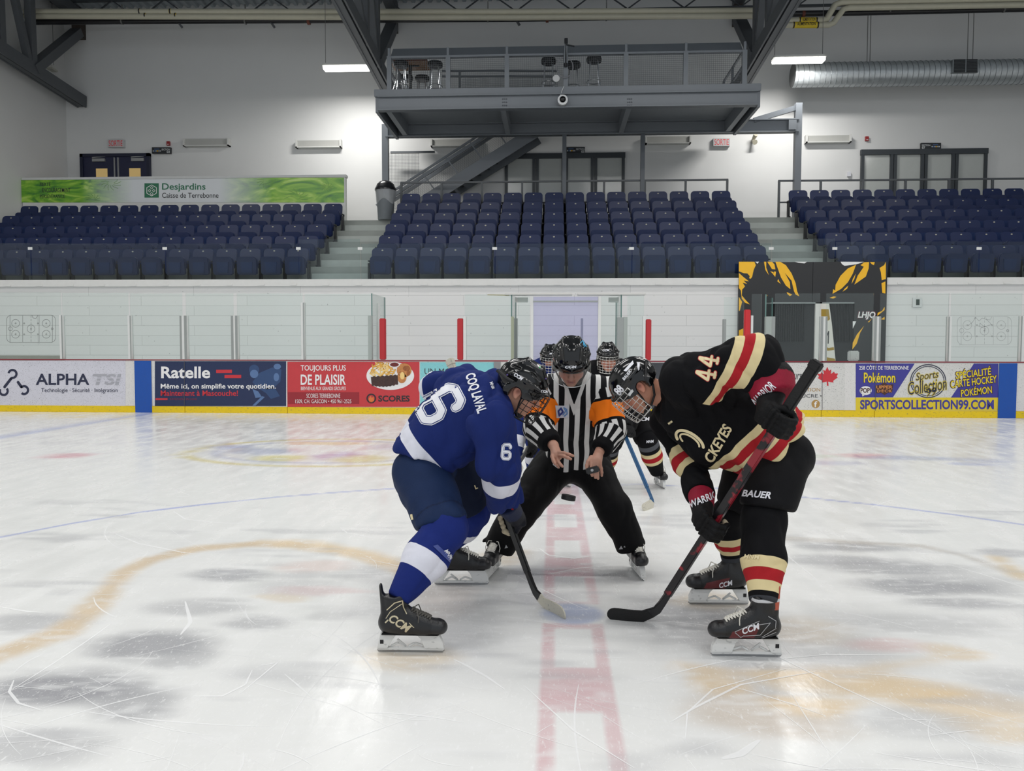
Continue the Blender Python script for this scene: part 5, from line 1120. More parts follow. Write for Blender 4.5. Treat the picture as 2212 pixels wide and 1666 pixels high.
def solid_obj(name, V, F, cols, mat, parent=None, smooth_it=1):
    me = bpy.data.meshes.new(name)
    if parent is None:
        mn, mx = V.min(0), V.max(0); off = A(((mn[0] + mx[0]) / 2, (mn[1] + mx[1]) / 2, 0.0))
    else: off = A(root_of(parent).location)
    n = len(V); me.vertices.add(n); me.vertices.foreach_set('co', (V - off).astype(np.float32).ravel())
    me.loops.add(F.size); me.loops.foreach_set('vertex_index', F.astype(np.int32).ravel())
    me.polygons.add(len(F)); me.polygons.foreach_set('loop_start', (np.arange(len(F)) * F.shape[1]).astype(np.int32))
    me.update(calc_edges=True); me.validate()
    if cols is not None:
        a = me.color_attributes.new('Col', 'FLOAT_COLOR', 'POINT'); c4 = np.ones((n, 4), np.float32); c4[:, :3] = cols; a.data.foreach_set('color', c4.ravel())
    me.polygons.foreach_set('use_smooth', np.ones(len(me.polygons), bool))
    lay = LAYERS.pop(id(cols), None); me.materials.append(dyed(mat, lay, me, F) if lay else mat)
    o = bpy.data.objects.new(name, me); COL.objects.link(o)
    if parent is not None: o.parent = parent
    else: o.location = Vector(off)
    return o
def relax(V, F, it=2, f=.5):
    E = np.concatenate([F[:, [0, 1]], F[:, [1, 2]], F[:, [2, 3]], F[:, [3, 0]]])
    for _ in range(it):
        acc = np.zeros_like(V); c = np.zeros(len(V))
        for i in range(3): acc[:, i] = np.bincount(E[:, 0], V[E[:, 1], i], len(V)) + np.bincount(E[:, 1], V[E[:, 0], i], len(V))
        c = np.bincount(E[:, 0], minlength=len(V)) + np.bincount(E[:, 1], minlength=len(V)); V = V + f * (acc / np.maximum(c, 1)[:, None] - V)
    return V
def along(V, a, b):
    a, b = A(a), A(b); d = b - a; return ((V - a) @ d) / d.dot(d)
def paint(n, hexc): return np.tile(np.array(C(hexc)), (n, 1))
def setc(c, m, hexc): c[m] = np.array(C(hexc))
LAYERS = {}
def band(c, f, lo, hi, hexc, w=.006, mask=None):
    """a cleanly edged stripe of dyed cloth where lo < f < hi"""
    LAYERS.setdefault(id(c), []).append((np.asarray(f, float), lo, hi, hexc, np.ones(len(f)) if mask is None else np.asarray(mask, float)))
def dyed(mat, layers, me, F):
    m = mat.copy(); m.name = mat.name + '_striped'; nt = m.node_tree; N = nt.nodes; L = nt.links
    at = [n for n in N if n.bl_idname == 'ShaderNodeAttribute'][0]; dst = at.outputs['Color'].links[0].to_socket; src = at.outputs['Color']; seen = {}
    def attr(arr):
        k = hash(arr.astype(np.float32).tobytes())
        if k not in seen:
            nm = 'F%d' % len(seen); q = me.attributes.new(nm, 'FLOAT', 'POINT'); q.data.foreach_set('value', arr.astype(np.float32))
            an = N.new('ShaderNodeAttribute'); an.attribute_name = nm; seen[k] = an.outputs['Fac']
        return seen[k]
    def step(v, x0, x1):
        r = N.new('ShaderNodeMapRange'); r.inputs[1].default_value = x0; r.inputs[2].default_value = x1; L.new(v, r.inputs[0]); return r.outputs[0]
    def mul(p, q):
        r = N.new('ShaderNodeMath'); r.operation = 'MULTIPLY'; L.new(p, r.inputs[0]); L.new(q, r.inputs[1]); return r.outputs[0]
    E = np.concatenate([F[:, [0, 1]], F[:, [1, 2]], F[:, [2, 3]], F[:, [3, 0]]]); nv = len(layers[0][0]); deg = np.maximum(np.bincount(E.ravel(), minlength=nv), 1)
    spread = lambda q: (np.bincount(E[:, 0], q[E[:, 1]], nv) + np.bincount(E[:, 1], q[E[:, 0]], nv)) / deg
    for f, lo, hi, hexc, mask in layers:
        e = max(1e-5, .0008 * max(1, np.ptp(f) / 2)); v = attr(f); k = step(v, lo - e, lo + e)
        if hi < 5: k = mul(k, step(v, hi + e, hi - e))
        if mask.min() < 1:
            for _ in range(4): mask = (mask + spread(mask)) / 2
            k = mul(k, step(attr(mask), .4, .6))
        mx = N.new('ShaderNodeMix'); mx.data_type = 'RGBA'; L.new(k, mx.inputs[0]); L.new(src, mx.inputs[6]); mx.inputs[7].default_value = (*C(hexc), 1); src = mx.outputs[2]
    L.new(src, dst); return m
def run(V, a, b): return along(V, a, b) * np.linalg.norm(A(b) - A(a))
def frame(fwd, up):
    f = Vector(fwd).normalized(); u = Vector(up); u = (u - f * u.dot(f)).normalized(); r = f.cross(u)
    return Matrix(((r.x, f.x, u.x), (r.y, f.y, u.y), (r.z, f.z, u.z)))
def T4(c, R): return Matrix.Translation(Vector(c)) @ R.to_4x4()
def npx(T, V):
    Mx = np.array(T); return V @ Mx[:3, :3].T + Mx[:3, 3]
# ---- print on cloth: shapes given at photo points are pressed onto the garment
def sub2d(V, F, L):
    bm = bmesh.new(); vs = [bm.verts.new((v[0], v[1], 0)) for v in V]
    for f in F:
        try: bm.faces.new([vs[i] for i in f])
        except ValueError: pass
    bmesh.ops.triangulate(bm, faces=bm.faces)
    for _ in range(6):
        es = [e for e in bm.edges if e.calc_length() > L]
        if not es: break
        bmesh.ops.subdivide_edges(bm, edges=es, cuts=1); bmesh.ops.triangulate(bm, faces=[f for f in bm.faces if len(f.verts) > 3])
    bm.verts.index_update(); W = np.array([v.co[:2] for v in bm.verts]); G = [tuple(v.index for v in f.verts) for f in bm.faces]; bm.free(); return W, G
def press(name, V, F, bvh, mat, parent, off=.003, L=5.0):
    V, F = sub2d(V, F, L); pts = []; ok = []
    for x, y in V:
        d = ray(x, y).normalized(); h = bvh.ray_cast(EYE, d)
        if h[0] is None: ok.append(False); pts.append((0, 0, 0)); continue
        ok.append(True); nn = h[1] if h[1].dot(d) < 0 else -h[1]; pts.append(tuple(h[0] + nn * off * .6 - d * off * .6))
    G = [f for f in F if all(ok[i] for i in f) and max((Vector(pts[f[i]]) - Vector(pts[f[i - 1]])).length for i in range(3)) < .06]
    if not G: return None
    use = sorted({i for f in G for i in f}); mp = {i: k for k, i in enumerate(use)}
    return link_mesh(name, [pts[i] for i in use], [tuple(mp[i] for i in f) for f in G], mat, parent, True)
def ptext(s, cx, cy, w, h, rot, bold=0.0, shear=0.0):
    V, F = text2d(s, bold, shear); V = fit2d(V, w, h); c, n = math.cos(math.radians(rot)), math.sin(math.radians(rot))
    return np.stack([cx + V[:, 0] * c - V[:, 1] * n, cy - (V[:, 0] * n + V[:, 1] * c)], 1), F
def pstroke(path, width, cx, cy, w, h, rot, ref=1.0):
    """path in a unit box -> photo points"""
    q = [((p[0] - .5) * w, (p[1] - .5) * h) for p in path]; V, F = stroke2d(q, width, 4.0); c, n = math.cos(math.radians(rot)), math.sin(math.radians(rot))
    return np.stack([cx + V[:, 0] * c - V[:, 1] * n, cy - (V[:, 0] * n + V[:, 1] * c)], 1), F
def bvh_of(V, F): return BVHTree.FromPolygons(V.tolist(), F.tolist())
CLOTH = M('jersey_cloth', '#ffffff', .8, attr=True, var=.10, scale=18, bump=.2, bscale=420, spec=.15)
PANTC = M('nylon_cloth', '#ffffff', .7, attr=True, var=.14, scale=14, bump=.18, bscale=240, spec=.15)
SKIN = M('skin', '#ffffff', .48, attr=True, var=.07, scale=60, bump=.12, bscale=350, spec=.4)
KIT = M('glossy_kit', '#ffffff', .14, attr=True, var=.04, spec=.45, coat=.15)
LEATH = M('glove_leather', '#ffffff', .6, attr=True, var=.2, scale=40, bump=.25, bscale=220, spec=.2)
PWHITE = M('print_white', '#e4e4ea', .6); PBLUE = M('print_blue', '#1b2c78', .6); PCREAM = M('print_cream', '#e6d6aa', .6); PRED = M('print_red', '#b6232a', .6); PBLK = M('print_black', '#141418', .6)
def folds(dirv, amp=.006, sc=9.0, seed=0, stretch=.3):
    d = A(dirv) / np.linalg.norm(dirv)
    def f(p):
        q = p + d * ((p @ d) * (stretch - 1))[:, None]
        q = q + .03 * np.stack([vnoise(p * 6, seed + 5), vnoise(p * 6, seed + 6), vnoise(p * 6, seed + 7)], 1)
        r = 1 - np.abs(vnoise(q * sc, seed)); r2 = 1 - np.abs(vnoise(q * sc * 1.9, seed + 1)); return amp * 1.5 * (r ** 3 - .35) + amp * .6 * (r2 ** 3 - .35)
    return f

# ------------------------------------------------------------------ heads
def head_prims(S, T, neck=None):
    R = np.array(T.to_3x3()); w = lambda p: A(T @ Vector(p))
    S.ell(w((0, -.012, .02)), (.075, .097, .105), R, .02); S.ell(w((0, .036, -.055)), (.057, .058, .062), R, .03); S.ell(w((0, .070, -.098)), (.024, .02, .02), R, .025)
    for sx in (-1, 1): S.ell(w((sx * .042, .058, -.032)), (.026, .028, .028), R, .02)
    S.cone(w((-.04, .078, .028)), w((.04, .078, .028)), .014, k=.015)
    for sx in (-1, 1): S.ell(w((sx * .032, .100, .004)), (.019, .016, .012), R, .010, 1)
    S.cone(w((0, .088, .014)), w((0, .112, -.026)), .009, .0135, k=.008)
    for sx in (-1, 1): S.ell(w((sx * .013, .100, -.031)), (.009, .011, .008), R, .005)
    S.ell(w((0, .090, -.060)), (.024, .011, .0065), R, .004); S.ell(w((0, .088, -.072)), (.020, .011, .0075), R, .004); S.ell(w((0, .104, -.0655)), (.022, .014, .0022), R, .003, 1)
    for sx in (-1, 1):
        S.ell(w((sx * .079, -.008, -.004)), (.010, .021, .034), R, .006); S.ell(w((sx * .088, -.004, .0)), (.006, .012, .021), R, .005, 1); S.ell(w((sx * .079, -.002, -.034)), (.008, .011, .010), R, .006)
    S.cone(w((0, -.028, -.05)), w((0, -.045, -.12)) if neck is None else A(neck), .055, .062, k=.03)
def skin_cols(V, T, tone='#c08a72', stubble=0.25, lips='#a85a52'):
    c = paint(len(V), tone); L = npx(T.inverted(), V); x, y, z = L.T; ax = np.abs(x)
    def blend(m, hexc, a): 
        nonlocal c
        m = np.clip(m * a, 0, 1)[:, None]; c = c * (1 - m) + np.array(C(hexc)) * m
    g = lambda cx, cy, cz, r: np.exp(-(((ax - cx) / r) ** 2 + ((y - cy) / r) ** 2 + ((z - cz) / r) ** 2))
    blend(g(.042, .075, -.032, .024), '#c26a5c', .55); blend(g(0, .112, -.026, .018), '#c06a58', .55); blend(g(.085, -.01, -.005, .03), '#c47866', .6); blend(g(.086, -.006, -.002, .012), '#6e3a30', .8)  # last blend paints shade into the ear hollow in place of depth
    blend(((y > .03) & (z < -.045)).astype(float) * np.clip((-.045 - z) / .02, 0, 1), '#8e6a5a', stubble)
    lipm = ((ax < .024) & (y > .086) & (z < -.054) & (z > -.079)).astype(float); blend(lipm, lips, .7)
    blend(((ax < .02) & (y > .085) & (np.abs(z + .0655) < .0022)).astype(float), '#4a201c', .9)
    blend(np.exp(-((z - .030 - .1 * np.minimum(ax - .03, .02)) / .0045) ** 2) * ((ax > .014) & (ax < .052) & (y > .07)), '#5b4434', .8)
    blend(np.exp(-(((ax - .032) / .016) ** 2 + ((z - .004) / .008) ** 2)) * (y > .06), '#8a5a4c', .35)
    hair = ((z > .062 - .25 * np.clip(y, -.2, .08)) & (y < .085)) | ((y < -.035) & (z > -.05)); blend(hair.astype(float), '#4b3a2e', .85)
    return c
EYEW = M('eye_white', '#d9d2cc', .2); IRIS = M('iris', '#3a4650', .15); PUPIL = M('pupil', '#0b0b0c', .1)
def eyes(parent, T):
    for sx in (-1, 1):
        c = Vector((sx * .032, .0765, .004)); o = MB().ball(c, .0125, 16, 10).xf(T).build('eye', EYEW, parent, True)
        d = Vector((0, 1, -.22)).normalized(); MB().cyl(c + d * .0112, c + d * .0130, .0062, .0045, 14).xf(T).build('iris', IRIS, o); MB().cyl(c + d * .0128, c + d * .0132, .0026, .0022, 10).xf(T).build('pupil', PUPIL, o)
        l = Solid().ell((sx * .032, .0775, .0095), (.0165, .0125, .0052), None, .004); 
# ------------------------------------------------------------------ helmets, cages, visors
_H = {}
def helmet_shape(kind):
    if kind in _H: return _H[kind]
    S = Solid(); S.ell((0, -.012, .032), (.104, .130, .116)); S.cone((-.055, .100, .052), (0, .121, .048), .012, k=.012).cone((0, .121, .048), (.055, .100, .052), .012, k=.012)
    for sx in (-1, 1):
        if kind != 'smooth': S.chain([(sx * .034, .094, .090), (sx * .040, .03, .134), (sx * .038, -.05, .132), (sx * .034, -.105, .082)], [.010, .014, .014, .010], k=.012)
        S.chain([(sx * .078, .085, .060), (sx * .098, .0, .062), (sx * .088, -.08, .058)], [.009, .010, .009], k=.008)
        S.ell((sx * .098, .035, -.004), (.010, .045, .028), None, .012)
        S.ell((sx * .094, -.045, -.02), (.010, .035, .030), None, .015)
        if kind != 'smooth':
            S.cone((sx * .012, .02, .152), (sx * .012, -.05, .152), .005, k=.003, op=1); S.cone((sx * .070, .05, .098), (sx * .074, .0, .108), .006, k=.003, op=1); S.cone((sx * .060, .078, .098), (sx * .070, .04, .108), .004, k=.003, op=1)
            S.cone((sx * .075, -.06, .095), (sx * .06, -.095, .085), .006, k=.003, op=1)
    S.chain([(-.1, .02, .083), (-.06, .095, .083), (0, .116, .083), (.06, .095, .083), (.1, .02, .083)], [.0035] * 5, k=.003, op=1)
    S.ell((0, -.010, .012), (.090, .116, .106), None, .004, 1)
    R = Matrix.Rotation(math.radians(21), 3, 'X'); S.box(A((0, 0, -.02)) + np.array(R) @ A((0, 0, -.10)), (.2, .3, .09), np.array(R), .002, .004, 1)
    for sx in (-1, 1): S.ell((sx * .10, -.012, -.02), (.05, .030, .034), None, .008, 1)
    V, F = S.mesh(.0036); V = relax(V, F, 1, .4); _H[kind] = (V, F); return _H[kind]
def helmet(parent, T, texts, kind='vents', accents=()):
    V, F = helmet_shape(kind); W = npx(T, V); c = paint(len(V), '#0a0a0c'); o = solid_obj('helmet', W, F, c, KIT, parent); b = bvh_of(W, F)
    for t in texts: q, f = ptext(*t[:6], *(t[6:] if len(t) > 6 else (.02, .15))); press('lettering', q, f, b, PWHITE, o, .0015, 3.0)
    for pts, m in accents: press('helmet_mark', np.array(pts, float), [tuple(range(len(pts)))], b, m, o, .0018, 4.0)
    # chin strap and side buckles
    for sx in (-1, 1):
        MB().tube([T @ Vector(p) for p in ((sx * .100, .02, .0), (sx * .084, .03, -.05), (sx * .060, .045, -.10), (sx * .02, .066, -.122), (0, .07, -.124))], .0045, 6).build('chin_strap', M('strap_black', '#121214', .6), o, True)
    return o, b
def cage_pt(a, z): # a: angle round the face, z: height
    zz = (z + .035) / .105; r = max(0.0, 1 - abs(zz) ** 2.6) ** (1 / 2.6) if abs(zz) < 1 else 0
    s_ = .78 + .22 * r
    return Vector((.103 * s_ * math.sin(a), .020 + .130 * s_ * math.cos(a) ** .9 if math.cos(a) > 0 else .020, z))
def cage(helm, T, mat, r=.0019):
    o = None; am = math.radians(84); rows = [.040, .016, -.010, -.036, -.062, -.088, -.112]
    m = MB()
    for z in rows: m.tube([T @ cage_pt(-am + 2 * am * i / 22, z - .0) for i in range(23)], r, 6)
    for k in range(-4, 5):
        a = k * am / 4.6; m.tube([T @ cage_pt(a, .042 - .156 * i / 12) for i in range(13)], r, 6)
    o = m.build('face_cage', mat, helm, True)
    rim = MB(); pts = [cage_pt(-am, z) for z in np.linspace(.042, -.112, 9)] + [cage_pt(-am + 2 * am * i / 18, -.115) for i in range(1, 18)] + [cage_pt(am, z) for z in np.linspace(-.112, .042, 9)]
    rim.tube([T @ p for p in pts], .0032, 6); rim.build('cage_frame', mat, helm, True)
    for sx in (-1, 1): MB().box((0, 0, 0), (.008, .036, .016)).xf(T @ Matrix.Translation((sx * .105, .045, .012))).build('cage_clip', M('clip_grey', '#c9c9c9', .4) if mat.name != 'cage_black' else M('strap_black', ''), helm, bevel=.003)
    MB().ball((0, .062, -.112), .03, 14, 8, (1.2, .8, .7)).xf(T).build('chin_cup', M('strap_black', ''), helm, True)
CAGEB = M('cage_black', '#1a1a1c', .35, .4); CAGES = M('cage_silver', '#c9c8c4', .25, .85)
# ------------------------------------------------------------------ skates
def boot_shape(plain):
    if ('boot', plain) in _H: return _H[('boot', plain)]
    S = Solid()
    S.chain([(-.098, 0, .118), (-.02, 0, .108), (.06, 0, .100), (.118, 0, .100)], [.045, .043, .042, .036], k=.03, flat=((0, 1, 0), .92)); S.ell((.128, 0, .100), (.040, .041, .034), None, .02)
    S.cone((-.078, 0, .13), (-.074, 0, .245), .048, .052, k=.04, flat=((0, 1, 0), .82), cap=True); S.cone((-.03, 0, .16), (.05, 0, .125), .042, .034, k=.03)
    S.cone((-.122, 0, .19), (-.134, 0, .245 if plain else .285), .022, .015, k=.02, flat=((1, 0, 0), .5)); S.cone((-.038, 0, .19), (-.040, 0, .236), .036, .034, k=.02, flat=((1, 0, 0), .5))
    S.box((0, 0, .030), (.3, .2, .043), None, .002, .006, 1)
    V, F = S.mesh(.0042); V = V + A((0, 0, .017)); _H[('boot', plain)] = (V, F); return V, F
BOOTM = M('skate_boot', '#ffffff', .3, attr=True, var=.10, scale=70, bump=.15, bscale=260)
HOLD = M('blade_holder', '#dcdcda', .35, specks=.3, sscale=40); STEELB = M('skate_steel', '#9ea0a2', .2, .9); LACEW = M('lace_white', '#d6d3ca', .8); LACEK = M('lace_grey', '#56534e', .7)
def skate(parent, T, style, lace=LACEW):
    V, F = boot_shape(style == 'plain'); c = paint(len(V), '#0e0e11'); x, y, z = V.T; z = z - .017
    setc(c, (x > .10) & (z < .125), '#1b1b1e'); setc(c, z < .078, '#0c0c0e')
    if style == 'red':
        band(c, x + .4 * (z - .1), -.03, .075, '#5d1a20', .01, (np.abs(y) > .02) * np.clip((.128 - z - .25 * x) / .006, 0, 1))
        band(c, z, .232, .245, '#c4c4c6', .004); setc(c, (x < -.112) & (z > .20), '#b0513a')
    W = npx(T, V); o = solid_obj('skate', W, F, c, BOOTM, parent)
    h = MB()
    h.prism([(-.150, .013), (-.149, .024), (.146, .024), (.155, .019), (.150, .012)], (0, .011, 0), (1, 0, 0), (0, 0, 1), .022)
    h.prism([(-.149, .022), (-.134, .093), (-.058, .093), (-.070, .076), (-.104, .023)], (0, .016, 0), (1, 0, 0), (0, 0, 1), .032); h.prism([(.066, .023), (.048, .066), (.022, .093), (.128, .090), (.150, .045), (.152, .022)], (0, .016, 0), (1, 0, 0), (0, 0, 1), .032)
    for a, b in (((-.090, .027), (-.055, .045)), ((-.055, .045), (-.020, .027)), ((-.060, .060), (-.02, .027)), ((.058, .030), (.02, .044)), ((.02, .044), (-.010, .027))): h.bar((a[0], 0, a[1]), (b[0], 0, b[1]), .010, .003, (0, 1, 0))
    h.xf(T).build('blade_holder', HOLD, o, bevel=.0025)
    MB().prism([(-.153, .010), (-.146, .018), (.146, .018), (.155, .010), (.146, .002), (.10, 0), (-.10, 0), (-.146, .002)], (0, .002, 0), (1, 0, 0), (0, 0, 1), .004).xf(T).build('blade', STEELB, o)
    MB().bb(-.136, -.120, -.0168, .0168, .044, .062).xf(T).build('holder_mark', PBLK, o)
    MB().prism([(-.13, .0885), (-.125, .0955), (.0, .0945), (.135, .0925), (.13, .0865)], (0, .034, 0), (1, 0, 0), (0, 0, 1), .068).xf(T).build('outsole', M('outsole', '#0a0a0b', .4), o, bevel=.003)
    l = MB(); n = 8
    tr = BVHTree.FromPolygons(V.tolist(), F.tolist())
    def top(xx, yy, px_=0):
        h_ = tr.ray_cast(Vector((xx + .25, yy, .45)), Vector((-.25 + 0, 0, -.30)).normalized()); return (h_[0] + Vector((.002, 0, .003))) if h_[0] else None
    prev = None
    for i in range(n):
        u = i / (n - 1); xx = .082 - .115 * u; row = [top(xx, .024 * s_) for s_ in (-1, -.5, 0, .5, 1)]
        if any(q is None for q in row): continue
        l.tube(row, .0032, 5)
        if prev: l.tube([prev[0], (prev[2] + row[2]) / 2 + Vector((.002, 0, .002)), row[4]], .0030, 5); l.tube([prev[4], (prev[2] + row[2]) / 2 + Vector((.003, 0, .003)), row[0]], .0030, 5)
        prev = row
    if prev:
        for s_ in (-1, 1): l.tube([prev[2], prev[2] + Vector((.02, s_ * .03, .005)), prev[2] + Vector((.03, s_ * .045, -.03)), prev[2] + Vector((.028, s_ * .040, -.06))], .0026, 5)
    l.xf(T).build('lace', lace, o, True)
    return o, W, F
def skate_T(px, py, heading, tilt=0.0, z=0.0, s=1.0, roll=0.0):
    """blade middle at a photo point on the ice"""
    c = PZ(px, py, z); a = math.radians(heading)
    return Matrix.Translation(c) @ Matrix.Rotation(a, 4, 'Z') @ Matrix.Rotation(math.radians(tilt), 4, 'Y') @ Matrix.Rotation(math.radians(roll), 4, 'X') @ Matrix.Scale(s, 4)
# ------------------------------------------------------------------ gloves closed round a stick
def glove(parent, g, s, w, back, main='#121215', cuff='#121215', palm='#b7ab95', thumb=1, res=.0045, cuffband=.0):
    g, s, w, back = Vector(g), Vector(s).normalized(), Vector(w), Vector(back)
    m = (g - w); m = (m - s * m.dot(s)).normalized(); n = s.cross(m).normalized()
    if n.dot(back) < 0: n = -n
    L = lambda u, v, q: A(g + s * u + m * v + n * q); S = Solid(); R = np.array(Matrix((s, m, n)).transposed())
    S.box(L(0, -.012, .048), (.046, .050, .020), R, .016, .006)
    for i in range(4):
        u = -.036 + .024 * i; e = (.0, .006, .004, -.006)[i]
        S.chain([L(u, .036, .052), L(u, .068 + e, .030), L(u, .066 + e, -.012), L(u, .034, -.036), L(u, .006, -.034)], [.0165, .0155, .015, .0142, .012], k=.004)
        for v in (.040, .060): S.cone(L(u - .006, v, .070 - (v - .04) * 1.2), L(u + .006, v, .070 - (v - .04) * 1.2), .008, k=.004)
    tsd = .052 * thumb
    S.chain([L(tsd * .8, -.030, .040), L(tsd * 1.15, .002, .020), L(tsd * 1.05, .020, -.018), L(tsd * .75, .026, -.040)], [.019, .017, .016, .013], k=.006)
    for v in (-.052, -.024, .006):
        for uu in (-.024, .024): S.cone(L(uu - .014, v, .068), L(uu + .014, v, .068), .0155, k=.0025)
    base = Vector(L(0, -.062, .046)); d = (w - base); far = base + d.normalized() * max(.075, d.length * .9)
    S.cone(L(0, -.045, .046), A(far), .046, .066, k=.02, cap=True)
    V, F = S.mesh(res); c = paint(len(V), main)
    q = V - A(g); qn = q @ A(n); qm = q @ A(m); t = along(V, base, far)
    setc(c, (qn < -.018) & (np.abs(qm) < .03), palm); setc(c, t > .35, cuff)
    if cuffband: setc(c, t > 1 - cuffband, cuff)
    o = solid_obj('glove', V, F, c, LEATH, parent); return o, V, F
# ------------------------------------------------------------------ sticks
STK = M('stick_carbon', '#17171a', .3, var=.25, scale=30); TAPEK = M('stick_tape_black', '#151516', .8, bump=.3, bscale=200); TAPEW = M('stick_tape_white', '#c8c3b4', .75, specks=.7, sscale=70)
def stick(label, butt, heel, toe, shaft_mat=STK, blade_mat=TAPEK, grip=.20, grip_mat=None, bh=.072, hosel=None, sw=.024, sh=.036):
    butt, heel, toe = Vector(butt), Vector(heel), Vector(toe); d = (butt - heel).normalized()
    o = MB().bar(heel + d * .16, butt, sw, sh, (0, 0, 1)).build('hockey_stick', shaft_mat, bevel=.004); tag(o, label, 'hockey stick', 'hockey sticks')
    MB().bar(butt - d * grip, butt, sw + .007, sh + .007).bar(butt - d * .03, butt + d * .012, sw + .013, sh + .013).build('grip_tape', grip_mat or TAPEK, o, bevel=.006)
    # shaft turns into the blade in one curved paddle standing on the ice
    L_ = toe - heel; Ln = L_.length; f = L_.normalized(); sd = f.cross(d).normalized(); up = sd.cross(f).normalized(); q = sd.cross(-d).normalized()
    if q.dot(f) < 0: q = -q
    if up.dot(d) < 0: up = -up
    base = heel - Vector((0, 0, heel.z - .004)) if False else heel.copy(); base.z = .004
    sec = [(heel + d * .17, q, .031, .022), (heel + d * .10, q, .036, .018), (heel + d * .055 + f * .004, (q * 2 + up).normalized(), .046, .014), (heel + d * .02 + f * .020 + up * .012, (q + up).normalized(), .058, .011)]
    n = 22
    for i in range(1, n + 1):
        u = 1 - (1 - i / n) ** 1.7; cv = .022 * u * u; q_ = max(0, (u - .76) / .24); full = bh * (.84 + .16 * min(u / .7, 1)); hh = full * max(.16, math.sqrt(max(0, 1 - q_ ** 2)))
        lo = (full - hh) * .42
        c = base + f * (.035 + (Ln - .035) * u) + sd * cv + up * (lo + hh / 2); sec.append((c, up, hh, .009))
    vs = []
    for c, nu, hh, th in sec:
        for a_, b_ in ((-1, -1), (1, -1), (1, 1), (-1, 1)): vs.append(c + nu * hh / 2 * b_ + sd * th / 2 * a_)
    k = len(sec); fs = [(i * 4 + j, i * 4 + (j + 1) % 4, i * 4 + 4 + (j + 1) % 4, i * 4 + 4 + j) for i in range(k - 1) for j in range(4)] + [(3, 2, 1, 0), tuple(range(4 * k - 4, 4 * k))]
    nb_ = 3
    MB().add(vs[:4 * nb_ + 4], [t for t in fs if max(t) < 4 * nb_ + 4]).build('hosel', shaft_mat if hosel is None else hosel, o, True, .002)
    m2 = MB(); m2.add([v for v in vs], [t for t in fs if min(t) >= 4 * nb_] + [(4 * nb_ + 3, 4 * nb_ + 2, 4 * nb_ + 1, 4 * nb_)]); m2.build('blade', blade_mat, o, True, .0015)
    return o
# ------------------------------------------------------------------ the five people at the face-off
def person(label, S, T, tone, stubble, fine_pts, res=.017, fr=.0033, box=.135):
    fine = [(A(p) - b, A(p) + b, fr) for p, b in fine_pts]
    V, F = S.mesh(res, fine); c = skin_cols(V, T, tone, stubble); L = npx(T.inverted(), V); far = np.linalg.norm(L, axis=1) > .19
    c[far] = np.array(C(tone)); o = solid_obj('person', V, F, c, SKIN); tag(o, label, 'person'); eyes(o, T); return o, V, F
def wv(p): return A(p)
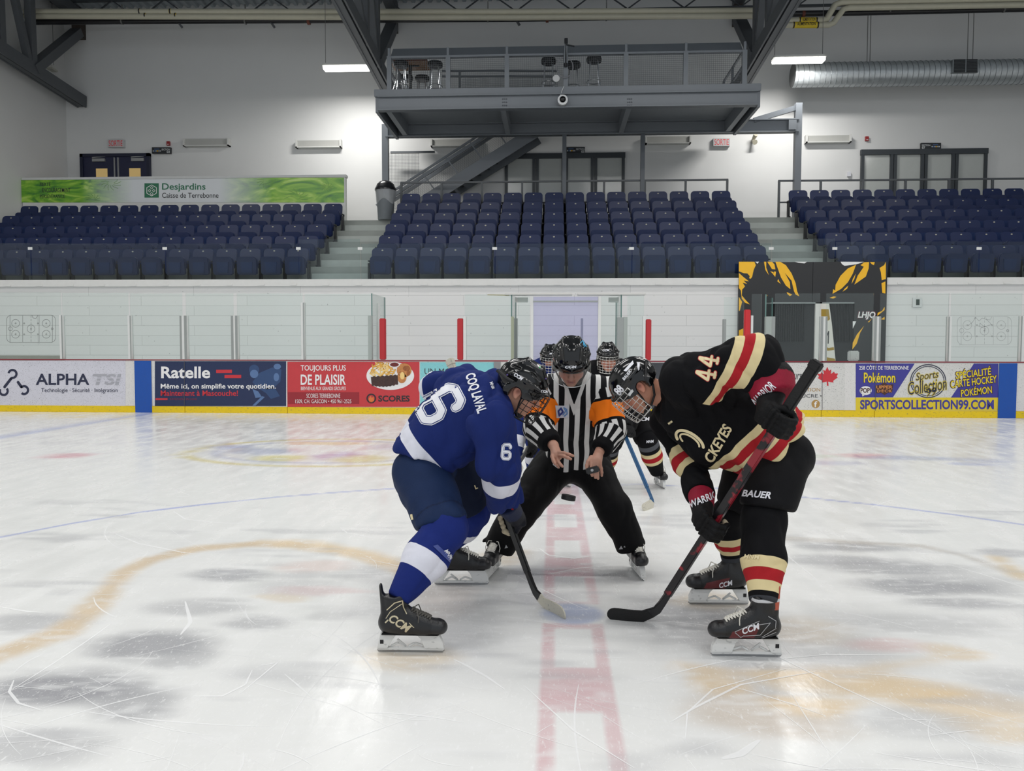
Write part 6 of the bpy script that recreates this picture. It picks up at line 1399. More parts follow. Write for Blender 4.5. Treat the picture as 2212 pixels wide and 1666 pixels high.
# ======================================================= player in blue
def blue_player():
    hipR, hipL = P(905, 1000, 3.92), P(975, 1005, 4.2); kR, kL = P(962, 1142, 3.66), P(1021, 1108, 4.34); aR, aL = P(893, 1306, 3.56), P(984, 1228, 4.52)
    pel, wst, chs, upp = P(915, 968, 4.05), P(965, 928, 4.0), P(1020, 884, 3.95), P(1052, 858, 3.92)
    sR, sL = P(1066, 911, 3.74), P(1003, 832, 4.05); eR, wR = P(1080, 1003, 3.74), P(1090, 1083, 3.98); eL, wL = P(940, 838, 4.16), P(985, 832, 4.36)
    TR_, TL_ = skate_T(887, 1409, 2, s=1.0), skate_T(997, 1263, 4, s=1.04); aR, aL = TR_ @ Vector((-.060, 0, .238)), TL_ @ Vector((-.062, 0, .235))
    T = T4(P(1126, 840, 3.84), frame((.82, .02, -.55), (.50, -.14, .84)))
    S = Solid(); nb = A(P(1072, 852, 3.93)); head_prims(S, T, nb)
    S.chain([pel, wst, chs, upp], [.08, .10, .12, .10], k=.05); S.cone(upp, nb, .09, .07, k=.05)
    for a, b, c_, r in ((sR, eR, wR, .05), (sL, eL, wL, .05), (hipR, kR, aR, .075), (hipL, kL, aL, .075)): S.chain([a, b, c_], [r * .85, r * .75, r * .40], k=.02)
    S.cone(chs, sR, .07, .045, k=.04).cone(chs, sL, .07, .045, k=.04)
    o, V, F = person('hockey player in a blue jersey and black cage bent over on the left', S, T, '#c99880', .12, [(T.translation, .14)])
    # mouth: bared teeth
    MB().ball((0, .086, -.0655), .016, 14, 8, (1.1, .75, .32)).xf(T).build('teeth', M('teeth', '#e2ddd2', .3), o, True)
    # jersey
    ax = (A(chs) - A(pel)); wd = A(sR) - A(sL); tk = np.cross(ax, wd); J = Solid()
    hem = P(916, 986, 3.97); hm = A(hem)
    J.cone(P(962, 930, 3.97), hem, .185, .175, k=.06, flat=(tk, .95), cap=A(P(893, 1030, 4.06)) - A(P(905, 980, 4.06)), capr=.015).cone(wst, chs, .19, .20, k=.08, flat=(tk, .80)).cone(chs, upp, .20, .15, k=.08, flat=(tk, .80))
    J.cone(P(985, 965, 3.9), P(1030, 930, 3.9), .09, .11, k=.09)
    J.cone(chs, sR, .15, .105, k=.07).cone(chs, sL, .14, .10, k=.07).cone(sR, sL, .10, .10, k=.06)
    J.chain([sR, eR], [.106, .097], k=.04).cone(eR, wR, .098, .088, k=.04, cap=True); J.chain([sL, eL], [.098, .080], k=.04).cone(eL, wL, .080, .07, k=.04, cap=True)
    J.cone(upp, nb, .10, .088, k=.05, cap=True)
    f1 = folds(A(eR) - A(sR), .020, 9, 21, .2); f2_ = folds(A(P(1000, 1000, 3.9)) - A(P(1080, 880, 3.8)), .022, 7, 31, .22); f2 = lambda p: f2_(p) * np.clip((p[:, 0] - A(P(900, 950, 3.95))[0]) / .2, .12, 1)
    JV, JF = J.mesh(.0066, disp=lambda p: f1(p) * .6 + f2(p) * .7); c = paint(len(JV), '#1a2964')
    ids = J.ids(JV)
    near = lambda a, b: np.linalg.norm(JV - (A(a) + np.clip(along(JV, a, b), 0, 1)[:, None] * (A(b) - A(a))), axis=1)
    dR = near(eR, wR); dT = near(wst, chs); dL = near(eL, wL)
    tw = along(JV, A(P(869, 925, 4.0)), A(P(845, 962, 4.0)))
    q = np.array([[(A(EYE + (Vector(v) - EYE))).tolist()] for v in []])
    # hem band follows the bottom edge of the jersey
    hn = A(P(880, 1000, 4.06)) - A(P(935, 938, 4.03)); hn /= np.linalg.norm(hn); hd = (JV - hm) @ hn
    hn = A(P(876, 952 + 26, 4.03)) - A(P(908, 950, 4.03)); hn /= np.linalg.norm(hn); hd = (JV - A(P(894, 943, 3.82))) @ hn
    band(c, hd, .0, .072, '#dcdce6', .007, np.clip((1.15 - JV[:, 2]) / .01, 0, 1) * (ids <= 3))
    band(c, run(JV, eR, wR), .055, .150, '#dcdce6', .007, (ids == 8) | (ids == 7))
    tL = run(JV, sL, eL); band(c, tL, np.linalg.norm(A(eL) - A(sL)) + .012, .5, '#dcdce6', .007, (ids == 9) | (ids == 10))
    band(c, along(JV, upp, nb), .80, 2, '#1c45a8', .05, ids == 11)
    j = solid_obj('jersey', JV, JF, c, CLOTH, o); b = bvh_of(JV, JF)
    q, f = ptext('COQ LAVAL', 1027, 850, 88, 26, -72, .03); press('lettering', q, f, b, PWHITE, j)
    six = [(.92, .80), (.92, .88), (.76, 1), (.22, 1), (.06, .88), (.06, .14), (.22, 0), (.76, 0), (.92, .14), (.92, .36), (.76, .48), (.10, .48)]
    for w_, m_, of in ((21.5, PWHITE, .002), (17.5, PBLUE, .0032), (14.5, PWHITE, .0044)): q, f = pstroke(six, w_, 950, 874, 52, 90, -62); press('number', q, f, b, m_, j, of, 6)
    for w_, m_, of in ((7.5, PWHITE, .002), (5.4, PBLUE, .003), (4.0, PWHITE, .004)): q, f = pstroke(six, w_, 1094, 976, 18, 30, -4); press('number', q, f, b, m_, j, of, 4)
    q, f = ptext('MNM', 1063, 833, 15, 7, -70, .02); press('lettering', q, f, b, PWHITE, j)
    # pants
    Q = Solid(); Q.ell(P(922, 1010, 4.05), (.15, .18, .10), None, .05); Q.cone(P(910, 1026, 3.95), P(956, 1132, 3.68), .155, .126, k=.05, cap=A(P(962, 1150, 3.68)) - A(P(955, 1120, 3.70)), capr=.02); Q.cone(hipL, P(1016, 1094, 4.3), .150, .115, k=.05, cap=True)
    g1 = folds(A(kR) - A(hipR), .009, 7, 41, .5); QV, QF = Q.mesh(.009, disp=g1); c = paint(len(QV), '#18294a')
    setc(c, np.abs(along(QV, hipR, kR) - .82) < .012, '#131f3b'); qd = Q.ids(QV); setc(c, qd == 2, '#111a30')  # far leg gets a darker navy, shade painted into the cloth
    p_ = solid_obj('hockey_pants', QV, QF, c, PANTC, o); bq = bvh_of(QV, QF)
    q, f = ptext('l', 890, 1117, 5, 12, 12, .05); press('lettering', q, f, bq, PCREAM, p_); q, f = ptext('L', 1028, 1052, 6, 9, 20, .05); press('lettering', q, f, bq, PCREAM, p_)
    # socks
    for hp, kk, aa, r0, tag_, bands in ((hipR, kR, aR, .104, 'near', (.40, .64)), (hipL, kL, aL, .092, 'far', (.36, .64))):
        X = Solid(); up = A(kk) + (A(hp) - A(kk)) * .22; md = A(kk) + (A(aa) - A(kk)) * .42 
        X.chain([up, kk, md], [r0 * .80, r0, r0 * .97], k=.04).cone(md, aa, r0 * .97, .056, k=.04, cap=True)
        XV, XF = X.mesh(.0075, disp=folds(A(aa) - A(kk), .006, 9, 51, .6)); c = paint(len(XV), '#1a296c'); t = run(XV, kk, aa); LL = np.linalg.norm(A(aa) - A(kk)); band(c, t, bands[0] * LL, bands[1] * LL, '#dadae4', .007)
        so = solid_obj('sock', XV, XF, c, CLOTH, o)
        if tag_ == 'near':
            bx = bvh_of(XV, XF); q, f = ptext('MNM', 969, 1198, 24, 9, -58, .03, .2); press('lettering', q, f, bx, PWHITE, so)
            q = np.array([(935, 1180), (945, 1177), (978, 1208), (972, 1216)]); press('clear_tape', q, [(0, 1, 2, 3)], bx, M('clear_tape', '#43508f', .2), so, .003)
    # skates
    so, W, FF = skate(o, TR_, 'gold', LACEK); b = bvh_of(W, FF)
    for pth, w_ in (([(836, 1318), (852, 1303), (869, 1298), (871, 1312), (878, 1326)], 2.2), ([(834, 1336), (843, 1322), (868, 1305)], 1.6), ([(884, 1346), (894, 1356)], 1.5), ([(833, 1345), (838, 1340)], 3)): q, f = stroke2d(pth, w_, 3); press('boot_trim', q, f, b, M('print_silver', '#c9bda0', .25, .7), so, .002, 3)
    q, f = ptext('CCM', 864, 1347, 50, 19, -33, .03, .2); press('lettering', q, f, b, M('print_silver', '#c9bda0', .25, .7), so, .002, 3)
    skate(o, TL_, 'plain')
    # helmet and cage
    h, hb = helmet(o, T, [('CCM', 1120, 814, 21, 8, -33, .04, .2), ('CCM', 1176, 846, 15, 6, -8, .04, .2)]); cage(h, T, CAGEB)
    MB().tube([P(1110, 825, 3.70), P(1095, 818, 3.72), P(1074, 800, 3.74)], [.006, .009, .009], 8).build('loose_strap', M('strap_black', ''), h, True)
    for x, y, m in ((1166, 794, M('dot_green', '#3fae6a', .4)), (1096, 810, M('dot_violet', '#5a4a8f', .4)), (1179, 818, M('dot_violet', ''))): press('helmet_mark', np.array([(x + 2 * math.cos(a), y + 2 * math.sin(a)) for a in np.linspace(0, 6.28, 9)[:-1]]), [tuple(range(8))], hb, m, h, .002)
    # stick in his hands, blade on the ice
    heel = PZ(1163, 1308, .004); toe = PZ(1229, 1334, .004); butt = P(972, 780, 4.42); up = Vector((0, 0, .0))
    st = stick('black hockey stick with a worn white taped blade, held by the blue player', butt, heel + Vector((0, 0, .02)), toe, STK, TAPEW, .14, M('stick_tape_white', ''))
    g = heel.lerp(butt, (1140 - 1308) / (780 - 1308)); sd = (butt - heel).normalized()
    go, gv, gf = glove(o, P(1099, 1128, g.y), -sd, wR, (1, -.6, .2), '#14161f', '#1a2340', '#b3a78f', 1)
    gb = bvh_of(gv, gf); q, f = ptext('ll', 1107, 1092, 5, 20, 0, .06); press('lettering', q, f, gb, M('print_bright_red', '#c22f33', .5), go)
    g2 = heel.lerp(butt, .92); glove(o, g2, sd, wL, (-.4, 1, .2), '#14161f', '#1a2340', '#b3a78f', -1)
blue_player()
def red_shaft():
    m = bpy.data.materials.new('stick_red'); m.use_nodes = True; nt = m.node_tree; N = nt.nodes; L = nt.links; b = N['Principled BSDF']; tc = N.new('ShaderNodeTexCoord')
    no = N.new('ShaderNodeTexNoise'); no.inputs['Scale'].default_value = 16; no.inputs['Detail'].default_value = 4; L.new(tc.outputs['Object'], no.inputs['Vector'])
    sx = N.new('ShaderNodeSeparateXYZ'); L.new(tc.outputs['Object'], sx.inputs[0]); md = N.new('ShaderNodeMath'); md.operation = 'MULTIPLY_ADD'; md.inputs[1].default_value = .34; L.new(sx.outputs[2], md.inputs[0]); L.new(no.outputs[0], md.inputs[2])
    cr = N.new('ShaderNodeValToRGB'); L.new(md.outputs[0], cr.inputs[0]); e = cr.color_ramp.elements; e[0].position = .66; e[0].color = (*C('#151215'), 1); e[1].position = .73; e[1].color = (*C('#8c1c2a'), 1)
    L.new(cr.outputs[0], b.inputs['Base Color']); b.inputs['Roughness'].default_value = .3; return m
STRED = red_shaft()
# ======================================================= player in black, number 44
def black_player():
    hipL, hipR = P(1684, 970, 3.80), P(1632, 1000, 4.08); kL, kR = P(1650, 1118, 3.69), P(1572, 1115, 4.13); aL, aR = P(1637, 1316, 3.53), P(1568, 1250, 4.19)
    pel, mid, chs, upp = P(1690, 955, 3.93), P(1600, 905, 3.97), P(1515, 872, 4.0), P(1460, 856, 4.0)
    sL, sR = P(1492, 818, 3.76), P(1447, 905, 4.2); eL, wL = P(1630, 778, 3.58), P(1668, 840, 3.54); eR, wR = P(1486, 1000, 4.08), P(1515, 1066, 3.86)
    TL_, TR_ = skate_T(1612, 1418, 181, s=1.03), skate_T(1552, 1306, 182, s=1.06); aL, aR = TL_ @ Vector((-.066, 0, .238)), TR_ @ Vector((-.066, 0, .235))
    T = T4(P(1374, 835, 3.97), frame((-.60, -.02, -.78), (-.78, .0, .60)))
    S = Solid(); nb = A(P(1428, 850, 4.0)); head_prims(S, T, nb)
    S.chain([pel, mid, chs, upp], [.07, .10, .12, .085], k=.04); S.cone(upp, nb, .07, .062, k=.03)
    for a, b, c_, r in ((sR, eR, wR, .05), (sL, eL, wL, .05), (hipR, kR, aR, .075), (hipL, kL, aL, .075)): S.chain([a, b, c_], [r * .85, r * .75, r * .40], k=.02)
    S.cone(chs, sR, .07, .045, k=.04).cone(chs, sL, .07, .045, k=.04)
    o, V, F = person('hockey player in a black, red and cream jersey, bent over on the right', S, T, '#c98f76', .1, [(T.translation, .14), (nb, .08)])
    ax = A(chs) - A(pel); J = Solid(); tk = (0, 0, 1)
    hn = A(P(1700, 1000, 3.93)) - A(P(1624, 934, 3.93)); hn /= np.linalg.norm(hn); hm = A(P(1668, 972, 3.80))
    J.cone(P(1600, 905, 3.96), P(1676, 964, 3.90), .215, .205, k=.06, cap=hn, capr=.015).cone(mid, chs, .205, .205, k=.08).cone(chs, P(1482, 862, 4.0), .205, .15, k=.08)
    J.cone(P(1470, 900, 3.95), P(1535, 962, 3.92), .09, .085, k=.09).cone(P(1535, 962, 3.92), P(1600, 985, 3.88), .085, .06, k=.09)
    J.cone(chs, sL, .15, .125, k=.07).cone(chs, sR, .15, .10, k=.07).cone(P(1500, 835, 3.8), P(1465, 890, 4.15), .10, .10, k=.06)
    J.chain([sL, eL], [.128, .110], k=.04).cone(eL, wL, .110, .078, k=.04, cap=True); J.chain([sR, eR], [.10, .083], k=.04).cone(eR, wR, .083, .070, k=.04, cap=True)
    J.cone(P(1482, 862, 4.0), P(1434, 851, 4.0), .12, .092, k=.05, cap=True)
    f1 = folds((.6, .0, -1), .022, 7, 61, .22); f2 = folds(ax, .016, 8, 66, .25)
    JV, JF = J.mesh(.0066, disp=lambda p: f1(p) * .8 + f2(p) * .6); c = paint(len(JV), '#0d0d10'); ids = J.ids(JV)
    hd = (JV - hm) @ hn + .006 * vnoise(JV * 14, 3); bod = (ids < 5) * np.clip((1.12 - JV[:, 2]) / .01, 0, 1)
    for lo, hi, h_ in ((-.150, -.113, '#dccb9c'), (-.113, -.070, '#a8232a'), (-.070, -.033, '#dccb9c'), (-.033, .010, '#a8232a'), (.010, .12, '#dccb9c')): band(c, hd, lo, hi, h_, .006, bod)
    tU = along(JV, sL, eL) + .02 * vnoise(JV * 9, 8) ; la = (ids == 8)
    sl = ((ids == 8) | (ids == 9)); q0, q1 = A(P(1603, 740, 3.55)), A(P(1603 + 16.9, 740 + 6.1, 3.55)); px_ = (JV - q0) @ (q1 - q0) / np.dot(q1 - q0, q1 - q0) + .05 * vnoise(JV * 9, 8)
    for lo, hi, h_ in ((-.95, .0, '#dccb9c'), (.0, 1.05, '#a8232a'), (1.05, 2.2, '#dccb9c')): band(c, px_, lo, hi, h_, .075, sl)
    tR = run(JV, eR, wR) + .006 * vnoise(JV * 30, 12); ra = (ids == 10) | (ids == 11)
    for lo, hi, h_ in ((-.045, .0, '#dccb9c'), (.0, .050, '#a8232a'), (.050, .098, '#dccb9c')): band(c, tR, lo, hi, h_, .006, ra)
    j = solid_obj('jersey', JV, JF, c, CLOTH, o); b = bvh_of(JV, JF)
    four = [(.66, 0), (.66, 1), (.56, 1), (.04, .36), (.98, .36)]; foot = [(.40, .02), (.92, .02)]
    for w_, m_, of in ((8.6, PRED, .002), (6.0, PCREAM, .0035)):
        for cx_, cy_ in ((1531, 780), (1525, 810)):
            for pth in (four, foot): q, f = pstroke(pth, w_, cx_, cy_, 22, 40, 80); press('number', q, f, b, m_, j, of, 5)
    q, f = ptext('CKEYES', 1551, 958, 88, 24, 60, .03, .1); press('lettering', q, f, b, PCREAM, j)
    for rx, ry, a0, a1, w_ in ((34, 16, 20, 230, 6), (24, 10, 10, 250, 4)):
        V2, F2 = stroke2d([(rx * math.cos(math.radians(a)), -ry * math.sin(math.radians(a))) for a in range(a0, a1, 12)], w_, 4); cs, sn = math.cos(.6), math.sin(.6)
        press('crest', np.stack([1490 + V2[:, 0] * cs - V2[:, 1] * sn, 953 + V2[:, 0] * sn + V2[:, 1] * cs], 1), F2, b, PCREAM, j)
    q, f = ptext('MNM', 1448, 913, 10, 5, 35, .03); press('lettering', q, f, b, PCREAM, j)
    # pants
    Q = Solid(); Q.ell(P(1700, 985, 3.98), (.12, .16, .12), None, .05); Q.cone(P(1690, 985, 3.88), P(1656, 1098, 3.70), .145, .126, k=.05, cap=A(P(1652, 1110, 3.68)) - A(P(1655, 1085, 3.69)), capr=.02); Q.cone(hipR, P(1590, 1098, 4.12), .150, .115, k=.05, cap=True)
    QV, QF = Q.mesh(.009, disp=folds((.2, 0, -1), .007, 6, 71, .6)); c = paint(len(QV), '#0e0e11'); qd = Q.ids(QV)
    p_ = solid_obj('hockey_pants', QV, QF, c, PANTC, o); bq = bvh_of(QV, QF); q, f = ptext('BAUER', 1634, 1068, 62, 15, -5, .03, .25); press('lettering', q, f, bq, PWHITE, p_)
    for hp, kk, aa, r0, near_ in ((hipL, kL, aL, .103, 1), (hipR, kR, aR, .082, 0)):
        X = Solid(); up = A(kk) + (A(hp) - A(kk)) * .25; md = A(kk) + (A(aa) - A(kk)) * .5
        X.chain([up, kk, md], [r0 * .80, r0 * .98, r0 * .96], k=.04).cone(md, aa, r0 * .96, .060 if near_ else .055, k=.04, cap=True)
        XV, XF = X.mesh(.0075, disp=folds(A(aa) - A(kk), .006, 9, 81, .6)); c = paint(len(XV), '#0d0d10'); LL = np.linalg.norm(A(aa) - A(kk)); t = run(XV, kk, aa)
        bands = ((.54, .66), (.66, .79), (.79, .90)) if near_ else ((.40, .55), (.55, .68), (.68, .80))
        for (lo, hi), h_ in zip(bands, ('#dccb9c', '#a8232a', '#dccb9c')): band(c, t, lo * LL, hi * LL, h_, .007)
        lo, hi = ((.955, 1.05) if near_ else (.88, .99)); band(c, t, lo * LL, hi * LL, '#3d3f44', .007)
        so = solid_obj('sock', XV, XF, c, CLOTH, o)
        if near_: bx = bvh_of(XV, XF); q, f = ptext('MNM', 1624, 1203, 34, 9, -4, .03, .2); press('lettering', q, f, bx, PCREAM, so)
    so, W, FF = skate(o, TL_, 'red'); b2 = bvh_of(W, FF)
    for pth in ([(1588, 1367), (1600, 1377), (1607, 1373)], [(1588, 1365), (1640, 1342)], [(1607, 1374), (1642, 1372), (1664, 1346), (1640, 1350)], [(1646, 1376), (1676, 1358)], [(1640, 1381), (1676, 1366)], [(1660, 1332), (1676, 1342), (1675, 1356)]): q, f = stroke2d(pth, 1.5, 3); press('boot_trim', q, f, b2, M('print_grey', '#a3a3a6', .5), so, .002, 3)
    q, f = ptext('CCM', 1622, 1358, 40, 14, 18, .03, .25); press('lettering', q, f, b2, PWHITE, so, .002, 3)
    so, W, FF = skate(o, TR_, 'red'); b2 = bvh_of(W, FF); q, f = ptext('CCM', 1568, 1262, 30, 11, 14, .03, .25); press('lettering', q, f, b2, PWHITE, so, .002, 3)
    h, hb = helmet(o, T, [('88', 1337, 843, 18, 20, 52, .04, .1), ('BAUER', 1354, 811, 25, 7, 50, .03, .2)], 'smooth', [([(1347, 801), (1367, 779), (1369, 786), (1353, 803)], PWHITE), ([(1376, 783), (1382, 783), (1381, 799), (1378, 801)], PWHITE)]); cage(h, T, CAGES)
    q, f = stroke2d([(1396, 784), (1394, 806), (1397, 832)], 5, 3); press('helmet_strap', q, f, hb, M('strap_black', ''), h, .004, 4)
    MB().tube([T @ Vector(p) for p in ((-.086, -.065, -.01), (-.082, -.055, -.05), (-.070, -.02, -.09), (-.045, .035, -.115))], .006, 8).build('helmet_strap', M('strap_black', ''), h, True)
    ge, _ = None, None
    # stick
    heel = PZ(1410, 1343, .004); toe = PZ(1313, 1338, .004); butt = P(1764, 786, 3.34)
    st = stick('black and red hockey stick with a black blade, held by the black-jersey player', butt, heel + Vector((0, 0, .02)), toe, STRED, TAPEK, .30, bh=.082, hosel=STK, sw=.028, sh=.040)
    sd = (butt - heel).normalized(); t_ = (1110 - 1343) / (786 - 1343); g = heel.lerp(butt, t_); go, gv, gf = glove(o, g, sd, wR, (-.9, -.7, .1), '#0b0b0d', '#8d1730', '#b3a78f', -1, cuffband=.4)
    gb = bvh_of(gv, gf); q, f = ptext('WARRIOR', 1524, 1077, 74, 16, 22, .02, .1); press('lettering', q, f, gb, PWHITE, go)
    g = heel.lerp(butt, (893 - 1343) / (786 - 1343)); go, gv, gf = glove(o, g, sd, wL, (-.2, -1, .3), '#0b0b0d', '#0b0b0d', '#b3a78f', 1)
    # cuff of the upper glove
    d = (A(g) - A(wL)); K = Solid(); K.cone(A(wL) - d * .25, A(wL) + d * .30, .108, .094, k=.01, cap=True); KV, KF = K.mesh(.007); c = paint(len(KV), '#8d1730'); tt = along(KV, A(wL) - d * .25, A(wL) + d * .3); setc(c, (tt < .05), '#0b0b0d')
    ko = solid_obj('glove_cuff', KV, KF, c, LEATH, o); kb = bvh_of(KV, KF); q, f = ptext('WARRIOR', 1648, 852, 62, 21, 46, .02, .1); press('lettering', q, f, kb, PWHITE, ko)
black_player()
# ======================================================= the official
def official():
    hipR, hipL = P(1196, 1008, 4.98), P(1279, 1008, 4.98); kR, kL = P(1128, 1098, 4.74), P(1325, 1098, 4.74); aR, aL = P(1070, 1196, 4.76), P(1369, 1196, 4.76)
    wst, chs, upp = P(1238, 985, 4.92), P(1238, 890, 4.70), P(1238, 846, 4.60); sR, sL = P(1174, 852, 4.62), P(1306, 852, 4.62)
    eR, wR = P(1161, 925, 4.46), P(1194, 961, 4.28); eL, wL = P(1322, 930, 4.50), P(1296, 974, 4.36)
    T = T4(P(1234, 783, 4.42), frame((.0, -.76, -.65), (0, -.65, .76)))
    S = Solid(); nb = A(P(1237, 836, 4.57)); head_prims(S, T, nb)
    S.chain([wst, chs, upp], [.11, .12, .10], k=.05); S.cone(upp, nb, .09, .07, k=.05); S.cone(chs, sR, .07, .045, k=.04).cone(chs, sL, .07, .045, k=.04)
    for a, b, c_, r in ((hipR, kR, aR, .075), (hipL, kL, aL, .075)): S.chain([a, b, c_], [r * .85, r * .75, r * .40], k=.02)
    S.chain([sR, eR, wR], [.05, .042, .028], k=.02); S.chain([sL, eL, wL], [.05, .042, .028], k=.02)
    # open right hand, palm up, just letting the puck go
    def h(px, py, Y): return A(P(px, py, Y))
    S.cone(h(1197, 965, 4.26), h(1203, 984, 4.20), .026, .031, k=.02, flat=((.3, -1, .4), .75))
    for pts, r in (([(1207, 978, 4.19), (1219, 979, 4.15), (1229, 982, 4.13), (1238, 985, 4.12)], .0092), ([(1208, 984, 4.18), (1218, 986, 4.13), (1226, 989, 4.11), (1233, 992, 4.10)], .0092), ([(1205, 992, 4.18), (1207, 999, 4.14), (1211, 1004, 4.12), (1215, 1008, 4.11)], .0088), ([(1200, 992, 4.19), (1201, 1000, 4.16), (1204, 1006, 4.14), (1207, 1010, 4.13)], .008), ([(1195, 975, 4.23), (1193, 986, 4.18), (1196, 996, 4.15), (1199, 1002, 4.13)], .0105)):
        S.chain([h(*q) for q in pts], [r * 1.15, r, r * .95, r * .8], k=.005)
    # left hand hanging with a finger whistle
    S.cone(h(1293, 980, 4.33), h(1287, 999, 4.26), .026, .034, k=.02, flat=((0, -1, .3), .62))
    for pts, r in (([(1278, 1001, 4.25), (1277, 1013, 4.23), (1277, 1021, 4.23), (1279, 1028, 4.24)], .0088), ([(1284, 1003, 4.25), (1284, 1016, 4.23), (1285, 1025, 4.23), (1286, 1032, 4.24)], .0092), ([(1290, 1003, 4.25), (1291, 1017, 4.23), (1291, 1026, 4.23), (1292, 1034, 4.24)], .0092), ([(1296, 1001, 4.26), (1299, 1013, 4.25), (1300, 1021, 4.25), (1300, 1028, 4.26)], .0082), ([(1277, 988, 4.28), (1270, 998, 4.25), (1268, 1006, 4.24), (1268, 1012, 4.23)], .0105)):
        S.chain([h(*q) for q in pts], [r * 1.15, r, r * .95, r * .8], k=.005)
    o, V, F = person('official in a striped shirt with orange armbands, crouching to drop the puck', S, T, '#b98a76', .2, [(T.translation, .14), (h(1210, 985, 4.19), .13), (h(1286, 1005, 4.28), .13)], fr=.0034)
    whs = MB().bar(h(1266, 1019, 4.22), h(1294, 1012, 4.22), .03, .034).build('finger_whistle', M('whistle_black', '#141416', .4), o, bevel=.006); MB().cyl(h(1279, 1016, 4.205), h(1279, 1016, 4.195), .008, n=12).build('whistle_badge', M('badge_grey', '#a9a9ab', .4), whs)
    # shirt
    ax = A(upp) - A(wst); J = Solid(); tk = np.cross(ax, (1, 0, 0))
    J.cone(chs, P(1238, 992, 4.92), .180, .170, k=.06, flat=(tk, .74), cap=True).cone(chs, upp, .185, .155, k=.08, flat=(tk, .78)); J.cone(chs, sR, .14, .10, k=.06).cone(chs, sL, .14, .10, k=.06).cone(sR, sL, .095, .095, k=.05)
    J.chain([sR, eR], [.100, .085], k=.035).cone(eR, wR, .083, .060, k=.035, cap=True); J.chain([sL, eL], [.100, .085], k=.035).cone(eL, wL, .083, .060, k=.035, cap=True); J.cone(upp, nb, .09, .078, k=.04, cap=True)
    f1 = folds((0, -.2, -1), .009, 8, 91, .3); JV, JF = J.mesh(.0056, disp=lambda p: f1(p)); c = paint(len(JV), '#131316'); ids = J.ids(JV)
    x = JV[:, 0] - chs.x + .006 * vnoise(JV * 8, 2); W_ = '#d9d8d6'
    tor = (ids <= 4); per = np.mod(x + .012, .062); band(c, np.abs(per - .031), .0, .0145, '#d9d8d6', .006, tor)
    for k0, a, b_, w_ in ((5, sR, eR, wR), (7, sL, eL, wL)):
        for kk, p0, p1 in ((k0, a, b_), (k0 + 1, b_, w_)):
            m = ids == kk; d = (A(p1) - A(p0)); d /= np.linalg.norm(d); u = np.cross(d, (0, 1, 0)); u /= np.linalg.norm(u); v = np.cross(d, u); q = JV - A(p0); an = np.arctan2(q @ u, q @ v)
            c[m] = np.array(C('#0d0d10')); pr = np.mod(an * .075 + .01 + .004 * vnoise(JV * 12, 7), .050); band(c, np.abs(pr - .025), 0, .0125, '#d9d8d6', .006, m)
        t = run(JV, a, b_) + .004 * vnoise(JV * 6, 4); LL = np.linalg.norm(A(b_) - A(a)); m = ids == k0; band(c, t, .30 * LL, .90 * LL, '#0d0d10', .006, m); band(c, t, .36 * LL, .82 * LL, '#f0791a', .006, m)
        t = along(JV, b_, w_); band(c, t, .72, 9, '#0d0d10', .006, ids == k0 + 1)
    setc(c, (ids == 9), '#0d0d10'); vz = JV[:, 2] - (chs.z - .01); band(c, np.abs(JV[:, 0] - chs.x) - .34 * vz, -9, 0, '#d4d3d1', .006, (vz > 0) * (JV[:, 1] < chs.y + .02) * (ids <= 4)); band(c, np.abs(JV[:, 0] - chs.x) - .34 * vz + .022, -9, 0, '#0d0d10', .006, (vz > -.03) * (JV[:, 1] < chs.y + .02) * (ids <= 4))
    j = solid_obj('striped_shirt', JV, JF, c, CLOTH, o); b = bvh_of(JV, JF)
    V2, F2 = np.array([(1199, 876), (1228, 877), (1228, 902), (1202, 903)], float), [(0, 1, 2, 3)]; press('crest', V2, F2, b, M('crest_white', '#c9cbd6', .6), j, .003)
    for pth, w_, m_ in (([(1208, 898), (1206, 888), (1212, 882), (1216, 890), (1210, 896)], 4, PBLUE), ([(1216, 896), (1222, 888), (1218, 881), (1224, 884), (1225, 894), (1219, 899)], 2.5, M('ink_sky', '#5b84b8', .6))): q, f = stroke2d(pth, w_, 3); press('crest_print', q, f, b, m_, j, .005)
    # trousers
    Q = Solid(); Q.ell(P(1238, 1000, 4.96), (.185, .145, .13), None, .05); Q.cone(hipR, kR, .135, .112, k=.06).cone(kR, P(1073, 1184, 4.75), .112, .100, k=.05, cap=A(P(1078, 1200, 4.75)) - A(P(1100, 1150, 4.75)), capr=.012); Q.cone(hipL, kL, .135, .105, k=.06).cone(kL, P(1364, 1184, 4.75), .105, .094, k=.05, cap=A(P(1366, 1200, 4.75)) - A(P(1350, 1150, 4.75)), capr=.012)
    QV, QF = Q.mesh(.0085, disp=folds((0, .2, -1), .010, 6, 95, .5)); q_ = solid_obj('trousers', QV, QF, paint(len(QV), '#0b0b0d'), PANTC, o); bq = bvh_of(QV, QF)
    for pts in ([(1337, 1187), (1342, 1179), (1346, 1186)], [(1347, 1182), (1350, 1179), (1351, 1183)], [(1090, 1185), (1093, 1177), (1097, 1183)]): press('lettering', np.array(pts, float), [(0, 1, 2)], bq, M('print_grey', '#6a6a6e', .6), q_, .003, 4)
    skate(o, skate_T(1064, 1240, -100, s=1.0, roll=-4), 'plain'); skate(o, skate_T(1377, 1240, -82, s=1.0, roll=4), 'plain')
    hl, hb = helmet(o, T, [('CCM', 1233, 793, 25, 6, 2, .05, .2)])
    for pth in ([(1254, 741), (1258, 736), (1261, 741), (1266, 749)], [(1262, 736), (1260, 742), (1262, 750)]): q, f = stroke2d(pth, 1.8, 3); press('ribbon_sticker', q, f, hb, M('ribbon_blue', '#3fa6d6', .4), hl, .002)
    vm = MB(); n = 26; rows = [.045, .02, -.005, -.03, -.052, -.062]; vs = []
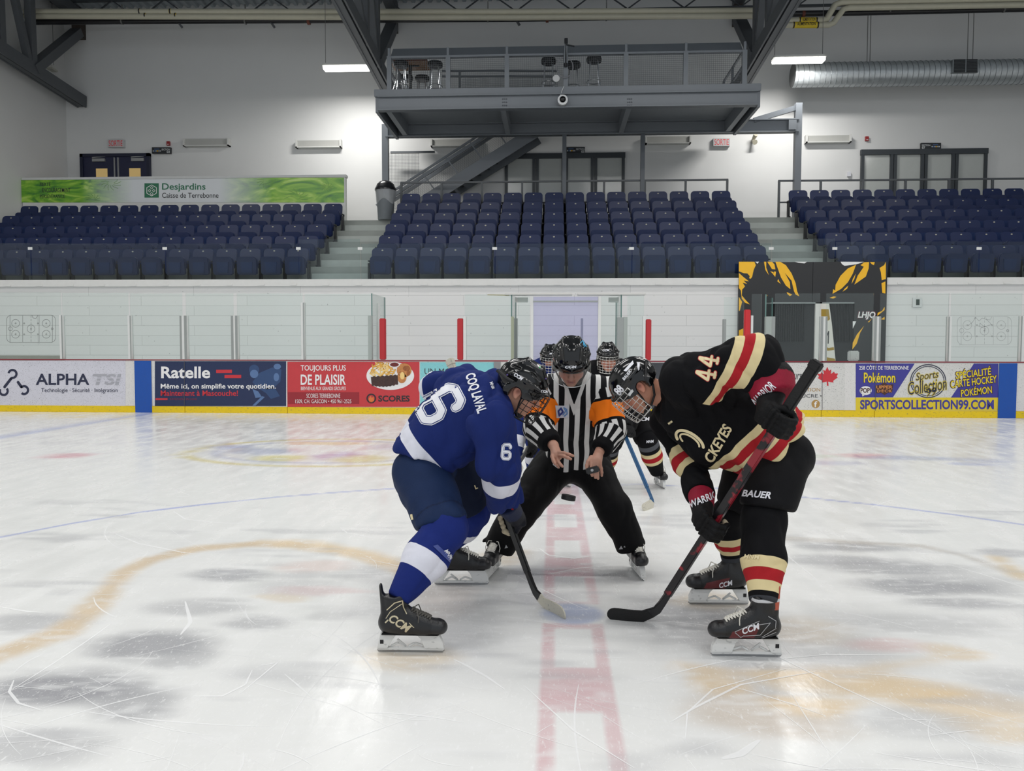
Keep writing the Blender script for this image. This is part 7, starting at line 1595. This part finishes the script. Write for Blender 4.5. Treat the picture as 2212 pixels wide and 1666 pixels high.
    for z in rows:
        for i in range(n + 1): a = math.radians(-88 + 176 * i / n); kq = 1 + .10 * (.045 - z); vs.append(Vector((.112 * kq * math.sin(a), .010 + .135 * kq * math.cos(a), z + .006 * math.cos(2 * a))))
    vm.add(vs, [(r * (n + 1) + i, r * (n + 1) + i + 1, (r + 1) * (n + 1) + i + 1, (r + 1) * (n + 1) + i) for r in range(len(rows) - 1) for i in range(n)]).xf(T)
    vm.build('visor', glass_mat('visor_clear', (.95, .96, .96), .05, .03, .03), hl, True)
    MB().tube([T @ (v * 1.002) for v in vs[-(n + 1):]], .0022, 6).build('visor_edge', M('visor_rim', '#c9cccd', .2), hl, True)
official()
# ======================================================= two players waiting behind
def back_black():
    T = T4(P(1313, 774, 7.38), frame((.05, -.97, -.22), (0, -.22, .97)))
    pel, chs, upp = P(1362, 893, 7.72), P(1335, 838, 7.55), P(1322, 808, 7.48); sR, sL = P(1283, 806, 7.45), P(1362, 812, 7.5); eR, wR = P(1318, 880, 7.32), P(1345, 918, 7.28); eL, wL = P(1375, 870, 7.4), P(1360, 925, 7.3)
    hipR, hipL = P(1338, 900, 7.7), P(1380, 905, 7.7); kR, kL = P(1316, 960, 7.5), P(1397, 948, 7.5); aR, aL = P(1306, 1022, 7.72), P(1420, 1022, 7.70)
    S = Solid(); nb = A(P(1316, 800, 7.46)); head_prims(S, T, nb); S.chain([pel, chs, upp, nb], [.11, .12, .1, .07], k=.05)
    for a, b, c_, r in ((sR, eR, wR, .05), (sL, eL, wL, .05), (hipR, kR, aR, .075), (hipL, kL, aL, .075)): S.chain([a, b, c_], [r * .85, r * .75, r * .40], k=.02)
    S.cone(upp, sR, .08, .06, k=.05).cone(upp, sL, .08, .06, k=.05)
    o, V, F = person('black-jersey player with a silver cage waiting behind the official, at his left shoulder', S, T, '#c98f78', .0, [(T.translation, .13)], .02, .0045)
    J = Solid(); J.cone(chs, P(1360, 888, 7.70), .20, .20, k=.06, flat=((0, 1, 0), .8), cap=True).cone(chs, upp, .20, .17, k=.08, flat=((0, 1, 0), .8)).cone(upp, sR, .14, .11, k=.06).cone(upp, sL, .14, .11, k=.06); J.chain([sR, eR], [.11, .09], k=.04).cone(eR, wR, .09, .07, k=.03, cap=True); J.chain([sL, eL], [.11, .09], k=.04).cone(eL, wL, .09, .07, k=.03, cap=True); J.cone(upp, nb, .1, .09, k=.04, cap=True)
    JV, JF = J.mesh(.013, disp=folds((0, 0, -1), .010, 7, 111, .4)); c = paint(len(JV), '#0d0d10'); ids = J.ids(JV); t = along(JV, chs, P(1360, 888, 7.70)); b0 = ids <= 1
    for lo, hi, h_ in ((.55, .70, '#dccb9c'), (.70, .88, '#a8232a'), (.88, 1.3, '#dccb9c')): band(c, t, lo, hi, h_, .05, ids == 0)
    setc(c, (ids == 8) & (along(JV, upp, nb) > .5), '#dccb9c'); solid_obj('jersey', JV, JF, c, CLOTH, o)
    Q = Solid(); Q.ell(P(1362, 905, 7.72), (.19, .17, .13), None, .05); Q.cone(hipR, kR, .14, .12, k=.05, cap=True).cone(hipL, kL, .14, .12, k=.05, cap=True); QV, QF = Q.mesh(.014); q_ = solid_obj('hockey_pants', QV, QF, paint(len(QV), '#0e0e11'), PANTC, o)
    q, f = ptext('CCM', 1390, 906, 27, 8, 4, .04, .2); press('lettering', q, f, bvh_of(QV, QF), PWHITE, q_)
    for kk, aa in ((kR, aR), (kL, aL)):
        X = Solid(); X.cone(kk, A(kk) + (A(aa) - A(kk)) * .5, .105, .098, k=.03).cone(A(kk) + (A(aa) - A(kk)) * .5, aa, .098, .065, k=.03, cap=True); XV, XF = X.mesh(.012); c = paint(len(XV), '#0d0d10'); t = along(XV, kk, aa)
        for lo, hi, h_ in ((.08, .20, '#54565b'), (.30, .40, '#dccb9c'), (.40, .52, '#a8232a'), (.52, .62, '#dccb9c')): band(c, t, lo, hi, h_, .035)
        so = solid_obj('sock', XV, XF, c, CLOTH, o)
        if kk is kL: q, f = ptext('MNM', 1404, 954, 16, 6, 5, .03, .2); press('lettering', q, f, bvh_of(XV, XF), PWHITE, so)
    skate(o, skate_T(1425, 1051, -80, s=1.0), 'plain'); skate(o, skate_T(1306, 1050, -98, s=1.0), 'plain')
    h, hb = helmet(o, T, [('CCM', 1309, 757, 15, 4.5, 3, .05, .2)]); cage(h, T, CAGES, .0022)
    butt, heel = P(1335, 905, 7.25), PZ(1413, 1094, .004); toe = PZ(1402, 1099, .004); sd = (butt - heel).normalized()
    st = stick('blue and black hockey stick with a white taped blade, held by the black player behind', butt, heel + Vector((0, 0, .02)), toe + Vector((-.02, -.1, 0)), M('stick_blue', '#20537f', .3, var=.3), TAPEW, .06, bh=.085)
    g = heel.lerp(butt, .82); glove(o, g, sd, wR, (.0, -1, .2), '#0e0e11', '#0e0e11', '#d0cdc4', 1, .007); g = heel.lerp(butt, .95); glove(o, g, sd, wL, (.2, -1, .2), '#0e0e11', '#0e0e11', '#d0cdc4', -1, .007)
back_black()
def back_blue():
    T = T4(P(1189, 776, 7.85), frame((.10, -.97, -.22), (0, -.22, .97)))
    pel, chs, upp = P(1192, 900, 8.1), P(1180, 838, 7.98), P(1178, 808, 7.9); sR, sL = P(1146, 806, 7.85), P(1216, 808, 7.9); eR, wR = P(1124, 880, 7.6), P(1110, 985, 7.4); eL, wL = P(1222, 870, 7.7), P(1150, 925, 7.45)
    hipR, hipL = P(1172, 905, 8.1), P(1212, 905, 8.1); kR, kL = P(1158, 960, 7.85), P(1216, 960, 7.85); aR, aL = P(1152, 1018, 8.0), P(1218, 1016, 7.85)
    S = Solid(); nb = A(P(1182, 800, 7.9)); head_prims(S, T, nb); S.chain([pel, chs, upp, nb], [.11, .12, .1, .07], k=.05)
    for a, b, c_, r in ((sR, eR, wR, .05), (sL, eL, wL, .05), (hipR, kR, aR, .075), (hipL, kL, aL, .075)): S.chain([a, b, c_], [r * .85, r * .75, r * .40], k=.02)
    S.cone(upp, sR, .08, .06, k=.05).cone(upp, sL, .08, .06, k=.05)
    o, V, F = person('blue-jersey player with a silver cage half hidden behind the official', S, T, '#c08f7a', .0, [(T.translation, .13)], .02, .0045)
    J = Solid(); J.cone(chs, P(1190, 895, 8.08), .20, .20, k=.06, flat=((0, 1, 0), .8), cap=True).cone(chs, upp, .20, .17, k=.08, flat=((0, 1, 0), .8)).cone(upp, sR, .14, .11, k=.06).cone(upp, sL, .14, .11, k=.06); J.chain([sR, eR], [.115, .10], k=.04).cone(eR, wR, .105, .08, k=.03, cap=True); J.chain([sL, eL], [.11, .09], k=.04).cone(eL, wL, .09, .07, k=.03, cap=True); J.cone(upp, nb, .1, .09, k=.04, cap=True)
    JV, JF = J.mesh(.013, disp=folds((0, 0, -1), .010, 7, 121, .4)); c = paint(len(JV), '#1a2964'); ids = J.ids(JV); t = along(JV, eR, wR); band(c, t, .62, .84, '#dcdce6', .03, ids == 5); j = solid_obj('jersey', JV, JF, c, CLOTH, o)
    q, f = ptext('MNM', 1120, 957, 13, 5, 10, .03); press('lettering', q, f, bvh_of(JV, JF), PWHITE, j)
    Q = Solid(); Q.ell(P(1192, 905, 8.1), (.19, .17, .13), None, .05); Q.cone(hipR, kR, .14, .12, k=.05, cap=True).cone(hipL, kL, .14, .12, k=.05, cap=True); QV, QF = Q.mesh(.014); solid_obj('hockey_pants', QV, QF, paint(len(QV), '#18294a'), PANTC, o)
    for kk, aa in ((kR, aR), (kL, aL)):
        X = Solid(); X.cone(kk, A(kk) + (A(aa) - A(kk)) * .5, .105, .098, k=.03).cone(A(kk) + (A(aa) - A(kk)) * .5, aa, .098, .065, k=.03, cap=True); XV, XF = X.mesh(.012); c = paint(len(XV), '#1a296c'); t = along(XV, kk, aa); band(c, t, .3, .6, '#dadae4', .03); solid_obj('sock', XV, XF, c, CLOTH, o)
    skate(o, skate_T(1220, 1048, -70, s=1.0), 'plain'); skate(o, skate_T(1154, 1048, -100, s=1.0), 'plain')
    h, hb = helmet(o, T, [('BAUER', 1193, 764, 12, 3.5, 2, .05, .2)]); cage(h, T, CAGES, .0022)
    butt, heel = P(1146, 962, 7.4), PZ(1052, 1112, .004); toe = PZ(1035, 1118, .004); sd = (butt - heel).normalized()
    stick('black and white speckled hockey stick held by the blue player behind', butt, heel + Vector((0, 0, .02)), toe + Vector((-.1, -.1, 0)), M('stick_speckled', '#3b3a3a', .5, specks=.6, var=.6, scale=60), TAPEW, .06)
    g = heel.lerp(butt, .60); glove(o, g, sd, wR, (0, -1, .2), '#c9c6bd', '#1a2340', '#d0cdc4', 1, .007); g = heel.lerp(butt, .95); glove(o, g, sd, wL, (.2, -1, .2), '#0e0e11', '#1a2340', '#d0cdc4', -1, .007)
back_blue()
# ------------------------------------------------------------------ the falling puck
q = P(1228, 1075, 4.08); pk = MB().cyl((0, 0, -.0127), (0, 0, .0127), .0381, n=32).xf(Matrix.Translation(q) @ Matrix.Rotation(math.radians(10), 4, 'Y') @ Matrix.Rotation(math.radians(-4), 4, 'X')).build('puck', M('puck_rubber', '#0e0e10', .6), smooth=True, bevel=.002)
tag(pk, 'black rubber puck in mid-air above the red line, just dropped', 'puck')
